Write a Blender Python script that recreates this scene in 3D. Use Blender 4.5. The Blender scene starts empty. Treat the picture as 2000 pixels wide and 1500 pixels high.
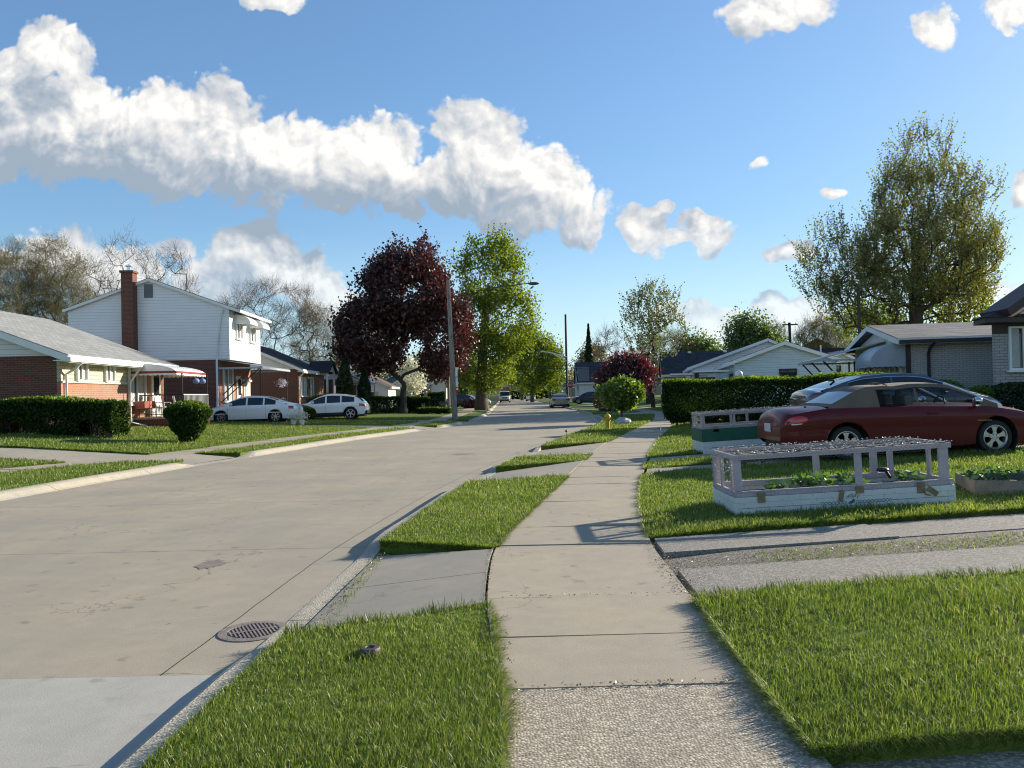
import bpy, math, random
import numpy as np
from math import sin, cos, pi, radians as rad, atan, atan2, sqrt
from mathutils import Vector, Matrix
random.seed(7); np.random.seed(7)
S = bpy.context.scene
COL = S.collection
# ------------------------------------------------------------------ camera
F = 1500.0; ROLL = rad(1.2); PITCH = atan(19/1500.0); EYE = 1.5
camd = bpy.data.cameras.new('camera'); cam = bpy.data.objects.new('camera', camd); COL.objects.link(cam)
camd.sensor_width = 36; camd.lens = 27.0; camd.clip_start = 0.05; camd.clip_end = 6000
# the phone is held a touch rolled: level scene appears turned counter-clockwise
cam.matrix_world = Matrix.Translation((0, 0, EYE)) @ Matrix.Rotation(pi/2 + PITCH, 4, 'X') @ Matrix.Rotation(-ROLL, 4, 'Z')
S.camera = cam
# ------------------------------------------------------------------ light
SUN_AZ, SUN_EL = 58.0, 18.5           # degrees right of the view direction, height
sl = bpy.data.lights.new('sun', 'SUN'); sl.energy = 4.7; sl.angle = rad(0.53); sl.color = (1.0, 0.90, 0.74)
so = bpy.data.objects.new('sun', sl); COL.objects.link(so)
sd = Vector((sin(rad(SUN_AZ))*cos(rad(SUN_EL)), cos(rad(SUN_AZ))*cos(rad(SUN_EL)), sin(rad(SUN_EL))))
so.rotation_euler = sd.to_track_quat('Z', 'Y').to_euler()
so.location = sd*60
S.view_settings.view_transform = 'Standard'; S.view_settings.look = 'None'
S.view_settings.exposure = 1.1; S.view_settings.gamma = 1.0
S.render.engine = 'CYCLES'
S.cycles.use_denoising = True; S.cycles.filter_width = 1.1
try: S.cycles.denoiser = 'OPENIMAGEDENOISE'
except Exception: pass
S.cycles.max_bounces = 7; S.cycles.transparent_max_bounces = 12
S.cycles.caustics_reflective = False; S.cycles.caustics_refractive = False

def ray(px, py):
    a = (px-1000)/F; b = (750-py)/F; c, s = cos(ROLL), sin(ROLL)
    x = a*c + b*s; y = -a*s + b*c
    return (x, cos(PITCH) - y*sin(PITCH), sin(PITCH) + y*cos(PITCH))
def G(px, py, z=0.0):
    d = ray(px, py); t = (z-EYE)/d[2]; return (d[0]*t, d[1]*t)
def Q(px, py, Y):
    d = ray(px, py); t = Y/d[1]; return (d[0]*t, Y, EYE + d[2]*t)

# ------------------------------------------------------------------ world : Nishita sky with cumulus
W = bpy.data.worlds.new('World'); S.world = W; W.use_nodes = True
nt = W.node_tree; nt.nodes.clear(); N = nt.nodes; L = nt.links
class NB:
    """small node-building helper"""
    def __init__(s, tree): s.t = tree
    def n(s, typ, **k):
        o = s.t.nodes.new(typ)
        for a, v in k.items(): setattr(o, a, v)
        return o
    def set(s, sock, v):
        if isinstance(v, bpy.types.NodeSocket): s.t.links.new(v, sock)
        elif v is not None:
            sock.default_value = v
    def m(s, op, a, b=None, c=None, clamp=False):
        o = s.n('ShaderNodeMath', operation=op, use_clamp=clamp)
        s.set(o.inputs[0], a)
        if b is not None: s.set(o.inputs[1], b)
        if c is not None: s.set(o.inputs[2], c)
        return o.outputs[0]
    def v(s, op, a, b=None, sc=None):
        o = s.n('ShaderNodeVectorMath', operation=op)
        s.set(o.inputs[0], a)
        if b is not None: s.set(o.inputs[1], b)
        if sc is not None: s.set(o.inputs['Scale'], sc)
        return o.outputs['Value'] if op in ('LENGTH', 'DOT_PRODUCT', 'DISTANCE') else o.outputs[0]
    def noise(s, vec, scale, detail=4, rough=.55, dist=0.0, dim='3D'):
        o = s.n('ShaderNodeTexNoise', noise_dimensions=dim)
        if vec is not None: s.set(o.inputs['Vector'], vec)
        s.set(o.inputs['Scale'], scale); s.set(o.inputs['Detail'], detail); s.set(o.inputs['Roughness'], rough); s.set(o.inputs['Distortion'], dist)
        return o.outputs['Fac']
    def vor(s, vec, scale, feature='SMOOTH_F1', dim='3D', sm=.6, rnd=1.0):
        o = s.n('ShaderNodeTexVoronoi', feature=feature, voronoi_dimensions=dim)
        s.set(o.inputs['Vector'], vec); s.set(o.inputs['Scale'], scale); s.set(o.inputs['Randomness'], rnd)
        if feature == 'SMOOTH_F1': s.set(o.inputs['Smoothness'], sm)
        return o.outputs['Distance']
    def map(s, v, a, b, c=0.0, d=1.0, smooth=False):
        o = s.n('ShaderNodeMapRange'); o.clamp = True
        if smooth: o.interpolation_type = 'SMOOTHSTEP'
        s.set(o.inputs['Value'], v); s.set(o.inputs['From Min'], a); s.set(o.inputs['From Max'], b); s.set(o.inputs['To Min'], c); s.set(o.inputs['To Max'], d)
        return o.outputs['Result']
    def mix(s, f, a, b, mode='MIX'):
        o = s.n('ShaderNodeMix', data_type='RGBA', blend_type=mode)
        s.set(o.inputs['Factor'], f)
        s.set(o.inputs['A'], (*a, 1) if isinstance(a, tuple) and len(a) == 3 else a)
        s.set(o.inputs['B'], (*b, 1) if isinstance(b, tuple) and len(b) == 3 else b)
        return o.outputs['Result']
    def mixf(s, f, a, b):
        o = s.n('ShaderNodeMix', data_type='FLOAT')
        s.set(o.inputs['Factor'], f); s.set(o.inputs['A'], a); s.set(o.inputs['B'], b)
        return o.outputs['Result']
    def xyz(s, x, y, z):
        o = s.n('ShaderNodeCombineXYZ'); s.set(o.inputs[0], x); s.set(o.inputs[1], y); s.set(o.inputs[2], z); return o.outputs[0]
    def sep(s, v):
        o = s.n('ShaderNodeSeparateXYZ'); s.set(o.inputs[0], v); return o.outputs
    def ramp(s, f, stops):
        o = s.n('ShaderNodeValToRGB'); s.set(o.inputs[0], f); e = o.color_ramp.elements
        while len(e) < len(stops): e.new(0.5)
        for i, (p, c) in enumerate(stops): e[i].position = p; e[i].color = (*c, 1)
        return o.outputs[0]
B = NB(nt)
sky = B.n('ShaderNodeTexSky', sky_type='NISHITA'); sky.sun_disc = False
sky.sun_elevation = rad(SUN_EL); sky.sun_rotation = rad(SUN_AZ); sky.air_density = 1.0; sky.dust_density = 0.35; sky.ozone_density = 3.0
gen = B.n('ShaderNodeTexCoord').outputs['Generated']
dx, dy, dz = B.sep(gen)
ay = B.m('MAXIMUM', B.m('ABSOLUTE', dy), 0.08)
u = B.m('DIVIDE', dx, ay); v = B.m('DIVIDE', dz, ay)
P0 = B.xyz(u, v, 0.0)
# cloud banks: (centre, half size, tilt) given as directions; sizes in tangent units
CL = [((120, 240), (190, 88), 10), ((115, 112), (62, 46), 40), ((22, 138), (46, 36), 0), ((330, 272), (190, 98), 12), ((530, 308), (190, 76), 8),
      ((715, 315), (125, 72), 8), ((835, 330), (60, 46), 0), ((925, 325), (100, 92), 0), ((1050, 372), (128, 88), 22), ((1118, 452), (50, 38), 0), ((-60, 260), (160, 84), 5),
      ((795, 410), (30, 24), 30), ((652, 403), (20, 12), 0), ((1248, 455), (44, 38), 20), ((1372, 460), (44, 26), 0), ((1320, 470), (26, 11), 0), ((1290, 412), (18, 9), 0),
      ((1530, 15), (95, 36), -8), ((1832, 48), (38, 34), 20), ((1975, 14), (60, 36), 20), ((545, 3), (42, 14), 0),
      ((1480, 327), (26, 10), -15), ((2005, 368), (26, 24), 0), ((1625, 380), (22, 8), -10), ((1548, 488), (30, 12), 0),
      ((492, 482), (70, 52), 0), ((430, 550), (92, 50), 0), ((560, 548), (100, 50), 18), ((640, 595), (58, 36), 20), ((345, 488), (34, 20), -10),
      ((95, 505), (100, 42), 0), ((225, 525), (80, 40), 0), ((1390, 628), (74, 34), 5), ((1550, 615), (80, 34), -5), ((1930, 590), (100, 36), 0)]
def field(P):
    acc = None
    for (cx, cy), (rx, ry), tilt in CL:
        d = ray(cx, cy)
        mp = B.n('ShaderNodeMapping', vector_type='TEXTURE'); B.set(mp.inputs['Vector'], P)
        mp.inputs['Location'].default_value = (d[0]/d[1], d[2]/d[1], 0)
        mp.inputs['Rotation'].default_value = (0, 0, -rad(tilt) + ROLL*0)
        mp.inputs['Scale'].default_value = (rx/F*1.2, ry/F*1.2, 1)
        ln = B.v('LENGTH', mp.outputs[0])
        e = B.m('SUBTRACT', 1.0, B.m('POWER', ln, 1.6))
        e = B.m('MULTIPLY', e, min(1.0, 0.38+ry/80))
        if acc is None: acc = e
        else:
            acc = B.m('SMOOTH_MAX', acc, e, 0.14)
    return acc
def detail(P):
    wq = B.n('ShaderNodeTexNoise', noise_dimensions='2D'); B.set(wq.inputs['Vector'], P); wq.inputs['Scale'].default_value = 9; wq.inputs['Detail'].default_value = 4
    wv = B.v('SCALE', B.v('SUBTRACT', wq.outputs['Color'], (.5, .5, .5)), sc=.065)
    Pw = B.v('ADD', P, wv)
    a = B.m('SUBTRACT', .5, B.vor(Pw, 14, sm=.35, dim='2D')); b = B.m('SUBTRACT', .5, B.vor(Pw, 36, 'F1', dim='2D'))
    c = B.m('SUBTRACT', .5, B.vor(Pw, 90, 'F1', dim='2D'))
    f = B.m('SUBTRACT', B.noise(P, 7, 8, .62, dim='2D'), .5)
    o = B.m('MULTIPLY', a, .85); o = B.m('MULTIPLY_ADD', b, .55, o); o = B.m('MULTIPLY_ADD', c, .34, o); o = B.m('MULTIPLY_ADD', f, 2.6, o)
    return o
LOFF = Vector((0.020, 0.030, 0)); LBIG = Vector((0.030, 0.062, 0))
wn = B.n('ShaderNodeTexNoise', noise_dimensions='2D'); B.set(wn.inputs['Vector'], P0); wn.inputs['Scale'].default_value = 14; wn.inputs['Detail'].default_value = 3
P0o = P0; P0 = B.v('ADD', P0, B.v('SCALE', B.v('SUBTRACT', wn.outputs['Color'], (.5, .5, .5)), sc=.045))
f0 = field(P0); fb = field(B.v('ADD', P0, tuple(LBIG)))
d0 = detail(P0o); d1 = detail(B.v('ADD', P0o, tuple(LOFF*.42)))
dens = B.m('ADD', B.m('MULTIPLY', f0, 1.0), B.m('MULTIPLY', d0, .75))
mask = B.map(dens, -.06, .30, 0, 1, True)
rel = B.m('SUBTRACT', d0, d1)                                   # fine relief
big = B.m('SUBTRACT', B.m('MAXIMUM', f0, -.3), B.m('MAXIMUM', fb, -.5))   # towards the crest / the sun side
lit = B.m('ADD', B.m('MULTIPLY_ADD', big, .62, .22), B.m('MULTIPLY', rel, .58))
thin = B.map(dens, .0, .45, .26, 0)
lit = B.m('ADD', lit, thin)
lit = B.map(lit, .0, 1.0, 0, 1)
ccol = B.ramp(lit, [(0, (.42, .52, .64)), (.3, (.56, .63, .72)), (.6, (.82, .85, .89)), (.85, (1.06, 1.05, 1.03)), (1, (1.22, 1.20, 1.15))])
# far clouds low over the horizon are fainter
fade = B.map(v, .0, .22, .35, 1.0)
mask = B.m('MULTIPLY', mask, fade)
skyk = B.n('ShaderNodeVectorMath', operation='SCALE'); L.new(sky.outputs[0], skyk.inputs[0]); skyk.inputs['Scale'].default_value = 0.097
cloudk = B.v('SCALE', ccol, sc=.40)
skl = B.v('DOT_PRODUCT', skyk.outputs[0], (.33, .33, .34))
skg = B.m('DIVIDE', 1.22, B.m('MULTIPLY_ADD', skl, 1.5, 1.0))
skc = B.v('SCALE', skyk.outputs[0], sc=skg)
skyc = B.mix(1.0, skc, (0.90, 1.0, 1.04), 'MULTIPLY')
hz = B.map(v, -.02, .24, .62, 0.0, True)
skyc = B.mix(hz, skyc, (.37, .49, .59))
fin = B.mix(mask, skyc, cloudk)
# below the horizon: plain ground tone
bg = B.n('ShaderNodeBackground'); L.new(fin, bg.inputs[0]); bg.inputs[1].default_value = 1.0
wo = B.n('ShaderNodeOutputWorld'); L.new(bg.outputs[0], wo.inputs[0])
W.cycles.sampling_method = 'MANUAL'; W.cycles.sample_map_resolution = 512
# ------------------------------------------------------------------ helpers
def tag(o, label=None, cat=None, group=None, kind=None):
    if label: o['label'] = label
    if cat: o['category'] = cat
    if group: o['group'] = group
    if kind: o['kind'] = kind
    return o
def empty(name, loc=(0, 0, 0), rz=0.0, label=None, cat=None, group=None):
    o = bpy.data.objects.new(name, None); COL.objects.link(o); o.empty_display_size = .3
    o.location = loc; o.rotation_euler = (0, 0, rz)
    return tag(o, label, cat, group)
def copy_tree(o, parent=None):
    c = o.copy(); COL.objects.link(c)
    if parent is not None: c.parent = parent
    for ch in list(o.children): copy_tree(ch, c)
    return c
def npmesh(name, V, Q4=None, T3=None, mat=None, parent=None, smooth=False, link=True):
    """mesh from numpy arrays of verts, quads and triangles"""
    me = bpy.data.meshes.new(name)
    V = np.asarray(V, dtype=np.float32).reshape(-1, 3)
    q = np.asarray(Q4 if Q4 is not None else [], dtype=np.int32).reshape(-1, 4)
    t = np.asarray(T3 if T3 is not None else [], dtype=np.int32).reshape(-1, 3)
    me.vertices.add(len(V)); me.vertices.foreach_set('co', V.ravel())
    nl = q.size + t.size; me.loops.add(nl)
    me.loops.foreach_set('vertex_index', np.concatenate([q.ravel(), t.ravel()]))
    me.polygons.add(len(q)+len(t))
    st = np.concatenate([np.arange(len(q))*4, q.size + np.arange(len(t))*3]).astype(np.int32)
    me.polygons.foreach_set('loop_start', st)
    me.polygons.foreach_set('loop_total', np.concatenate([np.full(len(q), 4), np.full(len(t), 3)]).astype(np.int32))
    me.polygons.foreach_set('use_smooth', np.full(len(q)+len(t), bool(smooth)))
    me.update(calc_edges=True); me.validate()
    if mat: me.materials.append(mat)
    o = bpy.data.objects.new(name, me)
    if link: COL.objects.link(o)
    if parent is not None: o.parent = parent
    return o
class MB:
    def __init__(s): s.v = []; s.f = []
    def add(s, vs, fs):
        k = len(s.v); s.v += [tuple(p) for p in vs]; s.f += [tuple(i+k for i in f) for f in fs]; return s
    def box(s, x0, x1, y0, y1, z0, z1, M=None):
        vs = [Vector((x, y, z)) for z in (z0, z1) for y in (y0, y1) for x in (x0, x1)]
        if M is not None: vs = [M @ p for p in vs]
        return s.add(vs, [(0, 2, 3, 1), (4, 5, 7, 6), (0, 1, 5, 4), (2, 6, 7, 3), (0, 4, 6, 2), (1, 3, 7, 5)])
    def cbox(s, c, d, rz=0, rx=0, ry=0):
        M = Matrix.Translation(c) @ Matrix.Rotation(rz, 4, 'Z') @ Matrix.Rotation(ry, 4, 'Y') @ Matrix.Rotation(rx, 4, 'X')
        return s.box(-d[0]/2, d[0]/2, -d[1]/2, d[1]/2, -d[2]/2, d[2]/2, M)
    def quad(s, *p): return s.add(p, [tuple(range(len(p)))])
    def prism(s, pts, d):
        """polygon pts extruded by vector d (closed)"""
        n = len(pts); d = Vector(d); a = [Vector(p) for p in pts]; b = [p+d for p in a]
        return s.add(a+b, [tuple(range(n))[::-1], tuple(range(n, 2*n))] + [(i, (i+1) % n, n+(i+1) % n, n+i) for i in range(n)])
    def tube(s, pts, r, n=8, cap=True):
        pts = [Vector(p) for p in pts]; rs = r if isinstance(r, (list, tuple)) else [r]*len(pts)
        k0 = len(s.v); vs = []; up = Vector((0, 0, 1))
        for i, p in enumerate(pts):
            d = (pts[min(i+1, len(pts)-1)] - pts[max(i-1, 0)]).normalized()
            a = d.cross(up)
            if a.length < .05: a = d.cross(Vector((1, 0, 0)))
            a.normalize(); b = d.cross(a).normalized()
            for j in range(n):
                t = 2*pi*j/n; vs.append(p + (a*cos(t)+b*sin(t))*rs[i])
        fs = [(i*n+j, i*n+(j+1) % n, (i+1)*n+(j+1) % n, (i+1)*n+j) for i in range(len(pts)-1) for j in range(n)]
        if cap: fs += [tuple(range(n))[::-1], tuple((len(pts)-1)*n+j for j in range(n))]
        return s.add(vs, fs)
    def lathe(s, prof, c=(0, 0, 0), n=24, M=None, cap=True):
        """prof list of (r, z) round the Z axis"""
        vs = []
        for r, z in prof:
            for j in range(n):
                p = Vector((r*cos(2*pi*j/n), r*sin(2*pi*j/n), z))
                if M is not None: p = M @ p
                vs.append(p + Vector(c))
        m = len(prof)
        fs = [(i*n+j, i*n+(j+1) % n, (i+1)*n+(j+1) % n, (i+1)*n+j) for i in range(m-1) for j in range(n)]
        if cap and prof[0][0] > 1e-4: fs.append(tuple(range(n))[::-1])
        if cap and prof[-1][0] > 1e-4: fs.append(tuple((m-1)*n+j for j in range(n)))
        return s.add(vs, fs)
    def ball(s, c, r, n=12, m=8, sq=(1, 1, 1)):
        prof = [(max(1e-5, sin(pi*i/m))*r, -cos(pi*i/m)*r) for i in range(m+1)]
        return s.lathe(prof, c, n, Matrix.Diagonal((*sq, 1)))
    def build(s, name, mat, parent=None, smooth=False, bevel=0):
        me = bpy.data.meshes.new(name); me.from_pydata(s.v, [], s.f); me.update()
        o = bpy.data.objects.new(name, me); COL.objects.link(o)
        if mat: me.materials.append(mat)
        if smooth:
            me.polygons.foreach_set('use_smooth', [True]*len(me.polygons))
            try: me.set_sharp_from_angle(angle=rad(38))
            except Exception: pass
        if bevel:
            b = o.modifiers.new('bevel', 'BEVEL'); b.width = bevel; b.segments = 2; b.limit_method = 'ANGLE'
        if parent is not None: o.parent = parent
        return o
# ------------------------------------------------------------------ materials
def M_(name):
    m = bpy.data.materials.new(name); m.use_nodes = True; t = m.node_tree; t.nodes.clear(); b = NB(t)
    out = b.n('ShaderNodeOutputMaterial'); return m, b, out
def coord(b, kind='Object'): return b.n('ShaderNodeTexCoord').outputs[kind]
def pbsdf(b, out, col, rough=.7, metal=0.0, bump=None, bstr=.3, bdist=.01, spec=None, trans=0, coat=0):
    p = b.n('ShaderNodeBsdfPrincipled')
    b.set(p.inputs['Base Color'], (*col, 1) if isinstance(col, tuple) else col)
    b.set(p.inputs['Roughness'], rough); b.set(p.inputs['Metallic'], metal)
    if spec is not None: p.inputs['Specular IOR Level'].default_value = spec
    if coat: p.inputs['Coat Weight'].default_value = coat; p.inputs['Coat Roughness'].default_value = .04
    if trans: p.inputs['Transmission Weight'].default_value = trans
    if bump is not None:
        bn = b.n('ShaderNodeBump'); bn.inputs['Strength'].default_value = bstr; bn.inputs['Distance'].default_value = bdist
        b.set(bn.inputs['Height'], bump); b.t.links.new(bn.outputs[0], p.inputs['Normal'])
    b.t.links.new(p.outputs[0], out.inputs[0]); return p
def noisy(name, col, rough=.7, var=.25, scale=3.0, fine=40.0, bstr=.15, metal=0.0, spec=None, coat=0):
    m, b, o = M_(name); c = coord(b)
    n1 = b.noise(c, scale, 4); n2 = b.noise(c, fine, 3)
    k = b.m('ADD', b.m('MULTIPLY', n1, .7), b.m('MULTIPLY', n2, .3))
    lo = tuple(x*(1-var) for x in col); hi = tuple(min(1, x*(1+var)) for x in col)
    cc = b.mix(b.map(k, .3, .7), lo, hi)
    pbsdf(b, o, cc, rough, metal, bump=n2, bstr=bstr, bdist=.01, spec=spec, coat=coat); return m
def leafmat(name, c1, c2, trans=.5, tcol=None, rough=.5, gloss=.08, scale=1.2, dark=0.0):
    m, b, o = M_(name); c = coord(b)
    r = b.n('ShaderNodeNewGeometry').outputs['Random Per Island']
    n1 = b.noise(c, scale, 2)
    f = b.m('ADD', b.m('MULTIPLY', r, .6), b.m('MULTIPLY', b.map(n1, .3, .7), .4))
    cc = b.mix(f, c1, c2)
    d = b.n('ShaderNodeBsdfDiffuse'); b.set(d.inputs[0], cc)
    t = b.n('ShaderNodeBsdfTranslucent'); b.set(t.inputs[0], b.mix(1.0, cc, tcol or (1.15, 1.2, .6), 'MULTIPLY'))
    g = b.n('ShaderNodeBsdfGlossy'); g.inputs['Roughness'].default_value = rough; g.inputs[0].default_value = (.9, .95, .9, 1)
    x = b.n('ShaderNodeMixShader'); x.inputs[0].default_value = trans; b.t.links.new(d.outputs[0], x.inputs[1]); b.t.links.new(t.outputs[0], x.inputs[2])
    y = b.n('ShaderNodeMixShader'); y.inputs[0].default_value = gloss; b.t.links.new(x.outputs[0], y.inputs[1]); b.t.links.new(g.outputs[0], y.inputs[2])
    b.t.links.new(y.outputs[0], o.inputs[0]); return m
def concrete(name, base, speck=.25, agg=0.0, stain=.25, warm=(1.06, 1.0, .9)):
    m, b, o = M_(name); c = coord(b)
    isl = b.n('ShaderNodeNewGeometry').outputs['Random Per Island']
    big = b.noise(c, .55, 5, .6); mid = b.noise(c, 4.5, 5, .65); fin = b.noise(c, 90, 3, .7)
    base2 = tuple(base[i]*warm[i] for i in range(3))
    cc = b.mix(b.map(big, .35, .68), tuple(x*(1-stain) for x in base), base2)
    cc = b.mix(b.map(mid, .35, .75, 0, .5), cc, tuple(x*.62 for x in base))
    lg = b.n('ShaderNodeMapping'); b.set(lg.inputs['Vector'], c); lg.inputs['Scale'].default_value = (1.3, .06, 1)
    cc = b.mix(b.map(b.noise(lg.outputs[0], 1.6, 3), .42, .68, 0, .22), cc, tuple(x*.66 for x in base))
    cc = b.mix(b.m('MULTIPLY', b.map(isl, 0, 1), .22), cc, tuple(x*.72 for x in base))
    # elongated tar and rust smears
    st = b.n('ShaderNodeMapping'); b.set(st.inputs['Vector'], c); st.inputs['Scale'].default_value = (.7, 2.6, 1)
    sm = b.noise(st.outputs[0], 5.0, 2, .5); sm2 = b.noise(c, .8, 2)
    cc = b.mix(b.m('MULTIPLY', b.map(sm, .70, .76), b.map(sm2, .45, .7, 0, .75)), cc, (.10, .085, .07))
    cc = b.mix(b.map(fin, .25, .75, 0, speck), cc, tuple(x*.45 for x in base))
    sp_ = b.n('ShaderNodeTexVoronoi', feature='F1', voronoi_dimensions='2D'); b.set(sp_.inputs['Vector'], b.v('ADD', c, b.v('SCALE', b.xyz(b.noise(c, 14, 3), b.noise(c, 17, 3), 0.0), sc=.16))); sp_.inputs['Scale'].default_value = 3.4
    rr_ = b.sep(sp_.outputs['Color'])
    spot = b.m('MULTIPLY', b.map(b.m('DIVIDE', sp_.outputs['Distance'], b.map(rr_[1], 0, 1, .25, 1.5)), .06, .17, 1, 0), b.map(rr_[0], .55, .6, 0, 1)); spot = b.m('MULTIPLY', spot, b.map(b.noise(c, .45, 2), .42, .6, 0, .6))
    cc = b.mix(spot, cc, tuple(x*.35 for x in base))
    wp = b.v('ADD', c, b.v('SCALE', b.xyz(b.noise(c, 1.5, 4), b.noise(c, 1.9, 4), 0.0), sc=1.3))
    ck = b.n('ShaderNodeTexVoronoi', feature='DISTANCE_TO_EDGE', voronoi_dimensions='2D'); b.set(ck.inputs['Vector'], wp); ck.inputs['Scale'].default_value = .42
    crack = b.m('MULTIPLY', b.map(ck.outputs['Distance'], .0012, .0045, 1, 0), b.map(b.noise(c, .33, 2), .46, .54, 0, .5))
    cc = b.mix(crack, cc, (.07, .06, .05))
    bump = fin
    if agg:
        vo = b.n('ShaderNodeTexVoronoi', feature='F1'); b.set(vo.inputs['Vector'], c); vo.inputs['Scale'].default_value = 70
        v2 = b.n('ShaderNodeTexVoronoi', feature='F1'); b.set(v2.inputs['Vector'], c); v2.inputs['Scale'].default_value = 210
        sp = b.sep(vo.outputs['Color'])[0]
        pebble = b.ramp(sp, [(0, (.12, .10, .08)), (.3, (.27, .225, .17)), (.6, (.44, .38, .29)), (1, (.66, .59, .48))])
        pebble = b.mix(1.0, pebble, tuple(base[i]/(.38, .33, .255)[i] for i in range(3)), 'MULTIPLY'); cc = b.mix(b.m('MULTIPLY', b.map(vo.outputs['Distance'], .45, .75, 1, .15), agg), cc, pebble)
        cc = b.mix(b.map(vo.outputs['Distance'], .5, .8, 0, .55*agg), cc, (.10, .085, .07))
        bump = b.m('SUBTRACT', 1.0, vo.outputs['Distance'])
    pbsdf(b, o, cc, .86, bump=bump, bstr=.55 if agg else .25, bdist=.006, spec=.25); return m
def brick(name, c1, c2, mortar, bw=.2, bh=.067, msize=.012, rough=.85):
    m, b, o = M_(name); c = coord(b); x, y, z = b.sep(c)
    vec = b.xyz(b.m('ADD', x, y), z, 0.0)
    t = b.n('ShaderNodeTexBrick'); b.set(t.inputs['Vector'], vec)
    t.inputs['Color1'].default_value = (*c1, 1); t.inputs['Color2'].default_value = (*c2, 1); t.inputs['Mortar'].default_value = (*mortar, 1)
    t.inputs['Scale'].default_value = 1.0; t.inputs['Brick Width'].default_value = bw; t.inputs['Row Height'].default_value = bh
    t.inputs['Mortar Size'].default_value = msize; t.inputs['Mortar Smooth'].default_value = .2; t.inputs['Bias'].default_value = 0
    n = b.noise(c, 30, 4); n2 = b.noise(c, 1.3, 4)
    cc = b.mix(b.map(n, .3, .75, 0, .35), t.outputs['Color'], tuple(v*.6 for v in c1))
    cc = b.mix(b.map(n2, .4, .7, 0, .25), cc, tuple(v*.55 for v in c2))
    pbsdf(b, o, cc, rough, bump=b.m('SUBTRACT', 1.0, t.outputs['Fac']), bstr=.6, bdist=.008, spec=.2); return m
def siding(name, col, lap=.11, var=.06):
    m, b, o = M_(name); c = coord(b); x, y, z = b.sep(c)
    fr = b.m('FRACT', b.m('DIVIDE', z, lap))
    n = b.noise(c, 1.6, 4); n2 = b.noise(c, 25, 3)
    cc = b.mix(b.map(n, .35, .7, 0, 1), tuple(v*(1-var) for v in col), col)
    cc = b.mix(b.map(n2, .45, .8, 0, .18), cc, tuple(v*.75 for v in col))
    cc = b.mix(b.map(fr, .0, .15, .8, 0), cc, tuple(v*.38 for v in col))  # shadow line at each lap, painted into the siding colour
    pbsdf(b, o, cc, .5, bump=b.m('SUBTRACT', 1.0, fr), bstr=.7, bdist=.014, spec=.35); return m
def shingle(name, col, w=.3, h=.14, var=.3):
    m, b, o = M_(name); c = coord(b); x, y, z = b.sep(c)
    # rows follow the slope: height for one axis, run for the other
    vec = b.xyz(b.m('ADD', x, y), b.m('MULTIPLY', z, 2.6), 0.0)
    t = b.n('ShaderNodeTexBrick'); b.set(t.inputs['Vector'], vec)
    t.inputs['Color1'].default_value = (*[v*(1-var) for v in col], 1); t.inputs['Color2'].default_value = (*[min(1, v*(1+var)) for v in col], 1); t.inputs['Mortar'].default_value = (*[v*.35 for v in col], 1)
    t.inputs['Scale'].default_value = 1.0; t.inputs['Brick Width'].default_value = w; t.inputs['Row Height'].default_value = h*2.2; t.inputs['Mortar Size'].default_value = .012
    n = b.noise(c, 1.2, 5); n2 = b.noise(c, 60, 2)
    cc = b.mix(b.map(n, .35, .7, 0, .45), t.outputs['Color'], tuple(v*.62 for v in col))
    cc = b.mix(b.map(n2, .3, .7, 0, .3), cc, tuple(min(1, v*1.5) for v in col))
    pbsdf(b, o, cc, .92, bump=b.m('ADD', b.m('MULTIPLY', t.outputs['Fac'], -1.0), n2), bstr=.5, bdist=.01, spec=.15); return m
def glassmat(name, col=(.03, .035, .04), rough=.04, see=.0):
    m, b, o = M_(name)
    p = b.n('ShaderNodeBsdfPrincipled'); p.inputs['Base Color'].default_value = (*col, 1); p.inputs['Roughness'].default_value = rough
    p.inputs['IOR'].default_value = 1.5; p.inputs['Specular IOR Level'].default_value = .6
    if see:
        t = b.n('ShaderNodeBsdfTransparent'); t.inputs[0].default_value = (.80, .86, .86, 1)
        x = b.n('ShaderNodeMixShader'); x.inputs[0].default_value = 1-see
        b.t.links.new(t.outputs[0], x.inputs[1]); b.t.links.new(p.outputs[0], x.inputs[2]); b.t.links.new(x.outputs[0], o.inputs[0])
    else: b.t.links.new(p.outputs[0], o.inputs[0])
    return m
def paint(name, col, metal=.0, rough=.25, coat=.8, spec=.5):
    m, b, o = M_(name); c = coord(b); n = b.noise(c, 1.8, 4); z = b.sep(c)[2]
    dirt = b.m('MULTIPLY', b.map(n, .35, .75), b.map(z, .15, .5, .22, .0))
    cc = b.mix(dirt, col, (.16, .14, .12))
    pbsdf(b, o, cc, b.map(n, .3, .7, rough, rough+.12), metal, spec=spec, coat=coat); return m
MT = {}
MT['road'] = concrete('road_concrete', (.42, .378, .30), stain=.22, speck=.3)
MT['newroad'] = concrete('pale_concrete', (.45, .43, .385), stain=.12, speck=.15, warm=(1.0, 1.0, .97))
MT['walk'] = concrete('sidewalk_concrete', (.44, .385, .30), stain=.16, speck=.3)
MT['agg'] = concrete('aggregate_concrete', (.40, .345, .265), agg=.6, stain=.15)
MT['apron'] = concrete('apron_concrete', (.41, .375, .31), stain=.2, speck=.3)
MT['drive'] = concrete('old_drive_concrete', (.31, .285, .245), agg=.5, stain=.25)
MT['kerb'] = concrete('kerb_concrete', (.47, .43, .35), agg=.15, stain=.15)
MT['tar'] = noisy('joint_tar', (.06, .052, .042), .95, .5, 8)
MT['gravel'] = concrete('gravel', (.20, .175, .14), agg=1.0, stain=.3)
MT['soil'] = noisy('soil', (.10, .075, .05), .95, .4, 6, 60, .6)
m, b, o = M_('lawn_ground'); c = coord(b); n1 = b.noise(c, .35, 4); n2 = b.noise(c, 9, 5, .7)
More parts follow.
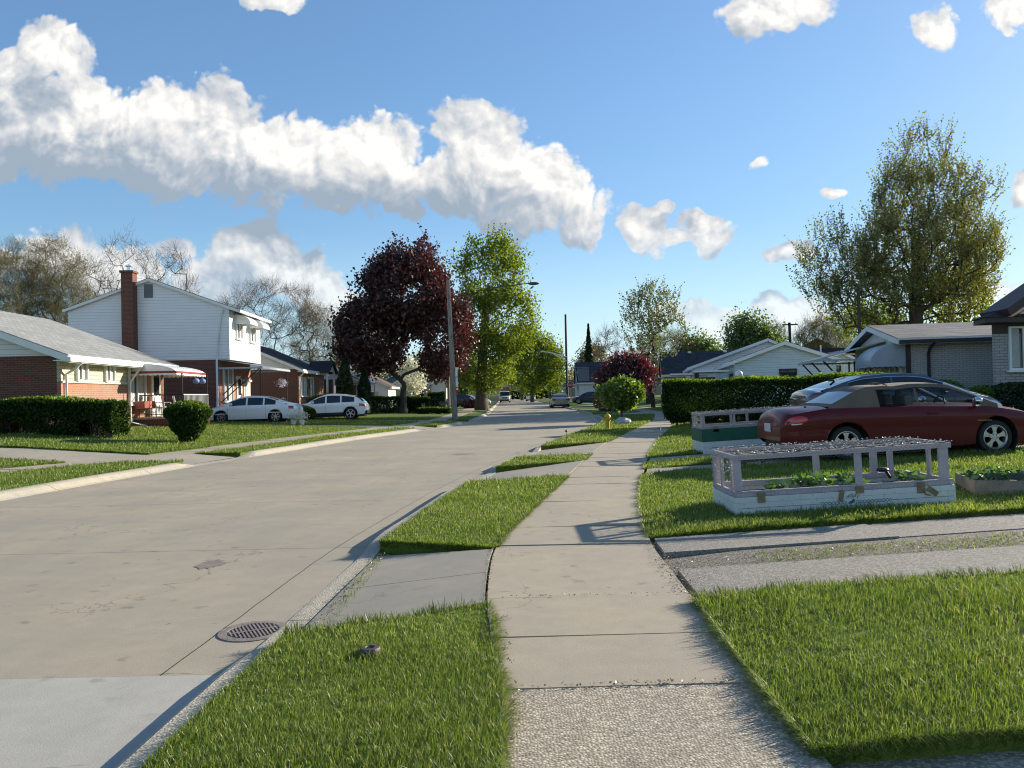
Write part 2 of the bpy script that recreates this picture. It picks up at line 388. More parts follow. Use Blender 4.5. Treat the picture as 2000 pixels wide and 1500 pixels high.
st = b.n('ShaderNodeMapping'); b.set(st.inputs['Vector'], c); st.inputs['Scale'].default_value = (.5, 3.0, 1); n3 = b.noise(st.outputs[0], 2.2, 4)
cc = b.mix(b.map(n1, .35, .68), (.10, .15, .020), (.15, .20, .034)); cc = b.mix(b.map(n2, .35, .7, 0, .6), cc, (.03, .065, .012)); cc = b.mix(b.map(n3, .45, .7, 0, .35), cc, (.15, .20, .045))
pbsdf(b, o, cc, .9, bump=n2, bstr=.9, bdist=.05, spec=.15); MT['lawn'] = m
MT['farground'] = noisy('far_ground', (.08, .11, .035), .95, .4, .02, .3)
MT['white'] = noisy('white_paint', (.74, .74, .70), .5, .07, 2, 30, .05)
MT['whitemetal'] = noisy('white_metal', (.72, .73, .71), .4, .08, 2, 20, .03)
MT['black'] = noisy('black_metal', (.018, .018, .02), .5, .3, 4, 30, .05)
MT['darkgutter'] = noisy('dark_gutter', (.02, .018, .018), .45, .3, 4)
MT['glass'] = glassmat('window_glass')
MT['curtain'] = noisy('curtain', (.42, .41, .38), .9, .2, 5, 30)
MT['wood'] = noisy('weathered_wood', (.24, .20, .155), .85, .35, 5, 60, .5)
MT['rubber'] = noisy('rubber', (.018, .018, .018), .8, .3, 10, 60)
MT['cast'] = noisy('cast_iron', (.10, .085, .075), .6, .4, 12, 80, .4, metal=.6)
# ------------------------------------------------------------------ the plan of the street
def curve(pts, win=1.5):
    ys = np.arange(-8, 420, .25); p = np.array(pts, float)
    xs = np.interp(ys, p[:, 0], p[:, 1])
    out = xs.copy()
    for i, yy in enumerate(ys):          # window grows with distance
        w = min(win*(1+max(0, yy)/12), 9); k = (np.abs(ys-yy) <= w); ww = 1-np.abs(ys[k]-yy)/(w+.25)
        out[i] = (xs[k]*ww).sum()/ww.sum()
    return lambda y: np.interp(y, ys, out)
LK = curve([(-8, -9.1), (5, -8.95), (13, -8.66), (18.7, -7.9), (22, -7.2), (30, -5.75), (36, -3.9), (42, -2.6), (48, -2.0), (60, -1.85), (100, -2.0), (250, -3.2), (420, -4)])
RK = curve([(-8, -1.9), (3.4, -1.77), (4.9, -1.70), (6.2, -1.65), (7.9, -1.58), (9, -1.47), (12.6, -1.04), (16.2, -.47), (19, .1), (23.3, .92), (30, 2.5), (36.6, 4.05), (43, 5.0), (52, 5.5), (68, 5.45), (100, 5.3), (250, 4.2), (420, 3.4)], .6)
SL = curve([(-8, -.05), (3.9, -.08), (5.4, -.22), (7.5, -.22), (9.7, .19), (13.8, .98), (18, 1.78), (22, 2.6), (28, 4.2), (38, 6.9), (48, 8.9), (61, 9.6), (100, 9.3), (250, 8.2), (420, 7.4)], .6)
SR = curve([(-8, 1.15), (3, 1.2), (3.9, 1.21), (5.6, 1.27), (7.7, 1.33), (10, 1.62), (12.8, 2.12), (16.5, 2.85), (19.3, 3.46), (25.9, 5.05), (36, 7.7), (48, 10.3), (61, 11.0), (100, 10.7), (250, 9.6), (420, 8.8)], .6)
def TLi(y): return LK(y) - np.interp(y, [10, 17, 20, 24, 40, 46, 420], [3.4, 2.9, 1.75, 1.5, 1.6, 1.7, 1.7])     # left sidewalk, street side
def TLo(y): return TLi(y) - 1.25
ZR = -.12
def zroad(y): return ZR + .08*min(1, max(0, (y-45)/40))
def smooth01(t): t = min(1, max(0, t)); return t*t*(3-2*t)
def H(x, y):
    yy = float(y)
    sr = float(SR(yy)); to = float(TLo(yy))
    if x > sr:
        s = np.interp(yy, [14, 20], [.036, .062]); return .03 + min(s*(x-sr), .46)
    if x < to:
        s = np.interp(yy, [24, 34, 39, 60], [.075, .05, .03, .02]); return .03 + min(s*(to-x), .42)
    return .0
def ribbon(name, xa, xb, y0, y1, dy=.5, nx=4, zf=None, mat=None, s0=0, s1=0, dz=0.0, kind='structure', skirt=0.0, grow=1.0, link=True, data=None):
    ys = [y0]
    while ys[-1] < y1: ys.append(ys[-1] + dy*(1 + max(0, ys[-1]-20)/25*grow))
    ys[-1] = y1; m = len(ys); V = []
    fa = xa if callable(xa) else (lambda y, k=xa: k); fb_ = xb if callable(xb) else (lambda y, k=xb: k)
    for i, y in enumerate(ys):
        s = (y-y0)/(y1-y0)
        for j in range(nx+1):
            t = j/nx; x = float(fa(y))*(1-t)+float(fb_(y))*t
            yy = y + ((1-s)*s0 + s*s1)*(x-float(fa(y)))
            x = float(fa(yy))*(1-t)+float(fb_(yy))*t
            V.append((x, yy, (zf(x, yy) if zf else H(x, yy)) + dz))
    Qd = [(i*(nx+1)+j, i*(nx+1)+j+1, (i+1)*(nx+1)+j+1, (i+1)*(nx+1)+j) for i in range(m-1) for j in range(nx)]
    if data is not None: data.append((np.array(V).reshape(m, nx+1, 3)))
    if skirt:
        ring = [j for j in range(nx+1)] + [i*(nx+1)+nx for i in range(1, m)] + [(m-1)*(nx+1)+j for j in range(nx-1, -1, -1)] + [i*(nx+1) for i in range(m-2, 0, -1)]
        k = len(V); V += [(V[r][0], V[r][1], V[r][2]-skirt) for r in ring]; n = len(ring)
        Qd += [(ring[(i+1) % n], ring[i], k+i, k+(i+1) % n) for i in range(n)]
    if not link: return V, Qd
    o = npmesh(name, V, Qd, None, mat, smooth=not skirt); tag(o, kind=kind); return o
# base ground to the horizon, lying low under everything
V = []; gx = [-1500, -300, -90, -45, -30, 30, 45, 90, 300, 1500]; gy = [-60, -8, 30, 60, 100, 160, 260, 400, 900, 3000]
for y in gy:
    for x in gx: V.append((x, y, -.30 if abs(x) < 44 and y < 300 else (0.25 if y < 500 else .1)))
n = len(gx); Qd = [(i*n+j, i*n+j+1, (i+1)*n+j+1, (i+1)*n+j) for i in range(len(gy)-1) for j in range(n-1)]
tag(npmesh('ground', V, Qd, None, MT['farground']), kind='structure')
# road: old slabs, each cast separately, and one newer pale patch at the near end
def road_slabs():
    V = []; Qd = []
    joints = [4.55]; 
    while joints[-1] < 230: joints.append(joints[-1] + 3.75*(1+max(0, joints[-1]-60)/60))
    for i in range(len(joints)-1):
        jg = .0045*(1+max(0, joints[i]-8)/12); a, c_ = joints[i]+(jg if i else .0035), joints[i+1]-jg
        cols = [(lambda y: LK(y), lambda y: RK(y)-.40+.004*np.sin(y*9)), (lambda y: RK(y)-.392+.004*np.sin(y*9), lambda y: RK(y)+.02)]
        for fa, fb_ in cols:
            v_, q_ = ribbon('r', fa, fb_, a, c_, .3, 4, lambda x, y: zroad(y), link=False, grow=.4)
            k = len(V); V += v_; Qd += [tuple(z+k for z in q) for q in q_]
    return V, Qd
V, Qd = road_slabs(); tag(npmesh('road', V, Qd, None, MT['road']), kind='structure')
ribbon('road', LK, lambda y: RK(y)+.02, -6, 4.552, .6, 4, lambda x, y: ZR, MT['newroad'])
ribbon('road_bed', lambda y: LK(y)-.3, lambda y: RK(y)+.1, -6, 240, 1.5, 2, lambda x, y: zroad(y)-.02, MT['tar'])
# cross street beyond
ribbon('cross_street', -60, 60, 232, 240, 4, 6, lambda x, y: -.03, MT['road'])
# driveways: (y0, y1, slope) of the cuts in each kerb
RD = [(5.1, 7.65), (13.75, 15.6), (18.3, 21.0), (50, 54), (66, 69.5), (84, 88), (104, 108)]
LD = [(19.2, 21.4), (35.6, 38.2), (43.2, 45.6), (62, 65), (80, 83), (100, 104)]
def cut(y, D):
    k = 1.0
    for a, b_ in D:
        if a <= y <= b_: k = 0.0
        elif a-.7 < y < a: k = min(k, (a-y)/.7)
        elif b_ < y < b_+.7: k = min(k, (y-b_)/.7)
    return smooth01(k)
def kerb(name, fx, D, side, prof, y0, y1):
    V = []; Qd = []; y = y0
    while y < y1:
        step = 2.9*(1+max(0, y-50)/40); a, c_ = y+.006, min(y+step-.006, y1); n = 9
        k0 = len(V); m = len(prof)
        for i in range(n+1):
            yy = a+(c_-a)*i/n; k = cut(yy, D); zb = zroad(yy)
            tilt = .004*sin(yy*1.7)
            for (dx_, dz_) in prof:
                V.append((float(fx(yy))+side*dx_, yy, zb + (dz_*(k*.93+.07)*(.55 if side > 0 and yy < 5.2 else 1) if dz_ > 0 else dz_) + (tilt if dz_ > .03 else 0)))
        Qd += [(k0+i*m+j, k0+i*m+j+1, k0+(i+1)*m+j+1, k0+(i+1)*m+j) for i in range(n) for j in range(m-1)]
        for e in (0, n): 
            for j in range(0, m-3, 1): Qd.append((k0+e*m, k0+e*m+j+1, k0+e*m+j+2, k0+e*m+j+2))
        y += step
    Qd = [q for q in Qd if len(set(q)) == 4]; 
    o = npmesh(name, V, Qd, None, MT['kerb']); tag(o, kind='structure'); return o
kerb('kerb', RK, RD, 1, [(0, -.05), (.0, .004), (.015, .085), (.05, .112), (.17, .118), (.18, -.2)], -6, 230)
kerb('kerb', LK, LD, -1, [(0, -.05), (.0, .003), (.05, .02), (.17, .095), (.24, .118), (.36, .122), (.37, -.2)], -6, 230)
# sidewalks, slab by slab
def slabs(name, fa, fb_, joints, mat, zf, gap=.007, s=.015, jig=.006):
    V = []; Qd = []
    for a, c_ in zip(joints[:-1], joints[1:]):
        g = gap*(.6+1.1*random.random())*(1+max(0, a-7)/14); j1 = random.uniform(-jig, jig); tx = random.uniform(-jig, jig)
        v_, q_ = ribbon('s', fa, fb_, a+g, c_-g, max(.24, (c_-a)/4), 4, lambda x, y: zf(x, y)+j1+tx*(x-float(fa(y))), s0=s, s1=s, link=False, skirt=.06)
        k = len(V); V += v_; Qd += [tuple(z+k for z in q) for q in q_]
    return tag(npmesh(name, V, Qd, None, mat), kind='structure')
j = [3.90, 4.72, 5.62, 6.62, 7.55]
slabs('sidewalk', SL, SR, j, MT['walk'], lambda x, y: .012)
jj = [7.55]
while jj[-1] < 230: jj.append(jj[-1] + .99*(1+max(0, jj[-1]-30)/50))
slabs('sidewalk', SL, SR, jj, MT['walk'], lambda x, y: .012)
slabs('sidewalk', SL, lambda y: SR(y)+.03, [-6, -1.0, 1.2, 3.895], MT['agg'], lambda x, y: .012, s=.04)
jj = [10.0]
while jj[-1] < 230: jj.append(jj[-1] + 1.25*(1+max(0, jj[-1]-30)/50))
slabs('sidewalk', TLo, TLi, jj, MT['walk'], lambda x, y: .012, s=.02)
ribbon('sidewalk_bed', lambda y: SL(y)+.02, lambda y: SR(y)-.02, -6, 230, 1, 2, lambda x, y: -.02, MT['tar'])
ribbon('sidewalk_bed', lambda y: TLo(y)+.02, lambda y: TLi(y)-.02, 8, 230, 1, 2, lambda x, y: -.02, MT['tar'])
# right aprons between kerb and sidewalk
def apron_r(y0, y1, s0, s1, nj=2):
    def zf(x, y):
        a = float(RK(y))+.17; b_ = float(SL(y)); t = min(1, max(0, (x-a)/(b_-a))); return zroad(y)+.012 + t*(.018-ZR-.012-(zroad(y)-ZR))
    V = []; Qd = []; js = np.linspace(y0, y1, nj+1)
    for i in range(nj):
        v_, q_ = ribbon('a', lambda y: RK(y)+.19, lambda y: SL(y)-.02, js[i]+(.006 if i else 0), js[i+1]-.006, .35, 5, zf, s0=s0+(s1-s0)*i/nj, s1=s0+(s1-s0)*(i+1)/nj, link=False, skirt=.05)
        k = len(V); V += v_; Qd += [tuple(z+k for z in q) for q in q_]
    return tag(npmesh('driveway_apron', V, Qd, None, MT['apron']), kind='structure')
apron_r(5.12, 7.75, .30, -.30); apron_r(13.3, 15.9, .3, .62); apron_r(18.0, 21.6, .4, .6)
for a, b_ in RD[3:]: apron_r(a, b_, .1, .1)
def apron_l(y0, y1):
    def zf(x, y):
        a = float(LK(y))-.36; b_ = float(TLi(y)); t = min(1, max(0, (a-x)/(a-b_))); return zroad(y)+.012 + t*(.006-zroad(y))
    return ribbon('driveway_apron', lambda y: TLi(y)+.02, lambda y: LK(y)-.38, y0, y1, .5, 5, zf, MT['apron'])
for a, b_ in LD: apron_l(a, b_)
# lawns: raised turf sheets with cut edges
LAWN = []
def lawn(xa, xb, y0, y1, dy=.5, nx=6, s0=0, s1=0, dz=.0, name='lawn', zf=None):
    return ribbon(name, xa, xb, y0, y1, dy, nx, zf, MT['lawn'], s0, s1, dz, skirt=.3, data=LAWN)
vz = lambda x, y: .004 + .0*x
KR = lambda y: RK(y)+.17
lawn(KR, lambda y: SL(y)+.02, -6, 5.05, .35, 6, s1=.33, zf=lambda x, y: .004-.05*min(1, max(0, (float(SL(y))-x)/1.5)))
lawn(KR, lambda y: SL(y)+.02, 7.95, 13.2, .35, 6, s0=-.34, s1=.30, zf=vz)
lawn(KR, lambda y: SL(y)+.02, 15.75, 17.9, .35, 6, s0=.62, s1=.35, zf=vz)
lawn(KR, lambda y: SL(y)+.02, 21.7, 50, .5, 6, s0=.7, s1=.1, zf=vz)
for a, b_ in ((54, 66), (69.5, 84), (88, 104), (108, 200)): lawn(KR, lambda y: SL(y)+.02, a, b_, 1.5, 3, zf=vz)
ends = [(8, 19.0), (21.6, 35.4), (38.4, 43.0), (45.8, 62), (65, 80), (83, 100), (104, 200)]
for a, b_ in ends: lawn(lambda y: TLi(y)+.02, lambda y: LK(y)-.37, a, b_, .6, 4, zf=vz)
# right private lawns
SRo = lambda y: SR(y)-.015
lawn(SRo, 9.0, 3.13, 5.42, .35, 14, s0=0, s1=.045, dz=.03)
lawn(SRo, 9.0, -6, 1.6, .5, 8)
lawn(SRo, 16.0, 7.85, 13.75, .5, 18, s0=.07, s1=.08)
lawn(SRo, 16.0, 14.75, 16.0, .4, 14, s0=.03, s1=.03)
lawn(SRo, 30.0, 17.1, 50, .8, 22, s0=.03)
for a, b_ in ((54, 66), (69.5, 84), (88, 104), (108, 200)): lawn(SRo, 45.0, a, b_, 2.5, 10)
# left private lawns (far side first column meets the sidewalk)
TLx = lambda y: TLo(y)-.02
lawn(-45.0, TLx, 8, 19.1, 1, 14)
lawn(-45.0, TLx, 21.6, 36.6, .8, 26, s1=-.0)
lawn(-45.0, TLx, 39.3, 44.2, .8, 22)
lawn(-45.0, TLx, 46.8, 62, 1.0, 20)
for a, b_ in ((65, 80), (83, 100), (104, 200)): lawn(-60.0, TLx, a, b_, 2.5, 10)
# driveways
dH = lambda x, y: H(x, y)-.035
ribbon('driveway', -45, TLx, 19.0, 21.7, .5, 10, dH, MT['apron'])
ribbon('driveway', -45, TLx, 36.5, 39.4, .5, 10, dH, MT['apron'])
ribbon('driveway', -45, TLx, 44.1, 46.9, .5, 10, dH, MT['apron'])
for a, b_ in LD[3:]: ribbon('driveway', -45, TLx, a, b_, 1, 6, dH, MT['apron'])
for a, b_ in RD[3:]: ribbon('driveway', SRo, 45, a, b_, 1, 6, dH, MT['apron'])
ribbon('front_path', SRo, 9.0, 1.6, 3.14, .4, 6, dH, MT['agg'])
# near right driveway: two old tracks with gravel between
ribbon('driveway', SRo, 20, 5.35, 8.1, .3, 24, lambda x, y: H(x, y)-.042, MT['gravel'], s0=.05, s1=.07)
def track(y0, y1, js, mat, dz, s=.05):
    V = []; Qd = []
    for a, b_ in zip(js[:-1], js[1:]):
        q = random.uniform(-.008, .008)
        v_, q_ = ribbon('t', (lambda y, a=a: max(a, float(SR(y))+.05)+.005), b_-.005, y0+s*(a-1.0), y1+s*(a-1.0), .25, 6, lambda x, y: H(x, y)+dz+q, s0=s, s1=s, link=False, skirt=.05)
        k = len(V); V += v_; Qd += [tuple(z+k for z in qq) for qq in q_]
    return tag(npmesh('driveway', V, Qd, None, mat), kind='structure')
track(5.42, 6.42, [1.0, 3.05, 4.6, 6.6, 9, 12, 16], MT['drive'], -.026)
track(7.08, 7.78, [1.0, 3.6, 5.6, 8, 12, 16], MT['drive'], -.028, .06)
track(13.65, 14.85, [1.0, 3.9, 6.2, 9, 12, 16], MT['apron'], -.022, .06)
track(15.9, 17.15, [1.0, 4.6, 7.2, 10, 13, 17], MT['apron'], -.022, .03)
# ------------------------------------------------------------------ grass blades
def blades(patches, name, dens0, r0, pw, ymax, hgt=(.045, .085), seed=1, wid=.0042, mat=None, lim=None, label=None):
    rs = np.random.RandomState(seed); P = []
    for A in patches:
        a = A[:-1, :-1]; b_ = A[:-1, 1:]; c_ = A[1:, 1:]; d = A[1:, :-1]
        cen = (a+b_+c_+d)/4; r = np.hypot(cen[..., 0], cen[..., 1])
        area = np.linalg.norm(np.cross(b_-a, d-a), axis=-1)
        vis = (np.abs(cen[..., 0]) < .80*cen[..., 1]+2.2) & (cen[..., 1] < ymax) & (cen[..., 1] > 1.6)
        den = np.where(r < r0, dens0, dens0*(r0/np.maximum(r, .1))**pw)*vis
        cnt = rs.poisson(area*den).ravel()
        idx = np.repeat(np.arange(cnt.size), cnt); s = rs.rand(idx.size)[:, None]; t = rs.rand(idx.size)[:, None]
        fa, fb2, fc, fd = (q.reshape(-1, 3)[idx] for q in (a, b_, c_, d))
        P.append(fa*(1-s)*(1-t)+fb2*s*(1-t)+fc*s*t+fd*(1-s)*t)
    P = np.concatenate(P); n = len(P)
    r = np.hypot(P[:, 0], P[:, 1]); k = np.maximum(1, r/r0)
    w = wid*k**.85*rs.uniform(.7, 1.3, n)
    clump = .62+.34*(np.sin(P[:, 0]*.9+2*np.sin(P[:, 1]*.7)) > -.2)*np.abs(np.sin(P[:, 1]*1.3+P[:, 0]*.6))+.5*np.clip(np.sin(P[:, 0]*3.1+np.sin(P[:, 1]*2.3)*2)*.5+.5*np.sin(P[:, 1]*4.7+P[:, 0]*1.3), -1, 1)*.5
    h = rs.uniform(*hgt, n)*clump*(1+.12*(k-1))
    yaw = rs.uniform(0, 2*pi, n); lean = np.abs(rs.normal(.35, .35, n)); bend = rs.uniform(.1, .7, n)
    d = np.stack([np.cos(yaw), np.sin(yaw), 0*yaw], 1); sdir = np.stack([-np.sin(yaw+rs.normal(0, .8, n)), np.cos(yaw), 0*yaw], 1)
    sdir /= np.linalg.norm(sdir, axis=1)[:, None]
    up = np.array([0, 0, 1.0])
    mid = P + d*(h*.5*np.sin(lean))[:, None] + up*(h*.55*np.cos(lean*.7))[:, None]
    tip = mid + d*(h*.5*np.sin(lean+bend))[:, None] + up*(h*.5*np.cos(np.minimum(lean+bend, 1.5)))[:, None]
    P[:, 2] -= .006
    V = np.stack([P-sdir*(w*.5)[:, None], P+sdir*(w*.5)[:, None], mid+sdir*(w*.42)[:, None], mid-sdir*(w*.42)[:, None], tip], 1)
    base = np.arange(n)[:, None]*5
    Qd = base+np.array([[0, 1, 2, 3]]); T = base+np.array([[3, 2, 4]])
    o = npmesh(name, V, Qd, T, mat); tag(o, label or 'short green lawn grass with bright tips', 'grass', kind='stuff')
    print('T blades', n); return o
m, b, o = M_('grass_blade'); c = coord(b)
r = b.n('ShaderNodeNewGeometry').outputs['Random Per Island']
n1 = b.noise(c, .9, 4, .6); n2 = b.noise(c, .22, 2)
cc = b.ramp(r, [(0, (.095, .145, .018)), (.40, (.15, .205, .032)), (.76, (.215, .265, .055)), (.88, (.31, .33, .12)), (1, (.48, .43, .24))])
cc = b.mix(b.map(n1, .35, .7, 0, .6), cc, (.14, .20, .03)); cc = b.mix(b.map(n2, .4, .65, 0, .35), cc, (.07, .135, .015))
d = b.n('ShaderNodeBsdfDiffuse'); b.set(d.inputs[0], cc)
t = b.n('ShaderNodeBsdfTranslucent'); b.set(t.inputs[0], b.mix(1.0, cc, (1.3, 1.35, .6), 'MULTIPLY'))
g = b.n('ShaderNodeBsdfGlossy'); g.inputs['Roughness'].default_value = .45
x = b.n('ShaderNodeMixShader'); x.inputs[0].default_value = .45; b.t.links.new(d.outputs[0], x.inputs[1]); b.t.links.new(t.outputs[0], x.inputs[2])
y = b.n('ShaderNodeMixShader'); y.inputs[0].default_value = .038; b.t.links.new(x.outputs[0], y.inputs[1]); b.t.links.new(g.outputs[0], y.inputs[2])
b.t.links.new(y.outputs[0], o.inputs[0]); MT['grass'] = m
blades(LAWN, 'grass', 9500, 3.6, 1.6, 48, hgt=(.026, .074), wid=.0031, mat=MT['grass'])
def fringe(patches, name, per_m, rmax, seed=3):
    rs = np.random.RandomState(seed); P = []; D = []; K = []; SH = []
    for A in patches:
        m_, n_ = A.shape[:2]; cen = A.reshape(-1, 3).mean(0)
        ring = [A[0, j] for j in range(n_)]+[A[i, n_-1] for i in range(1, m_)]+[A[m_-1, j] for j in range(n_-2, -1, -1)]+[A[i, 0] for i in range(m_-2, 0, -1)]
        ring = np.array(ring); nx_ = np.roll(ring, -1, 0)
        for p, q in zip(ring, nx_):
            r = np.hypot(*((p+q)/2)[:2]); y_ = (p+q)[1]/2
            if r > rmax or y_ < 1.5 or abs((p+q)[0]/2) > .8*y_+2: continue
            t = q-p; L_ = np.linalg.norm(t); 
            if L_ < 1e-4: continue
            out = np.array([t[1], -t[0], 0])/L_
            k = max(1, r/4.0); kb = 0 if (out[0] < -.7 and abs((p+q)[0]/2-RK(y_)-.17) < .1) or (out[0] > .7 and abs((p+q)[0]/2-LK(y_)+.37) < .1) else 1; n = rs.poisson(L_*per_m/k*(1.6 if out[1] < -.7 else 1)*(1 if kb else .45)); SH.append(np.full(n, 1.0 if kb else .45))
            u_ = rs.rand(n)[:, None]; P.append(p+(q-p)*u_-out*rs.rand(n)[:, None]*.02); D.append(np.repeat(out[None], n, 0)); K.append(np.full(n, k))
    P = np.concatenate(P); D = np.concatenate(D); K = np.concatenate(K)**.8; n = len(P)
    D = D+rs.normal(0, .45, (n, 3))*np.array([1, 1, 0]); D /= np.linalg.norm(D, axis=1)[:, None]; up = np.array([0, 0, 1.0])
    h = np.concatenate(SH)*rs.uniform(.05, .12, n)*(.6+.6*np.abs(np.sin(P[:, 0]*5+P[:, 1]*3.1))); a = rs.uniform(.3, 1.15, n); w = .0036*K
    sdir = np.cross(D, up); P[:, 2] -= rs.rand(n)**2*.075
    mid = P+D*(h*.5*np.sin(a))[:, None]+up*(h*.5*np.cos(a))[:, None]; a2 = a+rs.uniform(.3, 1.1, n)
    tip = mid+D*(h*.5*np.sin(a2))[:, None]+up*(h*.5*np.cos(a2))[:, None]; tip[:, 2] = np.maximum(tip[:, 2], np.minimum(P[:, 2], -.02)-.02)
    V = np.stack([P-sdir*(w*.5)[:, None], P+sdir*(w*.5)[:, None], mid+sdir*(w*.42)[:, None], mid-sdir*(w*.42)[:, None], tip], 1); base = np.arange(n)[:, None]*5
    tag(npmesh(name, V, base+np.array([[0, 1, 2, 3]]), base+np.array([[3, 2, 4]]), MT['grass']), 'longer grass blades leaning over the lawn edges', 'grass', kind='stuff')
fringe(LAWN, 'grass', 900, 26)
# ------------------------------------------------------------------ vegetation
def bark(name, col, scale=6):
    m, b, o = M_(name); c = coord(b); mp = b.n('ShaderNodeMapping'); b.set(mp.inputs['Vector'], c); mp.inputs['Scale'].default_value = (1, 1, .25)
    n = b.noise(mp.outputs[0], scale*2, 5, .7); cc = b.mix(b.map(n, .3, .7), tuple(v*.5 for v in col), tuple(v*1.3 for v in col))
    pbsdf(b, o, cc, .92, bump=n, bstr=.8, bdist=.03, spec=.15); return m
MT['bark'] = bark('bark', (.13, .105, .08)); MT['darkbark'] = bark('dark_bark', (.075, .06, .05)); MT['greybark'] = bark('grey_bark', (.17, .15, .125))
MT['purpleleaf'] = leafmat('purple_leaf', (.036, .013, .014), (.10, .030, .026), .35, (1.5, .7, .6), gloss=.05)
MT['linden'] = leafmat('yellow_green_leaf', (.10, .16, .012), (.20, .25, .022), .55, (1.35, 1.3, .4), gloss=.03)
MT['green2'] = leafmat('mid_green_leaf', (.07, .12, .018), (.13, .185, .03), .5)
MT['olive'] = leafmat('olive_leaf', (.085, .085, .022), (.17, .135, .035), .45, (1.35, 1.2, .5))
MT['silverleaf'] = leafmat('spring_maple_leaf', (.11, .13, .02), (.22, .22, .038), .5, (1.35, 1.25, .5)); MT['paleleaf'] = leafmat('pale_green_leaf', (.12, .15, .05), (.22, .24, .10), .45, (1.2, 1.2, .7))
MT['redleaf'] = leafmat('red_leaf', (.045, .008, .012), (.12, .018, .022), .4, (1.5, .6, .5))
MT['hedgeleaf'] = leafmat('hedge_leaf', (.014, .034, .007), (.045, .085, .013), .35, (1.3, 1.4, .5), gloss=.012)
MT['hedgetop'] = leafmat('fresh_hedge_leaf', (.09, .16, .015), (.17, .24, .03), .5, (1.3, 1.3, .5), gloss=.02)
MT['brightbush'] = leafmat('bright_bush_leaf', (.06, .12, .010), (.17, .24, .022), .5, (1.3, 1.3, .5), gloss=.05)
MT['darkgreen'] = leafmat('evergreen_leaf', (.012, .028, .010), (.035, .06, .018), .2, gloss=.04)
MT['blossom'] = leafmat('white_blossom', (.55, .55, .42), (.75, .74, .62), .5, (1, 1, .9))
MT['twig'] = leafmat('bare_twig', (.09, .062, .04), (.18, .13, .085), .1, (1, 1, 1), gloss=.02)
MT['twigolive'] = leafmat('budding_twig', (.11, .09, .04), (.21, .19, .075), .25, (1, 1, 1), gloss=.02)
def quads(P, size, rs, asp=1.0, up=None, flat=0.0, sizevar=.35):
    """leaf-sized quads at points P"""
    n = len(P); nrm = rs.normal(size=(n, 3)); nrm[:, 2] = nrm[:, 2]*(1+flat*2)
    nrm /= np.linalg.norm(nrm, axis=1)[:, None]
    a = rs.normal(size=(n, 3)) if up is None else up+rs.normal(size=(n, 3))*.45
    a -= (a*nrm).sum(1)[:, None]*nrm; a /= np.linalg.norm(a, axis=1)[:, None]+1e-9
    b_ = np.cross(nrm, a)
    sz = size*rs.uniform(1-sizevar, 1+sizevar, n)[:, None]
    A = a*sz*.5*asp; Bv = b_*sz*.5
    V = np.stack([P-A, P+Bv*.9-A*.1, P+A, P-Bv*.9-A*.1], 1).reshape(-1, 3)
    return V, np.arange(4*n).reshape(n, 4)
def in_ells(ells, n, rs, shell=.0):
    """random points in a union of ellipsoids ((cx,cy,cz),(rx,ry,rz)[,weight])"""
    w = np.array([e[1][0]*e[1][1]*e[1][2]*(e[2] if len(e) > 2 else 1) for e in ells]); w = w/w.sum()
    k = rs.choice(len(ells), n, p=w); d = rs.normal(size=(n, 3)); d /= np.linalg.norm(d, axis=1)[:, None]
    r = rs.rand(n)**(1/3.0); r = r*(1-shell) + shell*(.86+.14*rs.rand(n))
    C = np.array([e[0] for e in ells])[k]; R = np.array([e[1] for e in ells])[k]
    return C + d*r[:, None]*R
def skeleton(tips, trunk, rs, seg=.7, droop=0.0, upb=.35, pen=.6):
    P = [np.array(p, float) for p in trunk]; par = [-1]+list(range(len(trunk)-1)); origin = P[-1].copy() if len(P) < 4 else P[len(P)//2].copy()
    order = np.argsort(np.linalg.norm(tips-origin, axis=1)*(1+.15*rs.rand(len(tips))))
    first = max(1, len(trunk)//3); ends = []; dirs = [np.array([0, 0, 1.0])]*len(P)
    arr = np.zeros((len(trunk)+len(tips)*30, 3)); arr[:len(P)] = np.array(P); cnt = len(P)
    for ti in order:
        t = tips[ti]; A = arr[first:cnt]; d = np.linalg.norm(A-t, axis=1); cost = d + pen*np.maximum(0, A[:, 2]-t[2]+.25*d)
        j = int(np.argmin(cost))+first; p0 = arr[j]; dist = np.linalg.norm(t-p0); k = int(min(28, max(1, round(dist/seg)))); pd = dirs[j]
        m1 = p0+pd*dist*.22; m2 = t-np.array([0, 0, 1.0])*dist*upb + rs.normal(size=3)*dist*.05; prev = j
        for i in range(1, k+1):
            s = i/k; q = (1-s)**3*p0+3*(1-s)**2*s*m1+3*(1-s)*s*s*m2+s**3*t
            if i < k: q = q+rs.normal(size=3)*seg*.045
            arr[cnt] = q; par.append(prev); dv = q-arr[prev]; dirs.append(dv/(np.linalg.norm(dv)+1e-9)); prev = cnt; cnt += 1
        ends.append(prev)
    return arr[:cnt], np.array(par), np.array(ends), np.array(dirs)
def radii(P, par, r0, rt, ex=2.3):
    n = len(P); a = np.zeros(n); ch = np.zeros(n, int)
    for i in range(n-1, 0, -1):
        if a[i] == 0: a[i] = r0**ex
        a[par[i]] += a[i]*1.0 if True else 0
    a[0] = max(a[0], a[1]); r = a**(1/ex)
    return r*1.0 if rt is None else np.minimum(r, rt)*1.0 + 0*r
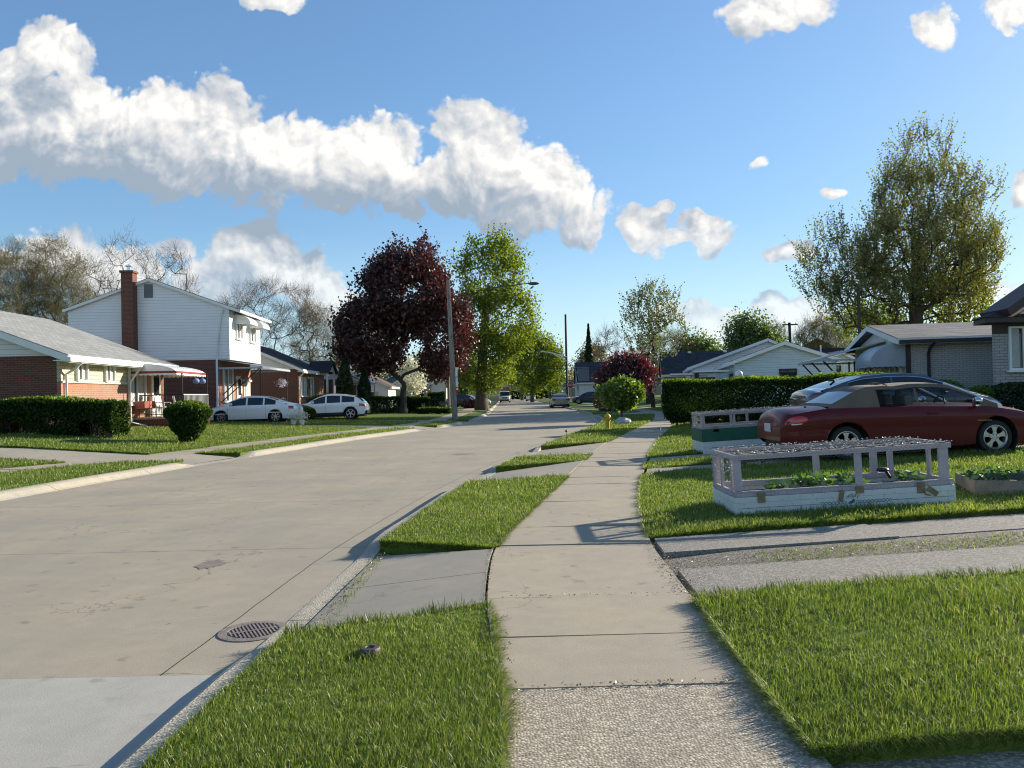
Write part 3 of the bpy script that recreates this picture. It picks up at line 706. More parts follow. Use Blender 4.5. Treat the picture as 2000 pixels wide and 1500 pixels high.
def tubes(P, par, R, ns=5, thin=3, rthin=.03, flare=None):
    V = []; Qd = []; T = []
    idx = np.arange(1, len(P)); 
    for sides, sel in ((ns, R[1:] >= rthin), (thin, R[1:] < rthin)):
        ii = idx[sel]
        if len(ii) == 0: continue
        a = P[par[ii]]; b_ = P[ii]; d = b_-a; ln = np.linalg.norm(d, axis=1)+1e-9; d = d/ln[:, None]
        u_ = np.cross(d, np.array([.31, .2, .93])); u_ /= np.linalg.norm(u_, axis=1)[:, None]+1e-9; w_ = np.cross(d, u_)
        ra = np.minimum(R[par[ii]], R[ii]*1.35); rb = R[ii]
        an = np.arange(sides)*2*pi/sides
        ring = lambda c_, r_: c_[:, None, :]+(u_[:, None, :]*np.cos(an)[None, :, None]+w_[:, None, :]*np.sin(an)[None, :, None])*r_[:, None, None]
        vv = np.concatenate([ring(a-d*(ra*.3)[:, None], ra), ring(b_, rb)], 1).reshape(-1, 3)
        k = sum(len(x) for x in V); base = k+np.arange(len(ii))[:, None, None]*2*sides
        jj = np.arange(sides); f = np.stack([jj, (jj+1) % sides, sides+(jj+1) % sides, sides+jj], 1)[None]
        V.append(vv); Qd.append((base+f).reshape(-1, 4))
    return np.concatenate(V), np.concatenate(Qd)
def tree(name, loc, ells, trunk, ntips, label, cat='tree', group=None, leaf='green2', lsize=.16, lper=18, spread=.45, r0=.012, rt=.3, barkm='bark', seed=1,
         sprig=0, sprlen=.7, sprup=.8, sprleaf=6, shell=.35, upb=.35, pen=.6, seg=.7, bare=False, twigm='twig', rz=0, asp=1.0, parts=('trunk', 'crown'), flat=0.0, twiglen=.6, fill=0, clumpy=0.0):
    rs = np.random.RandomState(seed)
    tips = in_ells(ells, ntips, rs, shell)
    if clumpy:
        g = np.sin(tips[:, 0]*1.7+seed)+np.sin(tips[:, 1]*1.9+seed*2)+np.sin(tips[:, 2]*1.6+seed*.7); keep = g > np.quantile(g, clumpy); tips = tips[keep]
    P, par, ends, dirs = skeleton(tips, trunk, rs, seg, upb=upb, pen=pen)
    R = radii(P, par, r0, rt)
    # taper the bole
    for i in range(len(trunk)): R[i] = max(R[i], rt*(1-.45*i/max(1, len(trunk)-1)))
    R[0] = rt*1.25
    root = empty(name, loc, rz, label, cat, group)
    V, Qd = tubes(P, par, R, 7, 3, .035)
    # sprigs
    C = []; U = []
    ep = P[ends]; ed = dirs[ends]
    if bare:
        k = sprig; pts = np.repeat(ep, k, 0)+rs.normal(size=(len(ep)*k, 3))*.25; dd = np.repeat(ed, k, 0)*.9+rs.normal(size=(len(ep)*k, 3))*.55+np.array([0, 0, sprup*.5])
        dd /= np.linalg.norm(dd, axis=1)[:, None]; ln = twiglen*rs.uniform(.4, 1.3, len(pts))[:, None]
        sd_ = np.cross(dd, rs.normal(size=dd.shape)); sd_ /= np.linalg.norm(sd_, axis=1)[:, None]; wv = lsize
        TV = np.stack([pts-sd_*wv*.5, pts+sd_*wv*.5, pts+dd*ln+sd_*wv*.2, pts+dd*ln-sd_*wv*.2], 1).reshape(-1, 3); TQ = np.arange(len(TV)).reshape(-1, 4)
        npmesh('trunk', V, Qd, None, MT[barkm], root, smooth=True)
        if lper:
            lp = np.repeat(pts+dd*ln*.6, lper, 0)+rs.normal(size=(len(pts)*lper, 3))*.18; lv, lq = quads(lp, .075, rs)
            LVo = npmesh('crown', np.concatenate([TV, lv]), np.concatenate([TQ, lq+len(TV)]), None, MT[twigm], root)
        else: npmesh('crown', TV, TQ, None, MT[twigm], root)
        return root
    pts = [np.repeat(ep, lper, 0)+rs.normal(size=(len(ep)*lper, 3))*spread]
    # leaves also along the last stretch of each branch
    back = par[ends]; pts.append(np.repeat(P[back], max(1, lper//2), 0)+rs.normal(size=(len(ep)*max(1, lper//2), 3))*spread*.8)
    if sprig:
        k = sprig; b0 = np.repeat(ep, k, 0)+rs.normal(size=(len(ep)*k, 3))*.2; dd = np.repeat(ed, k, 0)*.6+rs.normal(size=(len(ep)*k, 3))*.35+np.array([0, 0, sprup]); dd /= np.linalg.norm(dd, axis=1)[:, None]
        ln = sprlen*rs.uniform(.5, 1.4, len(b0))[:, None]; out = []
        for q in range(sprleaf): out.append(b0+dd*ln*(q+.5)/sprleaf+rs.normal(size=b0.shape)*.06)
        pts += out
        sv = np.cross(dd, rs.normal(size=dd.shape)); sv /= np.linalg.norm(sv, axis=1)[:, None]
        TV = np.stack([b0-sv*.009, b0+sv*.009, b0+dd*ln+sv*.004, b0+dd*ln-sv*.004], 1).reshape(-1, 3)
        TQ = np.arange(len(TV)).reshape(-1, 4)+len(V); V = np.concatenate([V, TV]); Qd = np.concatenate([Qd, TQ])
    npmesh('trunk', V, Qd, None, MT[barkm], root, smooth=True)
    if fill: pts.append(in_ells(ells, fill, rs, .3))
    pts = np.concatenate(pts); LV, LQ = quads(pts, lsize, rs, asp, flat=flat)
    npmesh('crown', LV, LQ, None, MT[leaf], root)
    return root
def bush(name, loc, ells, n, size, label, mat='hedgeleaf', top='hedgetop', seed=1, cat='bush', group=None, stems=7, stemh=.5, rz=0, topfrac=.3, boxes=None, stemspread=.3, shell=.55, holes=0.0, topn=.4):
    """leafy shrub or clipped hedge: leaves through a shell volume plus fresh leaves on top, on woody stems. boxes: (x0,x1,y0,y1,z0,z1)"""
    rs = np.random.RandomState(seed); root = empty(name, loc, rz, label, cat, group)
    pts = []
    if ells is not None:
        pts.append(in_ells(ells, int(n*.65), rs, shell)); pts.append(in_ells(ells, int(n*.35), rs, .95))
    if boxes is not None:
        vol = np.array([((b_[1]-b_[0])*(b_[3]-b_[2])+(b_[1]-b_[0]+b_[3]-b_[2])*(b_[5]-b_[4])) for b_ in boxes]); vol = vol/vol.sum()
        for b_, f in zip(boxes, vol):
            k = int(n*f); q = rs.rand(k, 3)
            face = rs.rand(k); ax = np.where(face < .55, 1, np.where(face < .75, 0, 2)); side = (rs.rand(k) < .5)*1.0
            dep = np.abs(rs.normal(0, .10, k))
            dims = np.array([b_[1]-b_[0], b_[3]-b_[2], b_[5]-b_[4]])
            for a in range(3):
                s_ = ax == a; dd = dep[s_]/dims[a]
                q[s_, a] = np.where(side[s_] > .5, 1-dd, dd) if a < 2 else 1-dd
            p = np.array([b_[0], b_[2], b_[4]])+q*dims + rs.normal(size=(k, 3))*.03
            # rounded, slightly wavy edges
            wob = .05*np.sin(p[:, 0]*2.1+seed)+.035*np.sin(p[:, 0]*5.3+p[:, 2]*3)
            p[:, 1] += wob*(q[:, 1]-.5)*2; p[:, 2] += .05*np.sin(p[:, 0]*1.7+seed*2)*q[:, 2]
            # batter towards the foot
            foot = np.clip(1-(p[:, 2]-b_[4])/(.35*dims[2]), 0, 1); p[:, 1] = p[:, 1]*(1-.22*foot)+(b_[2]+b_[3])/2*.22*foot
            pts.append(p)
    pts = np.concatenate(pts)
    if holes:
        g = np.sin(pts[:, 0]*4.1+seed)+np.sin(pts[:, 2]*6.3+pts[:, 0]*2.2)+np.sin(pts[:, 1]*5); low = pts[:, 2] < np.quantile(pts[:, 2], .45)
        pts = pts[~(low & (g > np.quantile(g, 1-holes)))]
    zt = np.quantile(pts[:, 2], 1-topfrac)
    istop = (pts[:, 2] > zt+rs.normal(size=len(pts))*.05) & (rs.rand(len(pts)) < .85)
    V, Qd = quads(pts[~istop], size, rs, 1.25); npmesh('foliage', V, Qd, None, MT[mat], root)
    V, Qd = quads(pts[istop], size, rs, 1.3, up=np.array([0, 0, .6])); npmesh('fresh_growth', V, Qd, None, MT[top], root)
    mb = MB(); lo = pts.min(0); hi = pts.max(0)
    for i in range(stems):
        x = rs.uniform(lo[0]*.7+hi[0]*.3 if ells is not None else lo[0]+.2, hi[0]*.7+lo[0]*.3 if ells is not None else hi[0]-.2); yq = (lo[1]+hi[1])/2+rs.uniform(-.12, .12)
        bx = x*stemspread*1.2 if ells is not None else x
        for w in range(3):
            mb.tube([(bx+rs.uniform(-.05, .05), yq, -.1), ((bx+x)/2+rs.uniform(-.08, .08), yq, stemh*.5), (x+rs.uniform(-.3, .3), yq+rs.uniform(-.15, .15), stemh+rs.uniform(0, .3))], [.022, .016, .008], 5)
    mb.build('stems', MT['greybark'], root, True)
    return root
def at(px, py, Y, g=None):
    """ground point under picture column px at depth Y"""
    x = Q(px, py, Y)[0]; return (x, Y, H(x, Y) if g is None else g)
def crown_at(px0, px1, pytop, pybot, Y, base):
    """ellipsoid filling a pixel window at depth Y, relative to base"""
    xa, _, zt = Q((px0+px1)/2-(px1-px0)/2, (pytop+pybot)/2, Y); xb = Q(px1, (pytop+pybot)/2, Y)[0]; z1 = Q((px0+px1)/2, pytop, Y)[2]; z0 = Q((px0+px1)/2, pybot, Y)[2]
    return (((xa+xb)/2-base[0], 0, (z0+z1)/2-base[2]), ((xb-xa)/2, (xb-xa)/2*.9, (z1-z0)/2))
def ca(px0, px1, pt, pb, Y, base, w=1.0, dy=0.0, fy=.9):
    c_, r_ = crown_at(px0, px1, pt, pb, Y, base); return ((c_[0], dy, c_[2]), (r_[0], r_[0]*fy, r_[2]), w)
# --- purple maple on the far lawn
b0 = at(787, 805, 62)
tree('purple_maple_tree', b0, [ca(700, 880, 490, 660, 62, b0), ca(655, 800, 570, 735, 62, b0), ca(800, 925, 560, 740, 62, b0), ca(750, 850, 462, 560, 62, b0, .8), ca(640, 720, 640, 720, 62, b0, .5)],
     [(0, 0, -.1), (0, 0, .8), (.05, 0, 1.6), (.15, .05, 2.3)], 820, 'large dark purple leaved maple standing on the lawn behind the wooden utility pole', leaf='purpleleaf', lsize=.22, lper=26, spread=.40, r0=.016, rt=.36, barkm='darkbark', seed=3, sprig=2, sprlen=1.0, sprleaf=7, shell=.45, fill=5000, upb=.3, clumpy=.06)
# --- tall yellow-green tree at the kerb
b0 = at(941, 800, 74)
tree('shade_tree', b0, [ca(890, 1030, 455, 600, 74, b0), ca(875, 960, 560, 690, 74, b0), ca(930, 1055, 560, 700, 74, b0), ca(885, 1010, 640, 770, 74, b0, 1.2), ca(950, 1010, 442, 520, 74, b0, .6), ca(1000, 1052, 520, 575, 74, b0, .5), ca(872, 910, 478, 540, 74, b0, .4)],
     [(0, 0, -.1), (0, 0, 1.5), (.1, 0, 3), (.2, 0, 5), (.3, .1, 7), (.6, .1, 9.5), (.9, .1, 12)], 780, 'tall yellow green leafy tree with thick twin trunk beside the left kerb', leaf='linden', lsize=.21, lper=22, spread=.42, r0=.016, rt=.62, barkm='bark', seed=5, sprig=1, sprlen=1.1, sprleaf=6, shell=.35, upb=.25, clumpy=.14)
# --- big sparse maple behind the white brick house
b0 = at(1795, 740, 72, .4); Z_ = 72
tree('silver_maple_tree', b0, [ca(1662, 1950, 400, 610, Z_, b0, 1.1), ca(1730, 1865, 255, 400, Z_, b0, 1.0), ca(1695, 1915, 320, 500, Z_, b0, .8), ca(1545, 1720, 440, 610, Z_, b0, .8), ca(1590, 1800, 520, 650, Z_, b0, .8), ca(1770, 1950, 450, 640, Z_, b0, 1.0), ca(1860, 1950, 335, 420, Z_, b0, .7)],
     [(0, 0, -.1), (0, 0, 2), (0, 0, 4.8), (-.15, 0, 7), (-.15, 0, 9.7), (.1, 0, 12.5), (.0, 0, 15.5)], 1250, 'very large maple with sparse olive green spring leaves behind the white brick house', leaf='silverleaf', lsize=.175, lper=2, spread=.25, r0=.022, rt=.8, barkm='darkbark', seed=8, sprig=6, sprlen=1.7, sprup=1.2, sprleaf=9, shell=.3, upb=.4, clumpy=.12, seg=1.1)
b1 = at(1850, 745, 78, .4)
tree('maple_tree', b1, [ca(1800, 1930, 520, 650, 78, b1), ca(1620, 1790, 590, 660, 78, b1, .7)], [(0, 0, -.1), (0, 0, 3), (.1, 0, 6)], 260, 'green leafed tree with a second trunk right of the very large maple', leaf='linden', lsize=.24, lper=16, spread=.6, rt=.6, r0=.024, seed=9, sprig=1, sprleaf=4, seg=1.1)
# --- young spiky tree past the hedge
b0 = at(1268, 785, 78, .3)
tree('pear_tree', b0, [ca(1215, 1300, 565, 700, 78, b0), ca(1255, 1345, 610, 700, 78, b0, .8), ca(1225, 1330, 560, 650, 78, b0, .7)], [(0, 0, -.1), (0, 0, 2), (0, 0, 3.6), (0, 0, 5)], 190, 'loose pale green tree with upswept branches above the dark red maple', leaf='paleleaf', lsize=.18, lper=5, spread=.2, r0=.018, rt=.3, barkm='darkbark', seed=11, sprig=3, sprlen=1.1, sprup=.8, sprleaf=8, upb=.5, shell=.6)
# --- dark red maple
b0 = at(1276, 790, 66, .25)
tree('red_maple_tree', b0, [ca(1175, 1280, 698, 768, 66, b0), ca(1165, 1240, 715, 775, 66, b0), ca(1190, 1262, 690, 740, 66, b0)], [(0, 0, -.1), (0, 0, .9), (-.3, 0, 1.6)], 220, 'low dark red leaved maple beyond the clipped ball shaped shrub', leaf='redleaf', lsize=.2, lper=30, spread=.35, rt=.2, barkm='darkbark', seed=12, fill=1500, sprig=1, sprleaf=4)
# --- trees lining the far street
far = [((1040, 780), 135, [(1000, 1085, 636, 770), (1040, 1102, 660, 760)], 'linden', 'yellow green street tree beyond the white van', 15, 280),
       ((1020, 782), 175, [(985, 1060, 628, 770)], 'green2', 'rounded mid green tree at the end of the street', 16, 240),
       ((915, 790), 110, [(880, 930, 680, 775), (890, 915, 650, 740)], 'green2', 'mid green tree between the utility pole and the twin trunk tree', 17, 200),
       ((1075, 778), 190, [(1060, 1105, 675, 775)], 'green2', 'small green tree left of the black steel pole', 18, 160),
       ((1400, 760), 120, [(1330, 1395, 655, 740), (1365, 1410, 668, 745)], 'green2', 'bushy green tree behind the tan house with dark roof', 20, 240),
       ((1455, 760), 105, [(1420, 1500, 604, 720), (1430, 1530, 640, 720)], 'green2', 'taller green tree rising behind the pale blue house', 21, 300),
       ((1180, 780), 170, [(1120, 1200, 668, 775)], 'olive', 'hazy olive tree behind the stop sign', 22, 220)]
for (pb, Y, es, lf, lab, sd_, nt_) in far:
    b0 = at(pb[0], pb[1], Y, 0.2)
    tree('street_tree', b0, [ca(*e, Y, b0) for e in es], [(0, 0, -.2), (0, 0, 2), (.1, 0, 4)], nt_, lab, group='trees far along the street', leaf=lf, lsize=.32, lper=30, spread=.7, r0=.03, rt=.4, seed=sd_, shell=.4, seg=1.2, clumpy=.12)
# --- bare and budding woods (a few builds, each standing alone)
woods = [  # base px, depth, ellipses px windows, kind, label
    ((30, 770), 70, [(-60, 95, 468, 640), (-30, 60, 500, 700)], 'twigolive', 'olive brown budding tree at the far left edge behind the grey roof', 31, 2),
    ((105, 770), 72, [(40, 165, 462, 640), (80, 190, 520, 690)], 'twigolive', 'olive brown budding tree left of the white two storey house', 32, 2),
    ((-40, 770), 66, [(-140, 30, 480, 700)], 'twigolive', 'budding tree cut off by the left edge of the view', 33, 2),
    ((235, 770), 78, [(185, 300, 450, 640)], 'twig', 'tall bare tree rising behind the brick chimney', 34, 0),
    ((150, 770), 84, [(110, 220, 500, 680)], 'twig', 'thin bare tree between the budding trees and the chimney', 38, 0),
    ((335, 770), 84, [(292, 382, 480, 640)], 'twig', 'bare tree above the right slope of the white gable', 35, 0),
    ((520, 775), 88, [(420, 560, 545, 720), (500, 650, 560, 740), (440, 620, 548, 660)], 'twig', 'wide bare grey brown tree right of the white two storey house', 36, 0),
    ((610, 775), 92, [(560, 680, 590, 760)], 'twigolive', 'olive budding tree left of the purple maple', 37, 2),
    ((700, 778), 100, [(650, 760, 620, 760)], 'twigolive', 'brownish budding tree behind the purple maple', 39, 2),
    ((1210, 775), 140, [(1150, 1240, 640, 770)], 'twig', 'hazy bare tree left of the pale upswept tree', 40, 0),
    ((1300, 772), 120, [(1240, 1370, 645, 750)], 'twigolive', 'budding olive tree behind the upswept tree', 41, 2),
    ((1500, 765), 130, [(1470, 1545, 630, 730)], 'twig', 'bare reddish tree behind the pale blue house', 42, 0),
    ((1590, 765), 90, [(1555, 1650, 620, 730)], 'twigolive', 'budding tree right of the wooden pole with crossarm', 43, 2),
    ((1700, 765), 100, [(1640, 1760, 600, 720)], 'twigolive', 'budding tree seen under the big maple', 44, 2),
    ((830, 780), 130, [(790, 890, 690, 775)], 'twigolive', 'olive tree behind the tan brick house far left', 45, 2)]
for (pb, Y, es, tw, lab, sd_, lp) in woods:
    b0 = at(pb[0], pb[1], Y, 0.1)
    k = Y/80; E_ = [ca(*e, Y, b0) for e in es]; hgt = max(e[0][2] for e in E_)
    nn = 420 if lp else (300 if len(es) > 1 else 150)
    tree('bare_tree' if not lp else 'budding_tree', b0, E_, [(0, 0, -.2), (.0, 0, hgt*.12), (.1, 0, hgt*.25)], nn, lab, group='woods behind the houses', bare=True, twigm=tw, lsize=.022*k, r0=.016*k, rt=.26, sprig=22 if len(es) > 1 else 13, twiglen=.9*k, lper=lp, seed=sd_, shell=.3, seg=.9, upb=.45, barkm='bark')
# distant wood closing the view
rs = np.random.RandomState(77); P = []
for i in range(260):
    x = rs.uniform(-220, 240); y = 290+rs.uniform(0, 80); hh = rs.uniform(10, 19); w = rs.uniform(4, 8)
    P.append(in_ells([((x, y, hh*.5), (w, w, hh*.5))], 520, rs, .2))
V, Qd = quads(np.concatenate(P), .8, rs); tag(npmesh('far_wood', V, Qd, None, MT['olive']), 'hazy olive brown wood closing the end of the view', 'wood', kind='stuff')
# --- conifer
b0 = at(1152, 775, 135, 0.1); rs = np.random.RandomState(5)
root = empty('spruce_tree', b0, 0, 'slim dark green spruce poking up right of the black pole', 'tree')
hh = Q(1152, 634, 135)[2]; n = 5000; z = rs.rand(n)**.7*hh; rr = (1-z/hh)*1.9*(.55+.45*np.abs(np.sin(z*2.2)))*np.sqrt(rs.rand(n)); th = rs.rand(n)*2*pi
V, Qd = quads(np.stack([rr*np.cos(th), rr*np.sin(th), z], 1), .35, rs); npmesh('crown', V, Qd, None, MT['darkgreen'], root)
MB().tube([(0, 0, -.2), (0, 0, hh*.9)], [.2, .03], 6).build('trunk', MT['darkbark'], root)
# --- arborvitae columns
for (px, Y, pt, wpx, lab) in ((674, 56, 702, 30, 'tall dark arborvitae column at the corner of the dark roofed house'), (712, 58, 722, 24, 'shorter dark arborvitae beside the rounded awning')):
    b0 = at(px, 790, Y); hh = Q(px, pt, Y)[2]-b0[2]; wr = wpx*Y/F/2; n = 4200; z = rs.rand(n)**.8*hh; pr = np.minimum(1, (1-z/hh)*2.6)**.8; rr = wr*pr*(.75+.25*rs.rand(n)); th = rs.rand(n)*2*pi
    root = empty('arborvitae', b0, 0, lab, 'evergreen', 'arborvitae by the dark roofed house'); V, Qd = quads(np.stack([rr*np.cos(th), rr*np.sin(th), z], 1), .16, rs, 1.4); npmesh('crown', V, Qd, None, MT['darkgreen'], root)
    MB().tube([(0, 0, -.2), (0, 0, hh*.8)], [.1, .03], 6).build('trunk', MT['darkbark'], root)
for (px, Y, pt, wpx, lab) in ((822, 95, 745, 12, 'small pointed arborvitae left of the utility pole'),):
    b0 = at(px, 790, Y); hh = Q(px, pt, Y)[2]-b0[2]; n = 1500; z = rs.rand(n)**.8*hh; rr = wpx*Y/F/2*np.minimum(1, (1-z/hh)*2.6)*(.75+.25*rs.rand(n)); th = rs.rand(n)*2*pi
    root = empty('arborvitae', b0, 0, lab, 'evergreen'); V, Qd = quads(np.stack([rr*np.cos(th), rr*np.sin(th), z], 1), .2, rs, 1.4); npmesh('crown', V, Qd, None, MT['darkgreen'], root)
    MB().tube([(0, 0, -.2), (0, 0, hh*.8)], [.1, .03], 6).build('trunk', MT['darkbark'], root)
# --- blossom tree
b0 = at(806, 788, 82)
tree('blossom_tree', b0, [ca(778, 834, 700, 768, 82, b0)], [(0, 0, -.1), (0, 0, 1.2)], 150, 'small white flowering tree behind the purple maple trunk', leaf='blossom', lsize=.16, lper=16, spread=.3, rt=.12, seed=50)
# --- ball shaped shrub in the right verge
b0 = (5.45, 38.5, 0.0)
tree('ball_shrub', b0, [((0, 0, 1.42), (1.06, 1.0, .46)), ((.1, 0, 1.68), (.76, .8, .34)), ((.05, 0, 1.05), (.62, .58, .36), .6)], [(0, 0, -.1), (.02, 0, .35), (0, 0, .8)], 330, 'round topped bright green standard shrub on a short trunk in the right verge', cat='shrub', leaf='brightbush', lsize=.15, lper=30, spread=.14, rt=.09, seed=51, shell=.6, fill=5000, r0=.006, seg=.25)
# --- big clipped hedge on the right
pA = Q(1292, 800, 31.5); pB = Q(1640, 800, 24.6); dxy = Vector((pB[0]-pA[0], pB[1]-pA[1])); Lh = dxy.length; ang = atan2(dxy.y, dxy.x)
gz = .15
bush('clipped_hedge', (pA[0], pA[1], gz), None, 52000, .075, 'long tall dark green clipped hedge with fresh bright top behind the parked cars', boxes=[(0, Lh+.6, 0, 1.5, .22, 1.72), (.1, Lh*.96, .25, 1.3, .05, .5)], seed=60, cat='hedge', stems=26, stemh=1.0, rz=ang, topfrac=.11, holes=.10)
# --- left hedges
pA = Q(-90, 830, 26.2); pB = Q(212, 830, 24.8); dxy = Vector((pB[0]-pA[0], pB[1]-pA[1])); ang = atan2(dxy.y, dxy.x)
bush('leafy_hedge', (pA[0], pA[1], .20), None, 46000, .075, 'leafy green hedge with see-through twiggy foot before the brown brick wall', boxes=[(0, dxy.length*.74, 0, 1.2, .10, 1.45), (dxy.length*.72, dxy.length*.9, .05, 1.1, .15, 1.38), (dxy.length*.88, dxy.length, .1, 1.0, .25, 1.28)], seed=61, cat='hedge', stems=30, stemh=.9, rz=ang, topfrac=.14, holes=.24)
b0 = at(368, 860, 25.3)
bush('round_bush', (b0[0], b0[1], b0[2]-.02), [((0, 0, 1.0), (.78, .65, .40)), ((0, 0, .68), (.60, .55, .5), .8), ((0, 0, .36), (.40, .38, .36), .6)], 12000, .065, 'single flared green bush standing alone on the left lawn', seed=62, stems=9, stemh=.7, topfrac=.16)
# --- hedges beyond the white suv
def simple_hedge(pxa, pxb, pyg, Y, hgt, lab, sd_, dep=1.0, dY=0.0, n=9000, size=.1, g=None, tf=.2):
    a = Q(pxa, pyg, Y); c_ = Q(pxb, pyg, Y+dY); d_ = Vector((c_[0]-a[0], c_[1]-a[1])); gg = H(a[0], Y) if g is None else g
    bush('hedge', (a[0], a[1], gg-.03), None, n, size, lab, boxes=[(0, d_.length, 0, dep, .05, hgt)], seed=sd_, cat='hedge', stems=8, stemh=.6, rz=atan2(d_.y, d_.x), topfrac=tf, holes=.15)
simple_hedge(705, 790, 800, 60, 1.35, 'dark hedge between the white suv and the purple maple trunk', 63, dY=2)
simple_hedge(795, 838, 800, 64, 1.3, 'dark hedge directly right of the purple maple trunk', 64)
simple_hedge(836, 868, 800, 66, 1.7, 'tall loose hedge left of the wooden utility pole', 65, n=5000)
simple_hedge(815, 880, 808, 60, .45, 'knee high clipped hedge at the foot of the loose hedge', 66, n=4000, dep=.8)
simple_hedge(1000, 1072, 780, 205, 2.3, 'long dark hedge closing the end of the street', 67, dep=3, n=5000, size=.3, g=0)
bb = at(585, 815, 43.5)
bush('round_bush', bb, [((0, 0, .45), (.95, .7, .45))], 5000, .07, 'low rounded clipped bush between the white sedan and the white suv', seed=68, stems=3, stemh=.3, topfrac=.2)
bb = at(640, 800, 50)
bush('round_bush', bb, [((0, 0, .75), (1.5, 1.0, .85))], 5000, .09, 'dark rounded bush under the front windows of the dark roofed house', mat='darkgreen', top='hedgeleaf', seed=69, stems=3, stemh=.3)
# --- bushes before the white brick houses
bb = at(1841, 745, 22.5); bush('round_bush', bb, [((0, 0, .78), (.60, .55, .40)), ((0, 0, .5), (.55, .5, .45))], 7000, .055, 'boxy clipped green bush left of the downspout wall', seed=70, stems=4, stemh=.3, topfrac=.18, boxes=None)
bb = at(1912, 750, 21.5); bush('round_bush', bb, [((0, 0, .62), (.45, .45, .34)), ((0, 0, .35), (.45, .4, .35))], 5000, .055, 'smaller yellow green bush against the white brick corner', seed=71, stems=4, stemh=.3, topfrac=.4)
bb = at(1925, 780, 22.0); bush('spreading_yew', bb, [((0, 0, .55), (.75, .6, .42)), ((.9, .2, .6), (.8, .6, .45))], 9000, .06, 'dark spreading yew behind the grey sedan bonnet', mat='darkgreen', top='hedgeleaf', seed=72, stems=4, stemh=.3, topfrac=.1)
bb = at(1992, 790, 21.2); bush('spreading_yew', bb, [((0, 0, .6), (.85, .6, .45)), ((.9, .0, .6), (.9, .6, .5)), ((-.4, 0, .3), (.5, .5, .3))], 9000, .06, 'dark spreading yew at the right edge beside the white stake', mat='darkgreen', top='hedgeleaf', seed=73, stems=4, stemh=.3, topfrac=.1)
bb = at(1885, 735, 24); bush('round_bush', (bb[0]-2.6, bb[1], bb[2]), [((0, 0, .75), (.7, .5, .28))], 2500, .06, 'flat green bush peeking over the grey sedan roof', seed=74, stems=4, stemh=.3, topfrac=.4)
bb = at(925, 792, 84); bush('red_bush', bb, [((-.2, 0, .5), (1.3, .8, .6))], 2600, .13, 'rust red weeping bush left of the twin trunk tree', mat='redleaf', top='redleaf', seed=75, stems=3, stemh=.4)
bb = at(1195, 785, 60); bush('twiggy_bush', bb, [((0, 0, .9), (1.6, 1.1, 1.1))], 3200, .12, 'olive twiggy bush in front of the dark red maple', mat='olive', top='paleleaf', seed=76, stems=8, stemh=1.0)
print('T veg done')
# ------------------------------------------------------------------ vehicles
MT['carglass'] = glassmat('car_glass', (.012, .016, .018), .03)
MT['seeglass'] = glassmat('clear_car_glass', (.02, .03, .035), .03, see=.82)
MT['tail'] = paint('tail_lamp_red', (.50, .012, .015), rough=.12); MT['lamp'] = paint('lamp_clear', (.62, .62, .62), rough=.1); MT['amber'] = paint('amber_lens', (.6, .2, .03), rough=.15)
MT['alloy'] = noisy('alloy', (.50, .49, .47), .32, .15, 6, metal=.75); MT['chrome'] = noisy('chrome', (.65, .65, .66), .12, .05, metal=1.0)
MT['plastic'] = noisy('black_plastic', (.022, .022, .024), .55, .2); MT['fabric'] = noisy('tan_fabric', (.15, .11, .078), .95, .18, 3, 120, .25)
MT['seat'] = noisy('seat_cloth', (.20, .175, .15), .9, .15); MT['plate'] = noisy('plate', (.55, .56, .58), .5, .1)
def ip(pts):
    p = np.array(pts, float); return lambda x: np.interp(x, p[:, 0], p[:, 1])
def sm(f, w=.06):
    return lambda x: (f(x-w)+f(x-w/2)+f(x)+f(x+w/2)+f(x+w))/5
def wheel(parent, x, y, r, rim, style, side):
    w = empty('wheel', (x, y, r)); w.parent = parent
    Mx = Matrix.Rotation(pi/2*(-1 if side > 0 else 1), 4, 'X')      # local +Z points outward
    t = .105
    MB().lathe([(rim*.98, -t), (r*.90, -t), (r*.985, -t*.75), (r, -t*.3), (r, t*.3), (r*.985, t*.75), (r*.92, t), (rim*1.04, t*.98), (rim*.99, t*.7)], n=28, M=Mx, cap=False).build('tyre', MT['rubber'], w, True)
    mb = MB(); mb.lathe([(rim*1.02, t*.80), (rim*1.03, t*.93), (rim*.97, t*.96), (rim*.90, t*.78), (rim*.87, -t*.5)], n=28, M=Mx, cap=False)
    n = 5 if style in ('five', 'slot') else 7 if style == 'seven' else 8
    mb.lathe([(.0001, t*.70), (rim*.16, t*.70), (rim*.22, t*.60), (rim*.24, t*.4)], n=14, M=Mx)
    for k in range(n):
        a = 2*pi*k/n+.31
        if style == 'slot':   # solid star with round holes: wide flared spokes
            pr = [(.18*rim, .20*rim), (.45*rim, .13*rim), (.72*rim, .20*rim), (.95*rim, .36*rim)]
        elif style == 'twin': pr = [(.15*rim, .10*rim), (.5*rim, .11*rim), (.92*rim, .20*rim)]
        else: pr = [(.15*rim, .11*rim), (.5*rim, .085*rim), (.93*rim, .13*rim)]
        pts = []
        for rr, hw in pr: pts.append((rr, -hw))
        for rr, hw in pr[::-1]: pts.append((rr, hw))
        R_ = Mx @ Matrix.Rotation(a, 4, 'Z'); mb.prism([R_ @ Vector((p[0], p[1], t*.50)) for p in pts], (R_.to_3x3() @ Vector((0, 0, t*.24))))
    mb.build('rim', MT['alloy'], w, False)
    MB().lathe([(.0001, 0), (rim*.9, 0)], n=20, M=Mx).build('brake_disc', MT['plastic'], w)
    return w
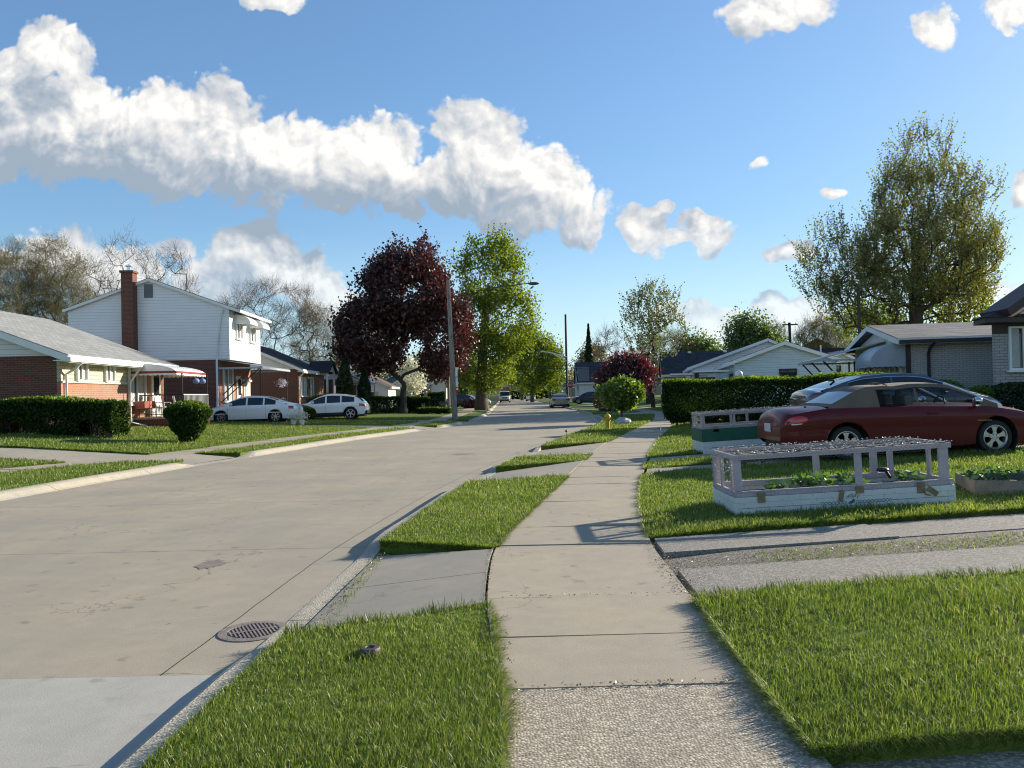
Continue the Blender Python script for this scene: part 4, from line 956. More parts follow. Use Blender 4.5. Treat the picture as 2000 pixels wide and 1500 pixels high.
def car(name, label, loc, rz, C, paintm, group=None, cat='car'):
    root = empty(name, loc, rz, label, cat, group)
    Lh = C['L']/2; hw = C['W']/2
    top = sm(ip(C['top'])); bel = sm(ip(C['belt'])); sill = sm(ip(C['sill'])); wid = sm(ip(C['wid']), .05); RW = C['r']; wx = C['wx']; ra = C.get('ra', RW*1.16)
    def side(f): return 1-.055*max(0, (1-f/.22))**2 - .035*max(0, (f-.6)/.4)**2 + .012*(sin(f*pi*2) if f < .5 else 0)
    def surf(x, f, s=-1, off=0.0):
        """point on the flank: f 0 at the belt, 1 at the sill"""
        z = bel(x)+(sill(x)-bel(x))*f; return (x, s*(hw*wid(x)*side(f)+off), z)
    xs = np.linspace(-Lh, Lh, 97); NT, NS = 6, 16; rows = []
    for x in xs:
        r_ = []; b_ = bel(x); t_ = top(x); w = hw*wid(x)*side(0)
        for j in range(NT+1):
            g = j/NT; r_.append((x, -w*g if j < NT else -w, t_-(t_-b_)*g**2.6))
        for m_ in range(1, NS+1):
            p = surf(x, m_/NS); r_.append(p)
        rows.append(r_)
    A = np.array(rows); nr = NT+1+NS; dele = np.zeros(A.shape[:2], bool)
    for w0 in wx:
        dx_ = A[..., 0]-w0; dz_ = A[..., 2]-RW; d = np.hypot(dx_, dz_); m_ = (d < ra) & (np.arange(nr)[None, :] > NT)
        dele |= m_
        up = m_ & (dz_ > -.1); k = ra/np.maximum(d, 1e-3)
        A[..., 0] = np.where(up, w0+dx_*k, A[..., 0]); A[..., 2] = np.where(up, RW+dz_*k, A[..., 2])
        lo = m_ & ~up; A[..., 0] = np.where(lo, w0+np.sign(dx_+1e-6)*ra, A[..., 0])
    nx = len(xs); B2 = A.copy(); B2[..., 1] *= -1
    V = np.concatenate([A.reshape(-1, 3), B2.reshape(-1, 3)]); Qd = []; bump_q = []
    for i in range(nx-1):
        for j in range(nr-1):
            if dele[i, j] and dele[i+1, j] and dele[i, j+1] and dele[i+1, j+1]: continue
            a = i*nr+j; q = (a, a+nr, a+nr+1, a+1); Qd.append(q); k = nx*nr; Qd.append((q[0]+k, q[3]+k, q[2]+k, q[1]+k))
    # close the ends
    k = nx*nr
    for i in (0, nx-1):
        for j in range(nr-1):
            q = (i*nr+j, i*nr+j+1, k+i*nr+j+1, k+i*nr+j); Qd.append(q if i == 0 else q[::-1])
    body = npmesh('body', V, Qd, None, paintm, root, smooth=True)
    try: body.data.set_sharp_from_angle(angle=rad(35))
    except Exception: pass
    u_ = MB(); u_.box(-Lh*.94, Lh*.94, -hw*.72, hw*.72, .17, .62*C.get('ub', 1.0))
    for w0 in wx:
        for s in (-1, 1): u_.lathe([(ra*.99, -.16), (ra*.99, .10)], (w0, s*hw*.84, RW), 24, Matrix.Rotation(pi/2, 4, 'X'), cap=False)
    u_.build('underbody', MT['plastic'], root)
    # ---- greenhouse
    g0, g1 = C['roof'][0][0], C['roof'][-1][0]; rf = sm(ip(C['roof']), .05); gs = np.linspace(g0, g1, 73); zm = max(p[1] for p in C['roof'])
    wb, wt = C.get('wb', .90)*hw, C.get('wt', .70)*hw; rowsg = []; NSd, NR = 6, 6
    def gy(x, z):
        zb = bel(x); return wb*min(1.0, wid(x)*1.03) - (wb-wt)*max(0, (z-zb))/(zm-1.0*min(zb, .99*zm)+1e-6)
    for x in gs:
        zb = bel(x)-.015; zr = max(rf(x), zb+.01); ze = zb+(zr-zb)*.93; r_ = []
        for j in range(NSd+1):
            z = zb+(ze-zb)*j/NSd; r_.append((x, -gy(x, z), z))
        ye = gy(x, ze)
        for j in range(1, NR+1):
            g = j/NR; r_.append((x, -ye*(1-g), ze+(zr-ze)*sin(g*pi/2)))
        rowsg.append(r_)
    A = np.array(rowsg); nr = NSd+NR+1; nx = len(gs); k = nx*nr; B2 = A.copy(); B2[..., 1] *= -1; V = np.concatenate([A.reshape(-1, 3), B2.reshape(-1, 3)])
    grp = {'roof': [], 'side_window': [], 'windshield': [], 'rear_window': []}
    for i in range(nx-1):
        xc = (gs[i]+gs[i+1])/2
        for j in range(nr-1):
            kind = 'roof'
            if j < NSd-1 and any(a < xc < b_ for a, b_ in C['side']): kind = 'side_window'
            if j >= NSd+0 and xc > C['ws'] and xc < g1-.06: kind = 'windshield'
            if j >= NSd+C.get('rwrow', 0) and C['rw'][0] < xc < C['rw'][1]: kind = 'rear_window'
            a = i*nr+j; q = (a, a+nr, a+nr+1, a+1); grp[kind] += [q, (q[0]+k, q[3]+k, q[2]+k, q[1]+k)]
    mats = {'roof': C.get('roofm', paintm), 'side_window': C.get('glass', MT['carglass']), 'windshield': C.get('glass', MT['carglass']), 'rear_window': C.get('rglass', MT['carglass'])}
    for kk, qq in grp.items():
        if not qq: continue
        for part_q in ((qq[0::2], qq[1::2]) if kk == 'side_window' else (qq,)):
          qa = np.array(part_q); us, inv = np.unique(qa, return_inverse=True); o = npmesh(kk if not (kk == 'roof' and C.get('soft')) else 'soft_top', V[us], inv.reshape(-1, 4), None, mats[kk], root, smooth=True)
    if C.get('tall'):
        pass
    # chrome or black trim round the side windows, pillars
    def strip(name_, pts_l, wdt, mat, off=.004):
        for s in (-1, 1):
            mb = MB(); mb.tube([(p[0], s*p[1], p[2]) for p in pts_l], wdt, 5); o = mb.build(name_, mat, root, True)
    tr = []
    a, b_ = C['side'][0][0], C['side'][-1][1]
    for x in np.linspace(a, b_, 22):
        zb = bel(x)-.015; zr = max(rf(x), zb+.01); ze = zb+(zr-zb)*.93; z = zb+(ze-zb)*(NSd-1)/NSd; tr.append((x, gy(x, z)+.003, z))
    strip('window_trim', tr, .009 if not C.get('chrometrim') else .014, C.get('trim', MT['plastic']))
    # ---- door seams, handles
    for x in C['seams']:
        for s in (-1, 1):
            V = []; 
            for q in range(13):
                f = .02+.90*q/12; p = surf(x, f, s, .0015); V += [(p[0]-.004, p[1], p[2]), (p[0]+.004, p[1], p[2])]
            npmesh('door_seam', V, [(2*q, 2*q+1, 2*q+3, 2*q+2) for q in range(12)], None, MT['plastic'], root)
    for x in C.get('handles', []):
        for s in (-1, 1):
            p = surf(x, C.get('hf', .2), s, .012); MB().cbox(p, (.19, .024, .035)).build('door_handle', C.get('handlem', paintm), root, bevel=.008)
    if C.get('mould'):
        for s in (-1, 1):
            V = []; xa, xb, f, hgt = C['mould']
            for q in range(25):
                x = xa+(xb-xa)*q/24; p = surf(x, f, s, .012); p2 = surf(x, f+hgt, s, .012); V += [p, p2]
            npmesh('side_moulding', V, [(2*q, 2*q+1, 2*q+3, 2*q+2) for q in range(24)], None, C.get('mouldm', paintm), root)
    # ---- lamps cut from the skin
    def patch(name_, xr, fr, mat, off=.006, n=8, oval=False, both=True, endcap=0):
        for s in (-1, 1) if both else (-1,):
            V = []; T = []
            if oval:
                xc, fc = (xr[0]+xr[1])/2, (fr[0]+fr[1])/2; V.append(surf(xc, fc, s, off*1.8))
                for q in range(20):
                    a = 2*pi*q/20; V.append(surf(xc+(xr[1]-xr[0])/2*cos(a), fc+(fr[1]-fr[0])/2*sin(a), s, off*.6))
                T = [(0, 1+q, 1+(q+1) % 20) for q in range(20)]; npmesh(name_, V, None, T, mat, root, smooth=True); continue
            for i in range(n+1):
                for j in range(5):
                    V.append(surf(xr[0]+(xr[1]-xr[0])*i/n, fr[0]+(fr[1]-fr[0])*j/4, s, off))
            Qd = [(i*5+j, i*5+j+1, (i+1)*5+j+1, (i+1)*5+j) for i in range(n) for j in range(4)]
            npmesh(name_, V, Qd, None, mat, root, smooth=True)
    for p in C.get('patches', []): patch(*p)
    for (nm, c_, d_, mt) in C.get('boxes', []):
        MB().cbox(c_, d_).build(nm, MT[mt], root, bevel=min(d_)*.25)
    # mirrors
    mx = C['mirror']
    for s in (-1, 1):
        p = surf(mx, 0, s, 0); mb = MB(); mb.ball((p[0]+.03, p[1]+s*.10, p[2]+.10), .1, 10, 8, (.75, 1.1, .72)); mb.cbox((p[0]+.04, p[1]+s*.02, p[2]+.03), (.06, .1, .05)); mb.build('side_mirror', C.get('mirm', paintm), root, True)
    for x in wx:
        for s in (-1, 1): wheel(root, x, s*(hw-.165), RW, C['rim'], C['ws_style'], s)
    return root
def sedanspec(**k):
    C = dict(L=5.0, W=1.85, r=.33, rim=.215, wx=(-1.45, 1.42), ws_style='seven',
        top=[(-2.5, .78), (-2.42, .98), (-2.2, 1.02), (-1.6, 1.04), (1.1, 1.02), (1.7, .95), (2.2, .84), (2.42, .72), (2.5, .60)],
        belt=[(-2.5, .76), (-2.4, .90), (-1.6, .96), (.6, .93), (1.4, .88), (2.1, .74), (2.5, .58)],
        sill=[(-2.5, .36), (-2.35, .24), (-2, .22), (2, .20), (2.3, .22), (2.5, .30)],
        wid=[(-2.5, .70), (-2.44, .84), (-2.25, .93), (-1.7, .985), (0, 1.0), (1.6, .985), (2.15, .93), (2.4, .80), (2.5, .62)],
        roof=[(-1.95, 1.02), (-1.5, 1.22), (-1.0, 1.40), (-.4, 1.455), (.1, 1.46), (.45, 1.41), (.9, 1.22), (1.3, 1.0)],
        side=[(-1.45, -.86), (-.78, .04), (.12, 1.0)], ws=.42, rw=(-1.8, -.95), seams=[-.95, .08, 1.05], handles=[-.72, .28], mirror=.82,
        patches=[('tail_light', (-2.40, -2.15), (.05, .28), MT['tail']), ('head_light', (2.12, 2.40), (.05, .3), MT['lamp'])])
    C.update(k); return C
# --- white sedan on the far drive (front to the left)
pw = paint('white_car_paint', (.88, .87, .83)); 
p = at(484, 829, 40.6); gl = H(p[0], 40.6)-.035
car('parked_car', 'white sedan with red tail light parked beside the low rounded bush', (p[0], p[1]+.9, gl), pi, sedanspec(mould=(-2.0, 2.0, .52, .05), boxes=[('licence_plate', (-2.51, 0, .72), (.02, .32, .16), 'plate')]), pw, 'cars parked on the left driveways')
# --- white suv
suv = sedanspec(L=4.54, W=1.82, r=.36, rim=.25, ra=.43, wx=(-1.33, 1.37), ws_style='five',
    top=[(-2.27, .80), (-2.2, 1.0), (-1.7, 1.08), (1.0, 1.06), (1.5, 1.02), (1.95, .93), (2.15, .82), (2.27, .66)],
    belt=[(-2.27, .78), (-2.15, 1.0), (-1.6, 1.06), (.6, .98), (1.4, .94), (2.0, .80), (2.27, .62)],
    sill=[(-2.27, .42), (-2.1, .30), (2.0, .26), (2.27, .34)], wid=[(-2.27, .74), (-2.18, .88), (-1.9, .97), (0, 1.0), (1.5, .98), (2.0, .92), (2.2, .80), (2.27, .66)],
    roof=[(-2.12, 1.02), (-1.85, 1.28), (-1.5, 1.44), (-.9, 1.54), (-.2, 1.58), (.2, 1.55), (.6, 1.42), (1.0, 1.20), (1.28, 1.02)],
    side=[(-1.55, -.80), (-.72, .10), (.18, 1.0)], ws=.5, rw=(-2.05, -1.6), seams=[-.9, .14, 1.05], handles=[-.65, .32], mirror=.85,
    patches=[('tail_light', (-2.2, -1.85), (.10, .30), MT['tail']), ('lower_cladding', (-.9, .95), (.80, 1.0), MT['plastic']), ('head_light', (1.9, 2.2), (.1, .26), MT['lamp'])],
    boxes=[('rear_bumper', (-2.22, 0, .42), (.22, 1.5, .22), 'plastic')])
p = at(641, 819, 47.0); gl = H(p[0], 47.0)-.035
car('parked_car', 'white compact suv with sloping roof and star wheels on the driveway beyond the white sedan', (p[0]+.1, p[1]+.3, gl), pi+.05, suv, pw, 'cars parked on the left driveways')
# --- dark red convertible
pr = paint('dark_red_paint', (.10, .001, .004), metal=.0, rough=.34, coat=.22, spec=.28)
X0 = 7.36; Y0 = 14.72
conv = dict(L=4.92, W=1.78, r=.315, rim=.215, ra=.385, wx=(-1.32, 1.37), ws_style='slot',
    top=[(-2.46, .70), (-2.40, .92), (-2.2, .985), (-1.5, 1.0), (.9, .96), (1.35, .93), (1.9, .84), (2.25, .72), (2.40, .62), (2.46, .52)],
    belt=[(-2.46, .66), (-2.36, .86), (-1.7, .955), (0, .93), (1.3, .875), (1.9, .76), (2.3, .62), (2.46, .50)],
    sill=[(-2.46, .40), (-2.3, .27), (-1.8, .22), (1.9, .20), (2.25, .20), (2.46, .28)],
    wid=[(-2.46, .70), (-2.40, .83), (-2.2, .92), (-1.6, .985), (0, 1.0), (1.5, .985), (2.0, .93), (2.3, .82), (2.46, .62)],
    roof=[(-1.62, .98), (-1.3, 1.13), (-1.02, 1.27), (-.80, 1.345), (-.45, 1.35), (-.35, 1.33), (0, 1.37), (.40, 1.36), (.62, 1.33), (1.0, 1.14), (1.45, .92)],
    side=[(-.70, -.02), (.03, 1.16)], ws=.64, rw=(-1.5, -1.06), rwrow=1, seams=[.0, 1.22], handles=[.22], hf=.17, mirror=.98, soft=True, roofm=MT['fabric'],
    glass=MT['seeglass'], wb=.91, wt=.68, mirm=MT['chrome'], mould=(-.85, 1.0, .53, .035), ub=.9,
    patches=[('tail_light', (-2.40, -2.02), (.07, .30), MT['tail'], .012, 8, True), ('tail_light_lower', (-2.30, -2.12), (.285, .315), MT['lamp'], .012), ('bumper_seam', (-2.44, -1.72), (.40, .414), MT['plastic'], .003), ('fuel_door_seam', (-1.75, -1.74), (.12, .30), MT['plastic'], .003), ('side_badge', (1.02, 1.28), (.36, .375), MT['chrome'], .004), ('side_marker', (2.3, 2.4), (.40, .52), MT['amber'])],
    boxes=[('exhaust_pipe', (-2.42, -.45, .24), (.16, .06, .06), 'chrome'), ('rear_plate', (-2.47, 0, .62), (.02, .32, .16), 'plate'), ('antenna_base', (-2.0, -.7, 1.0), (.04, .04, .03), 'plastic')])
gl = H(X0, Y0)-.03
cv = car('parked_convertible', 'dark red convertible with tan cloth top parked beside the lilac planter', (X0, Y0, gl), 0.0, conv, pr)
cv.rotation_euler = (0, -.022, rad(0))
mb = MB()
for sx_, sy_ in ((.25, -.38), (.25, .38), (-.62, -.36), (-.62, .36)):
    mb.cbox((sx_, sy_, .56), (.5, .5, .16)); mb.cbox((sx_-.28, sy_, .86), (.13, .48, .56), ry=-.2); mb.ball((sx_-.36, sy_, 1.17), .11, 10, 8, (.55, 1.1, .9))
mb.build('seats', MT['seat'], cv, False, bevel=.03)
mb = MB(); mb.box(.75, 1.2, -.75, .75, .6, .9); mb.tube([(.62+.03*cos(t), -.38+.18*sin(t), .92+.17*cos(t)) for t in np.linspace(0, 2*pi, 17)], .014, 6, False); mb.build('dashboard', MT['plastic'], cv)
# lighter windscreen pillars
for s in (-1, 1): MB().tube([(.60, s*.60, 1.325), (.98, s*.69, 1.15), (1.42, s*.76, .925)], [.022, .022, .022], 6).build('windscreen_pillar', MT['whitemetal'], cv, True)
# soft top seams
mb = MB()
for xx in (-.42,):
    mb.tube([(xx, -.60, 1.25), (xx+.02, -.50, 1.33), (xx+.03, -.25, 1.37), (xx+.03, 0, 1.378), (xx+.03, .25, 1.37), (xx+.02, .50, 1.33), (xx, .60, 1.25)], .012, 5)
mb.build('top_seam', MT['fabric'], cv, True)
# --- grey sedan behind it
pg = paint('grey_car_paint', (.075, .085, .09), metal=.6, rough=.22, coat=1.0)
gs_ = sedanspec(L=4.9, W=1.85, r=.34, ra=.41, rim=.235, wx=(-1.38, 1.45), ws_style='seven',
    top=[(-2.45, .85), (-2.38, 1.06), (-2.1, 1.10), (-1.6, 1.08), (1.1, 1.04), (1.7, .99), (2.15, .88), (2.38, .74), (2.45, .62)],
    belt=[(-2.45, .82), (-2.35, 1.0), (-1.6, 1.02), (.4, .96), (1.4, .92), (2.1, .77), (2.45, .6)],
    wid=[(-2.45, .72), (-2.38, .86), (-2.2, .94), (-1.6, .985), (0, 1.0), (1.6, .985), (2.1, .92), (2.35, .80), (2.45, .62)],
    sill=[(-2.45, .38), (-2.3, .26), (2.3, .22), (2.45, .30)],
    roof=[(-2.15, 1.05), (-1.6, 1.26), (-1.1, 1.41), (-.5, 1.47), (0, 1.475), (.4, 1.43), (.95, 1.22), (1.5, 1.0)], rw=(-2.0, -1.15), ws=.45, side=[(-1.5, -.45), (-.38, .95)], trim=MT['chrome'], chrometrim=True,
    seams=[-.9, .0, 1.05], patches=[('tail_light', (-2.40, -2.05), (.08, .30), MT['tail']), ('head_light', (1.95, 2.38), (.10, .32), MT['lamp']), ('turn_lens', (1.88, 1.98), (.10, .2), MT['amber'])], mirm=MT['chrome'])
xa = Q(1567, 765, 19.6)[0]
car('parked_car', 'dark grey sedan parked beside the long clipped hedge, behind the red convertible', (xa+2.47, 19.9, .37), 0.0, gs_, pg)
MB().cbox((-1.6, 0, 1.30), (.16, .05, .05)).build('roof_fin', MT['plastic'], bpy.data.objects['parked_car.002'] if 'parked_car.002' in bpy.data.objects else None, bevel=.01)
# --- tan sedan on the street, seen from behind
pt = paint('champagne_paint', (.30, .27, .21), metal=.4, rough=.25)
tan = sedanspec(L=5.38, W=1.98, patches=[('head_light', (2.3, 2.55), (.05, .3), MT['lamp'])],
    boxes=[('tail_light', (-2.47, -.72, .84), (.08, .42, .17), 'tail'), ('tail_light', (-2.47, .72, .84), (.08, .42, .17), 'tail'), ('licence_plate', (-2.53, 0, .78), (.03, .32, .15), 'plate'), ('rear_bumper', (-2.5, 0, .52), (.14, 1.75, .2), 'whitemetal')])
Yc = 79; xc = Q(1096, 790, Yc)[0]
car('parked_car', 'champagne sedan seen from behind at the right kerb before the stop sign', (xc, Yc+2.6, zroad(Yc)), pi/2, tan, pt, 'cars parked along the street')
# --- white van facing us
van = sedanspec(L=5.3, W=2.0, r=.37, rim=.22, ra=.44, wx=(-1.75, 1.75), ws_style='seven',
    top=[(-2.65, 1.1), (-2.6, 1.25), (1.2, 1.25), (1.7, 1.2), (2.4, 1.1), (2.6, .9), (2.65, .7)], belt=[(-2.65, 1.08), (-2.5, 1.2), (1.2, 1.18), (2.3, 1.02), (2.65, .68)], sill=[(-2.65, .45), (-2.5, .34), (2.5, .32), (2.65, .4)],
    wid=[(-2.65, .9), (-2.5, .97), (0, 1), (1.8, .98), (2.5, .9), (2.65, .76)], roof=[(-2.6, 1.22), (-2.45, 1.95), (-1.5, 2.06), (.8, 2.06), (1.15, 1.98), (1.8, 1.25), (1.95, 1.18)], side=[(.45, 1.5)], ws=1.12, rw=(-2.6, -2.5), seams=[.4, 1.4], handles=[.55], mirror=1.5, wt=.80,
    patches=[], boxes=[('head_light', (2.6, -.72, .82), (.1, .34, .2), 'lamp'), ('head_light', (2.6, .72, .82), (.1, .34, .2), 'lamp'), ('grille', (2.63, 0, .80), (.06, 1.0, .24), 'plastic'), ('front_bumper', (2.62, 0, .48), (.14, 1.8, .16), 'plastic')])
Yc = 138; xc = Q(986, 785, Yc)[0]
car('parked_van', 'white van facing the viewer at the left kerb far down the street', (xc, Yc+2.5, zroad(Yc)), -pi/2, van, pw, 'cars parked along the street', 'van')
Yc = 150; xc = Q(1037, 781, Yc)[0]
s2 = dict(suv); s2['boxes'] = [('tail_light', (-2.2, -.74, 1.02), (.1, .16, .34), 'tail'), ('tail_light', (-2.2, .74, 1.02), (.1, .16, .34), 'tail'), ('rear_bumper', (-2.22, 0, .45), (.2, 1.6, .2), 'whitemetal')]; s2['patches'] = []
car('parked_car', 'small white hatchback seen from behind far down the middle of the street', (xc, Yc+2.2, zroad(Yc)), pi/2, s2, pw, 'cars parked along the street')
Yc = 100; xc = Q(1152, 780, Yc)[0]; pb_ = paint('dark_blue_paint', (.03, .045, .07), metal=.4)
car('parked_car', 'dark blue suv partly hidden left of the olive bush on the right', (xc, Yc, H(xc, Yc)), pi*.92, dict(suv, patches=[]), pb_, 'cars parked far away')
Yc = 92; xc = Q(915, 785, Yc)[0]; pn = paint('navy_paint', (.015, .02, .05), metal=.3)
car('parked_car', 'navy suv behind the rust red bush on the left', (xc-.4, Yc+1, H(xc, Yc)), -.25, dict(suv, patches=[('tail_light', (-2.2, -1.85), (.10, .30), MT['tail'])]), pn, 'cars parked far away')
Yc = 100; xc = Q(936, 785, Yc)[0]
car('parked_car', 'pale pickup like car peeking out left of the twin trunk tree', (xc-1.0, Yc+1, H(xc, Yc)), 0, sedanspec(), paint('silver_paint', (.42, .43, .44), metal=.4), 'cars parked far away')
print('T cars')
# ------------------------------------------------------------------ houses
MT['brickdark'] = brick('red_brick', (.155, .050, .032), (.21, .072, .044), (.17, .14, .115))
MT['brickorange'] = brick('orange_brick', (.36, .13, .07), (.44, .18, .10), (.33, .27, .22))
MT['stone'] = brick('cream_stone', (.50, .44, .32), (.60, .54, .42), (.28, .24, .19), .42, .13, .012)
MT['whitebrick'] = brick('white_brick', (.50, .48, .44), (.57, .55, .51), (.27, .25, .23), .24, .075, .011)
MT['greybrick'] = brick('grey_white_brick', (.40, .38, .35), (.47, .45, .42), (.22, .2, .19), .28, .085, .012)
MT['tanbrick'] = brick('tan_brick', (.36, .26, .19), (.42, .31, .23), (.3, .26, .22))
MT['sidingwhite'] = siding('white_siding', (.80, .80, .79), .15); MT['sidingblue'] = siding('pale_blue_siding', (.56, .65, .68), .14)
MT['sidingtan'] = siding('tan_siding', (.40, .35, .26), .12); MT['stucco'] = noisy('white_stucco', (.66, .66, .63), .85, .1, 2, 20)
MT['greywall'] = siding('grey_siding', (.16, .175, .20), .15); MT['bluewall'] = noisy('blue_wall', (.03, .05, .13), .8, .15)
MT['roofgrey'] = shingle('grey_shingles', (.255, .26, .255), var=.15); MT['roofdark'] = shingle('dark_shingles', (.045, .04, .042)); MT['roofblue'] = shingle('slate_shingles', (.055, .062, .075))
MT['roofbrown'] = shingle('brown_shingles', (.13, .085, .07)); MT['roofmix'] = shingle('weathered_shingles', (.17, .165, .165), var=.4)
MT['browntrim'] = noisy('brown_trim', (.055, .032, .026), .6, .2); MT['metalroof'] = noisy('awning_metal', (.36, .40, .44), .4, .12, 2, 20, .05)
MT['redstripe'] = noisy('red_stripe', (.22, .02, .02), .5, .15); MT['redbox'] = noisy('faded_red_box', (.30, .085, .055), .8, .3, 4)
def wall_box(nm, mat, root, x0, x1, y0, y1, z0, z1):
    return MB().box(min(x0, x1), max(x0, x1), min(y0, y1), max(y0, y1), z0, z1).build(nm, mat, root)
def window(root, ax, c, a, z, w, h, out=1, frame='whitemetal', panes=2, depth=.09, curtain=True, name='window', sill=True):
    """window on a wall normal to axis ax ('x' or 'y') at coordinate c, centred a along the wall, bottom z"""
    mb = MB(); t = .06
    def bx(m_, a0, a1, z0, z1, d0, d1):
        lo, hi = sorted((c+out*d0, c+out*d1))
        if ax == 'x': m_.box(lo, hi, a0, a1, z0, z1)
        else: m_.box(a0, a1, lo, hi, z0, z1)
    bx(mb, a-w/2-t, a-w/2, z-t, z+h+t, .003, depth); bx(mb, a+w/2, a+w/2+t, z-t, z+h+t, .003, depth)
    bx(mb, a-w/2, a+w/2, z+h, z+h+t, .003, depth); bx(mb, a-w/2, a+w/2, z-t, z, .003, depth)
    for i in range(1, panes): p = a-w/2+w*i/panes; bx(mb, p-.025, p+.025, z, z+h, .012, depth*.8)
    f = mb.build(name, MT[frame], root)
    g = MB(); bx(g, a-w/2, a+w/2, z, z+h, .008, .02); g.build('pane', MT['glass'], f)
    if curtain:
        g = MB()
        for k in range(2): a0 = a-w/2+.01+(w*.62 if k else 0); bx(g, a0, a0+w*.34, z+.02, z+h-.01, .0215, .024)
        g.build('curtain', MT['curtain'], f)
    if sill: g = MB(); bx(g, a-w/2-.12, a+w/2+.12, z-.12, z-t-.002, .003, depth+.05); g.build('sill', MT['white' if frame != 'black' else 'curtain'], f)
    return f
def gable_roof(root, X0_, X1_, Y0_, Y1_, eave, ridge, axis, mat, oh=.35, th=.14, fascia='white', name='roof', ridgepos=.5):
    """two pitched slabs; axis is the ridge direction"""
    mb = MB(); fb2 = MB()
    if axis == 'y':
        xr = X0_+(X1_-X0_)*ridgepos; sl1 = (ridge-eave)/(xr-X0_); sl2 = (ridge-eave)/(X1_-xr)
        for xe, s_, sl_ in ((X0_, -1, sl1), (X1_, 1, sl2)):
            xo = xe+s_*oh; zo = eave-sl_*oh
            mb.prism([(xo, Y0_-oh, zo), (xr, Y0_-oh, ridge), (xr, Y0_-oh, ridge+th), (xo, Y0_-oh, zo+th)], (0, (Y1_-Y0_)+2*oh, 0))
            fb2.box(min(xo, xo+s_*.03), max(xo, xo+s_*.03)+.001, Y0_-oh-.002, Y1_+oh+.002, zo-.10, zo+th-.015)
            for yy in (Y0_-oh-.025, Y1_+oh): fb2.prism([(xo, yy, zo-.09), (xr, yy, ridge-.09), (xr, yy, ridge+th-.03), (xo, yy, zo+th-.03)], (0, .024, 0))
            # soffit
            fb2.prism([(xo, Y0_-oh, zo-.02), (xe, Y0_-oh, zo-.02), (xe, Y0_-oh, zo-.05), (xo, Y0_-oh, zo-.05)], (0, (Y1_-Y0_)+2*oh, 0))
    else:
        yr = (Y0_+Y1_)/2; sl_ = (ridge-eave)/(yr-Y0_)
        for ye, s_ in ((Y0_, -1), (Y1_, 1)):
            yo = ye+s_*oh; zo = eave-sl_*oh
            mb.prism([(X0_-oh, yo, zo), (X0_-oh, yr, ridge), (X0_-oh, yr, ridge+th), (X0_-oh, yo, zo+th)], (X1_-X0_+2*oh, 0, 0))
            fb2.box(X0_-oh-.002, X1_+oh+.002, min(yo, yo+s_*.03), max(yo, yo+s_*.03)+.001, zo-.10, zo+th-.015)
            for xx in (X0_-oh-.025, X1_+oh): fb2.prism([(xx, yo, zo-.09), (xx, yr, ridge-.09), (xx, yr, ridge+th-.03), (xx, yo, zo+th-.03)], (.024, 0, 0))
            fb2.prism([(X0_-oh, yo, zo-.02), (X0_-oh, ye, zo-.02), (X0_-oh, ye, zo-.05), (X0_-oh, yo, zo-.05)], (X1_-X0_+2*oh, 0, 0))
    r_ = mb.build(name, mat, root); fb2.build('fascia', MT[fascia], r_); return r_
def gable_wall(root, X0_, X1_, Y0_, Y1_, eave, ridge, axis, mat, at0=True, at1=True, ridgepos=.5, name='gable'):
    if axis == 'y':
        xr = X0_+(X1_-X0_)*ridgepos
        for yy, on in ((Y0_, at0), (Y1_-.1, at1)):
            if on: MB().prism([(X0_, yy, eave), (X1_, yy, eave), (xr, yy, ridge)], (0, .1, 0)).build(name, mat, root)
    else:
        yr = (Y0_+Y1_)/2
        for xx, on in ((X0_, at0), (X1_-.1, at1)):
            if on: MB().prism([(xx, Y0_, eave), (xx, Y1_, eave), (xx, yr, ridge)], (.1, 0, 0)).build(name, mat, root)
def downspout(root, pts, mat='white', r=.045): return MB().tube(pts, r, 6).build('downspout', MT[mat], root)
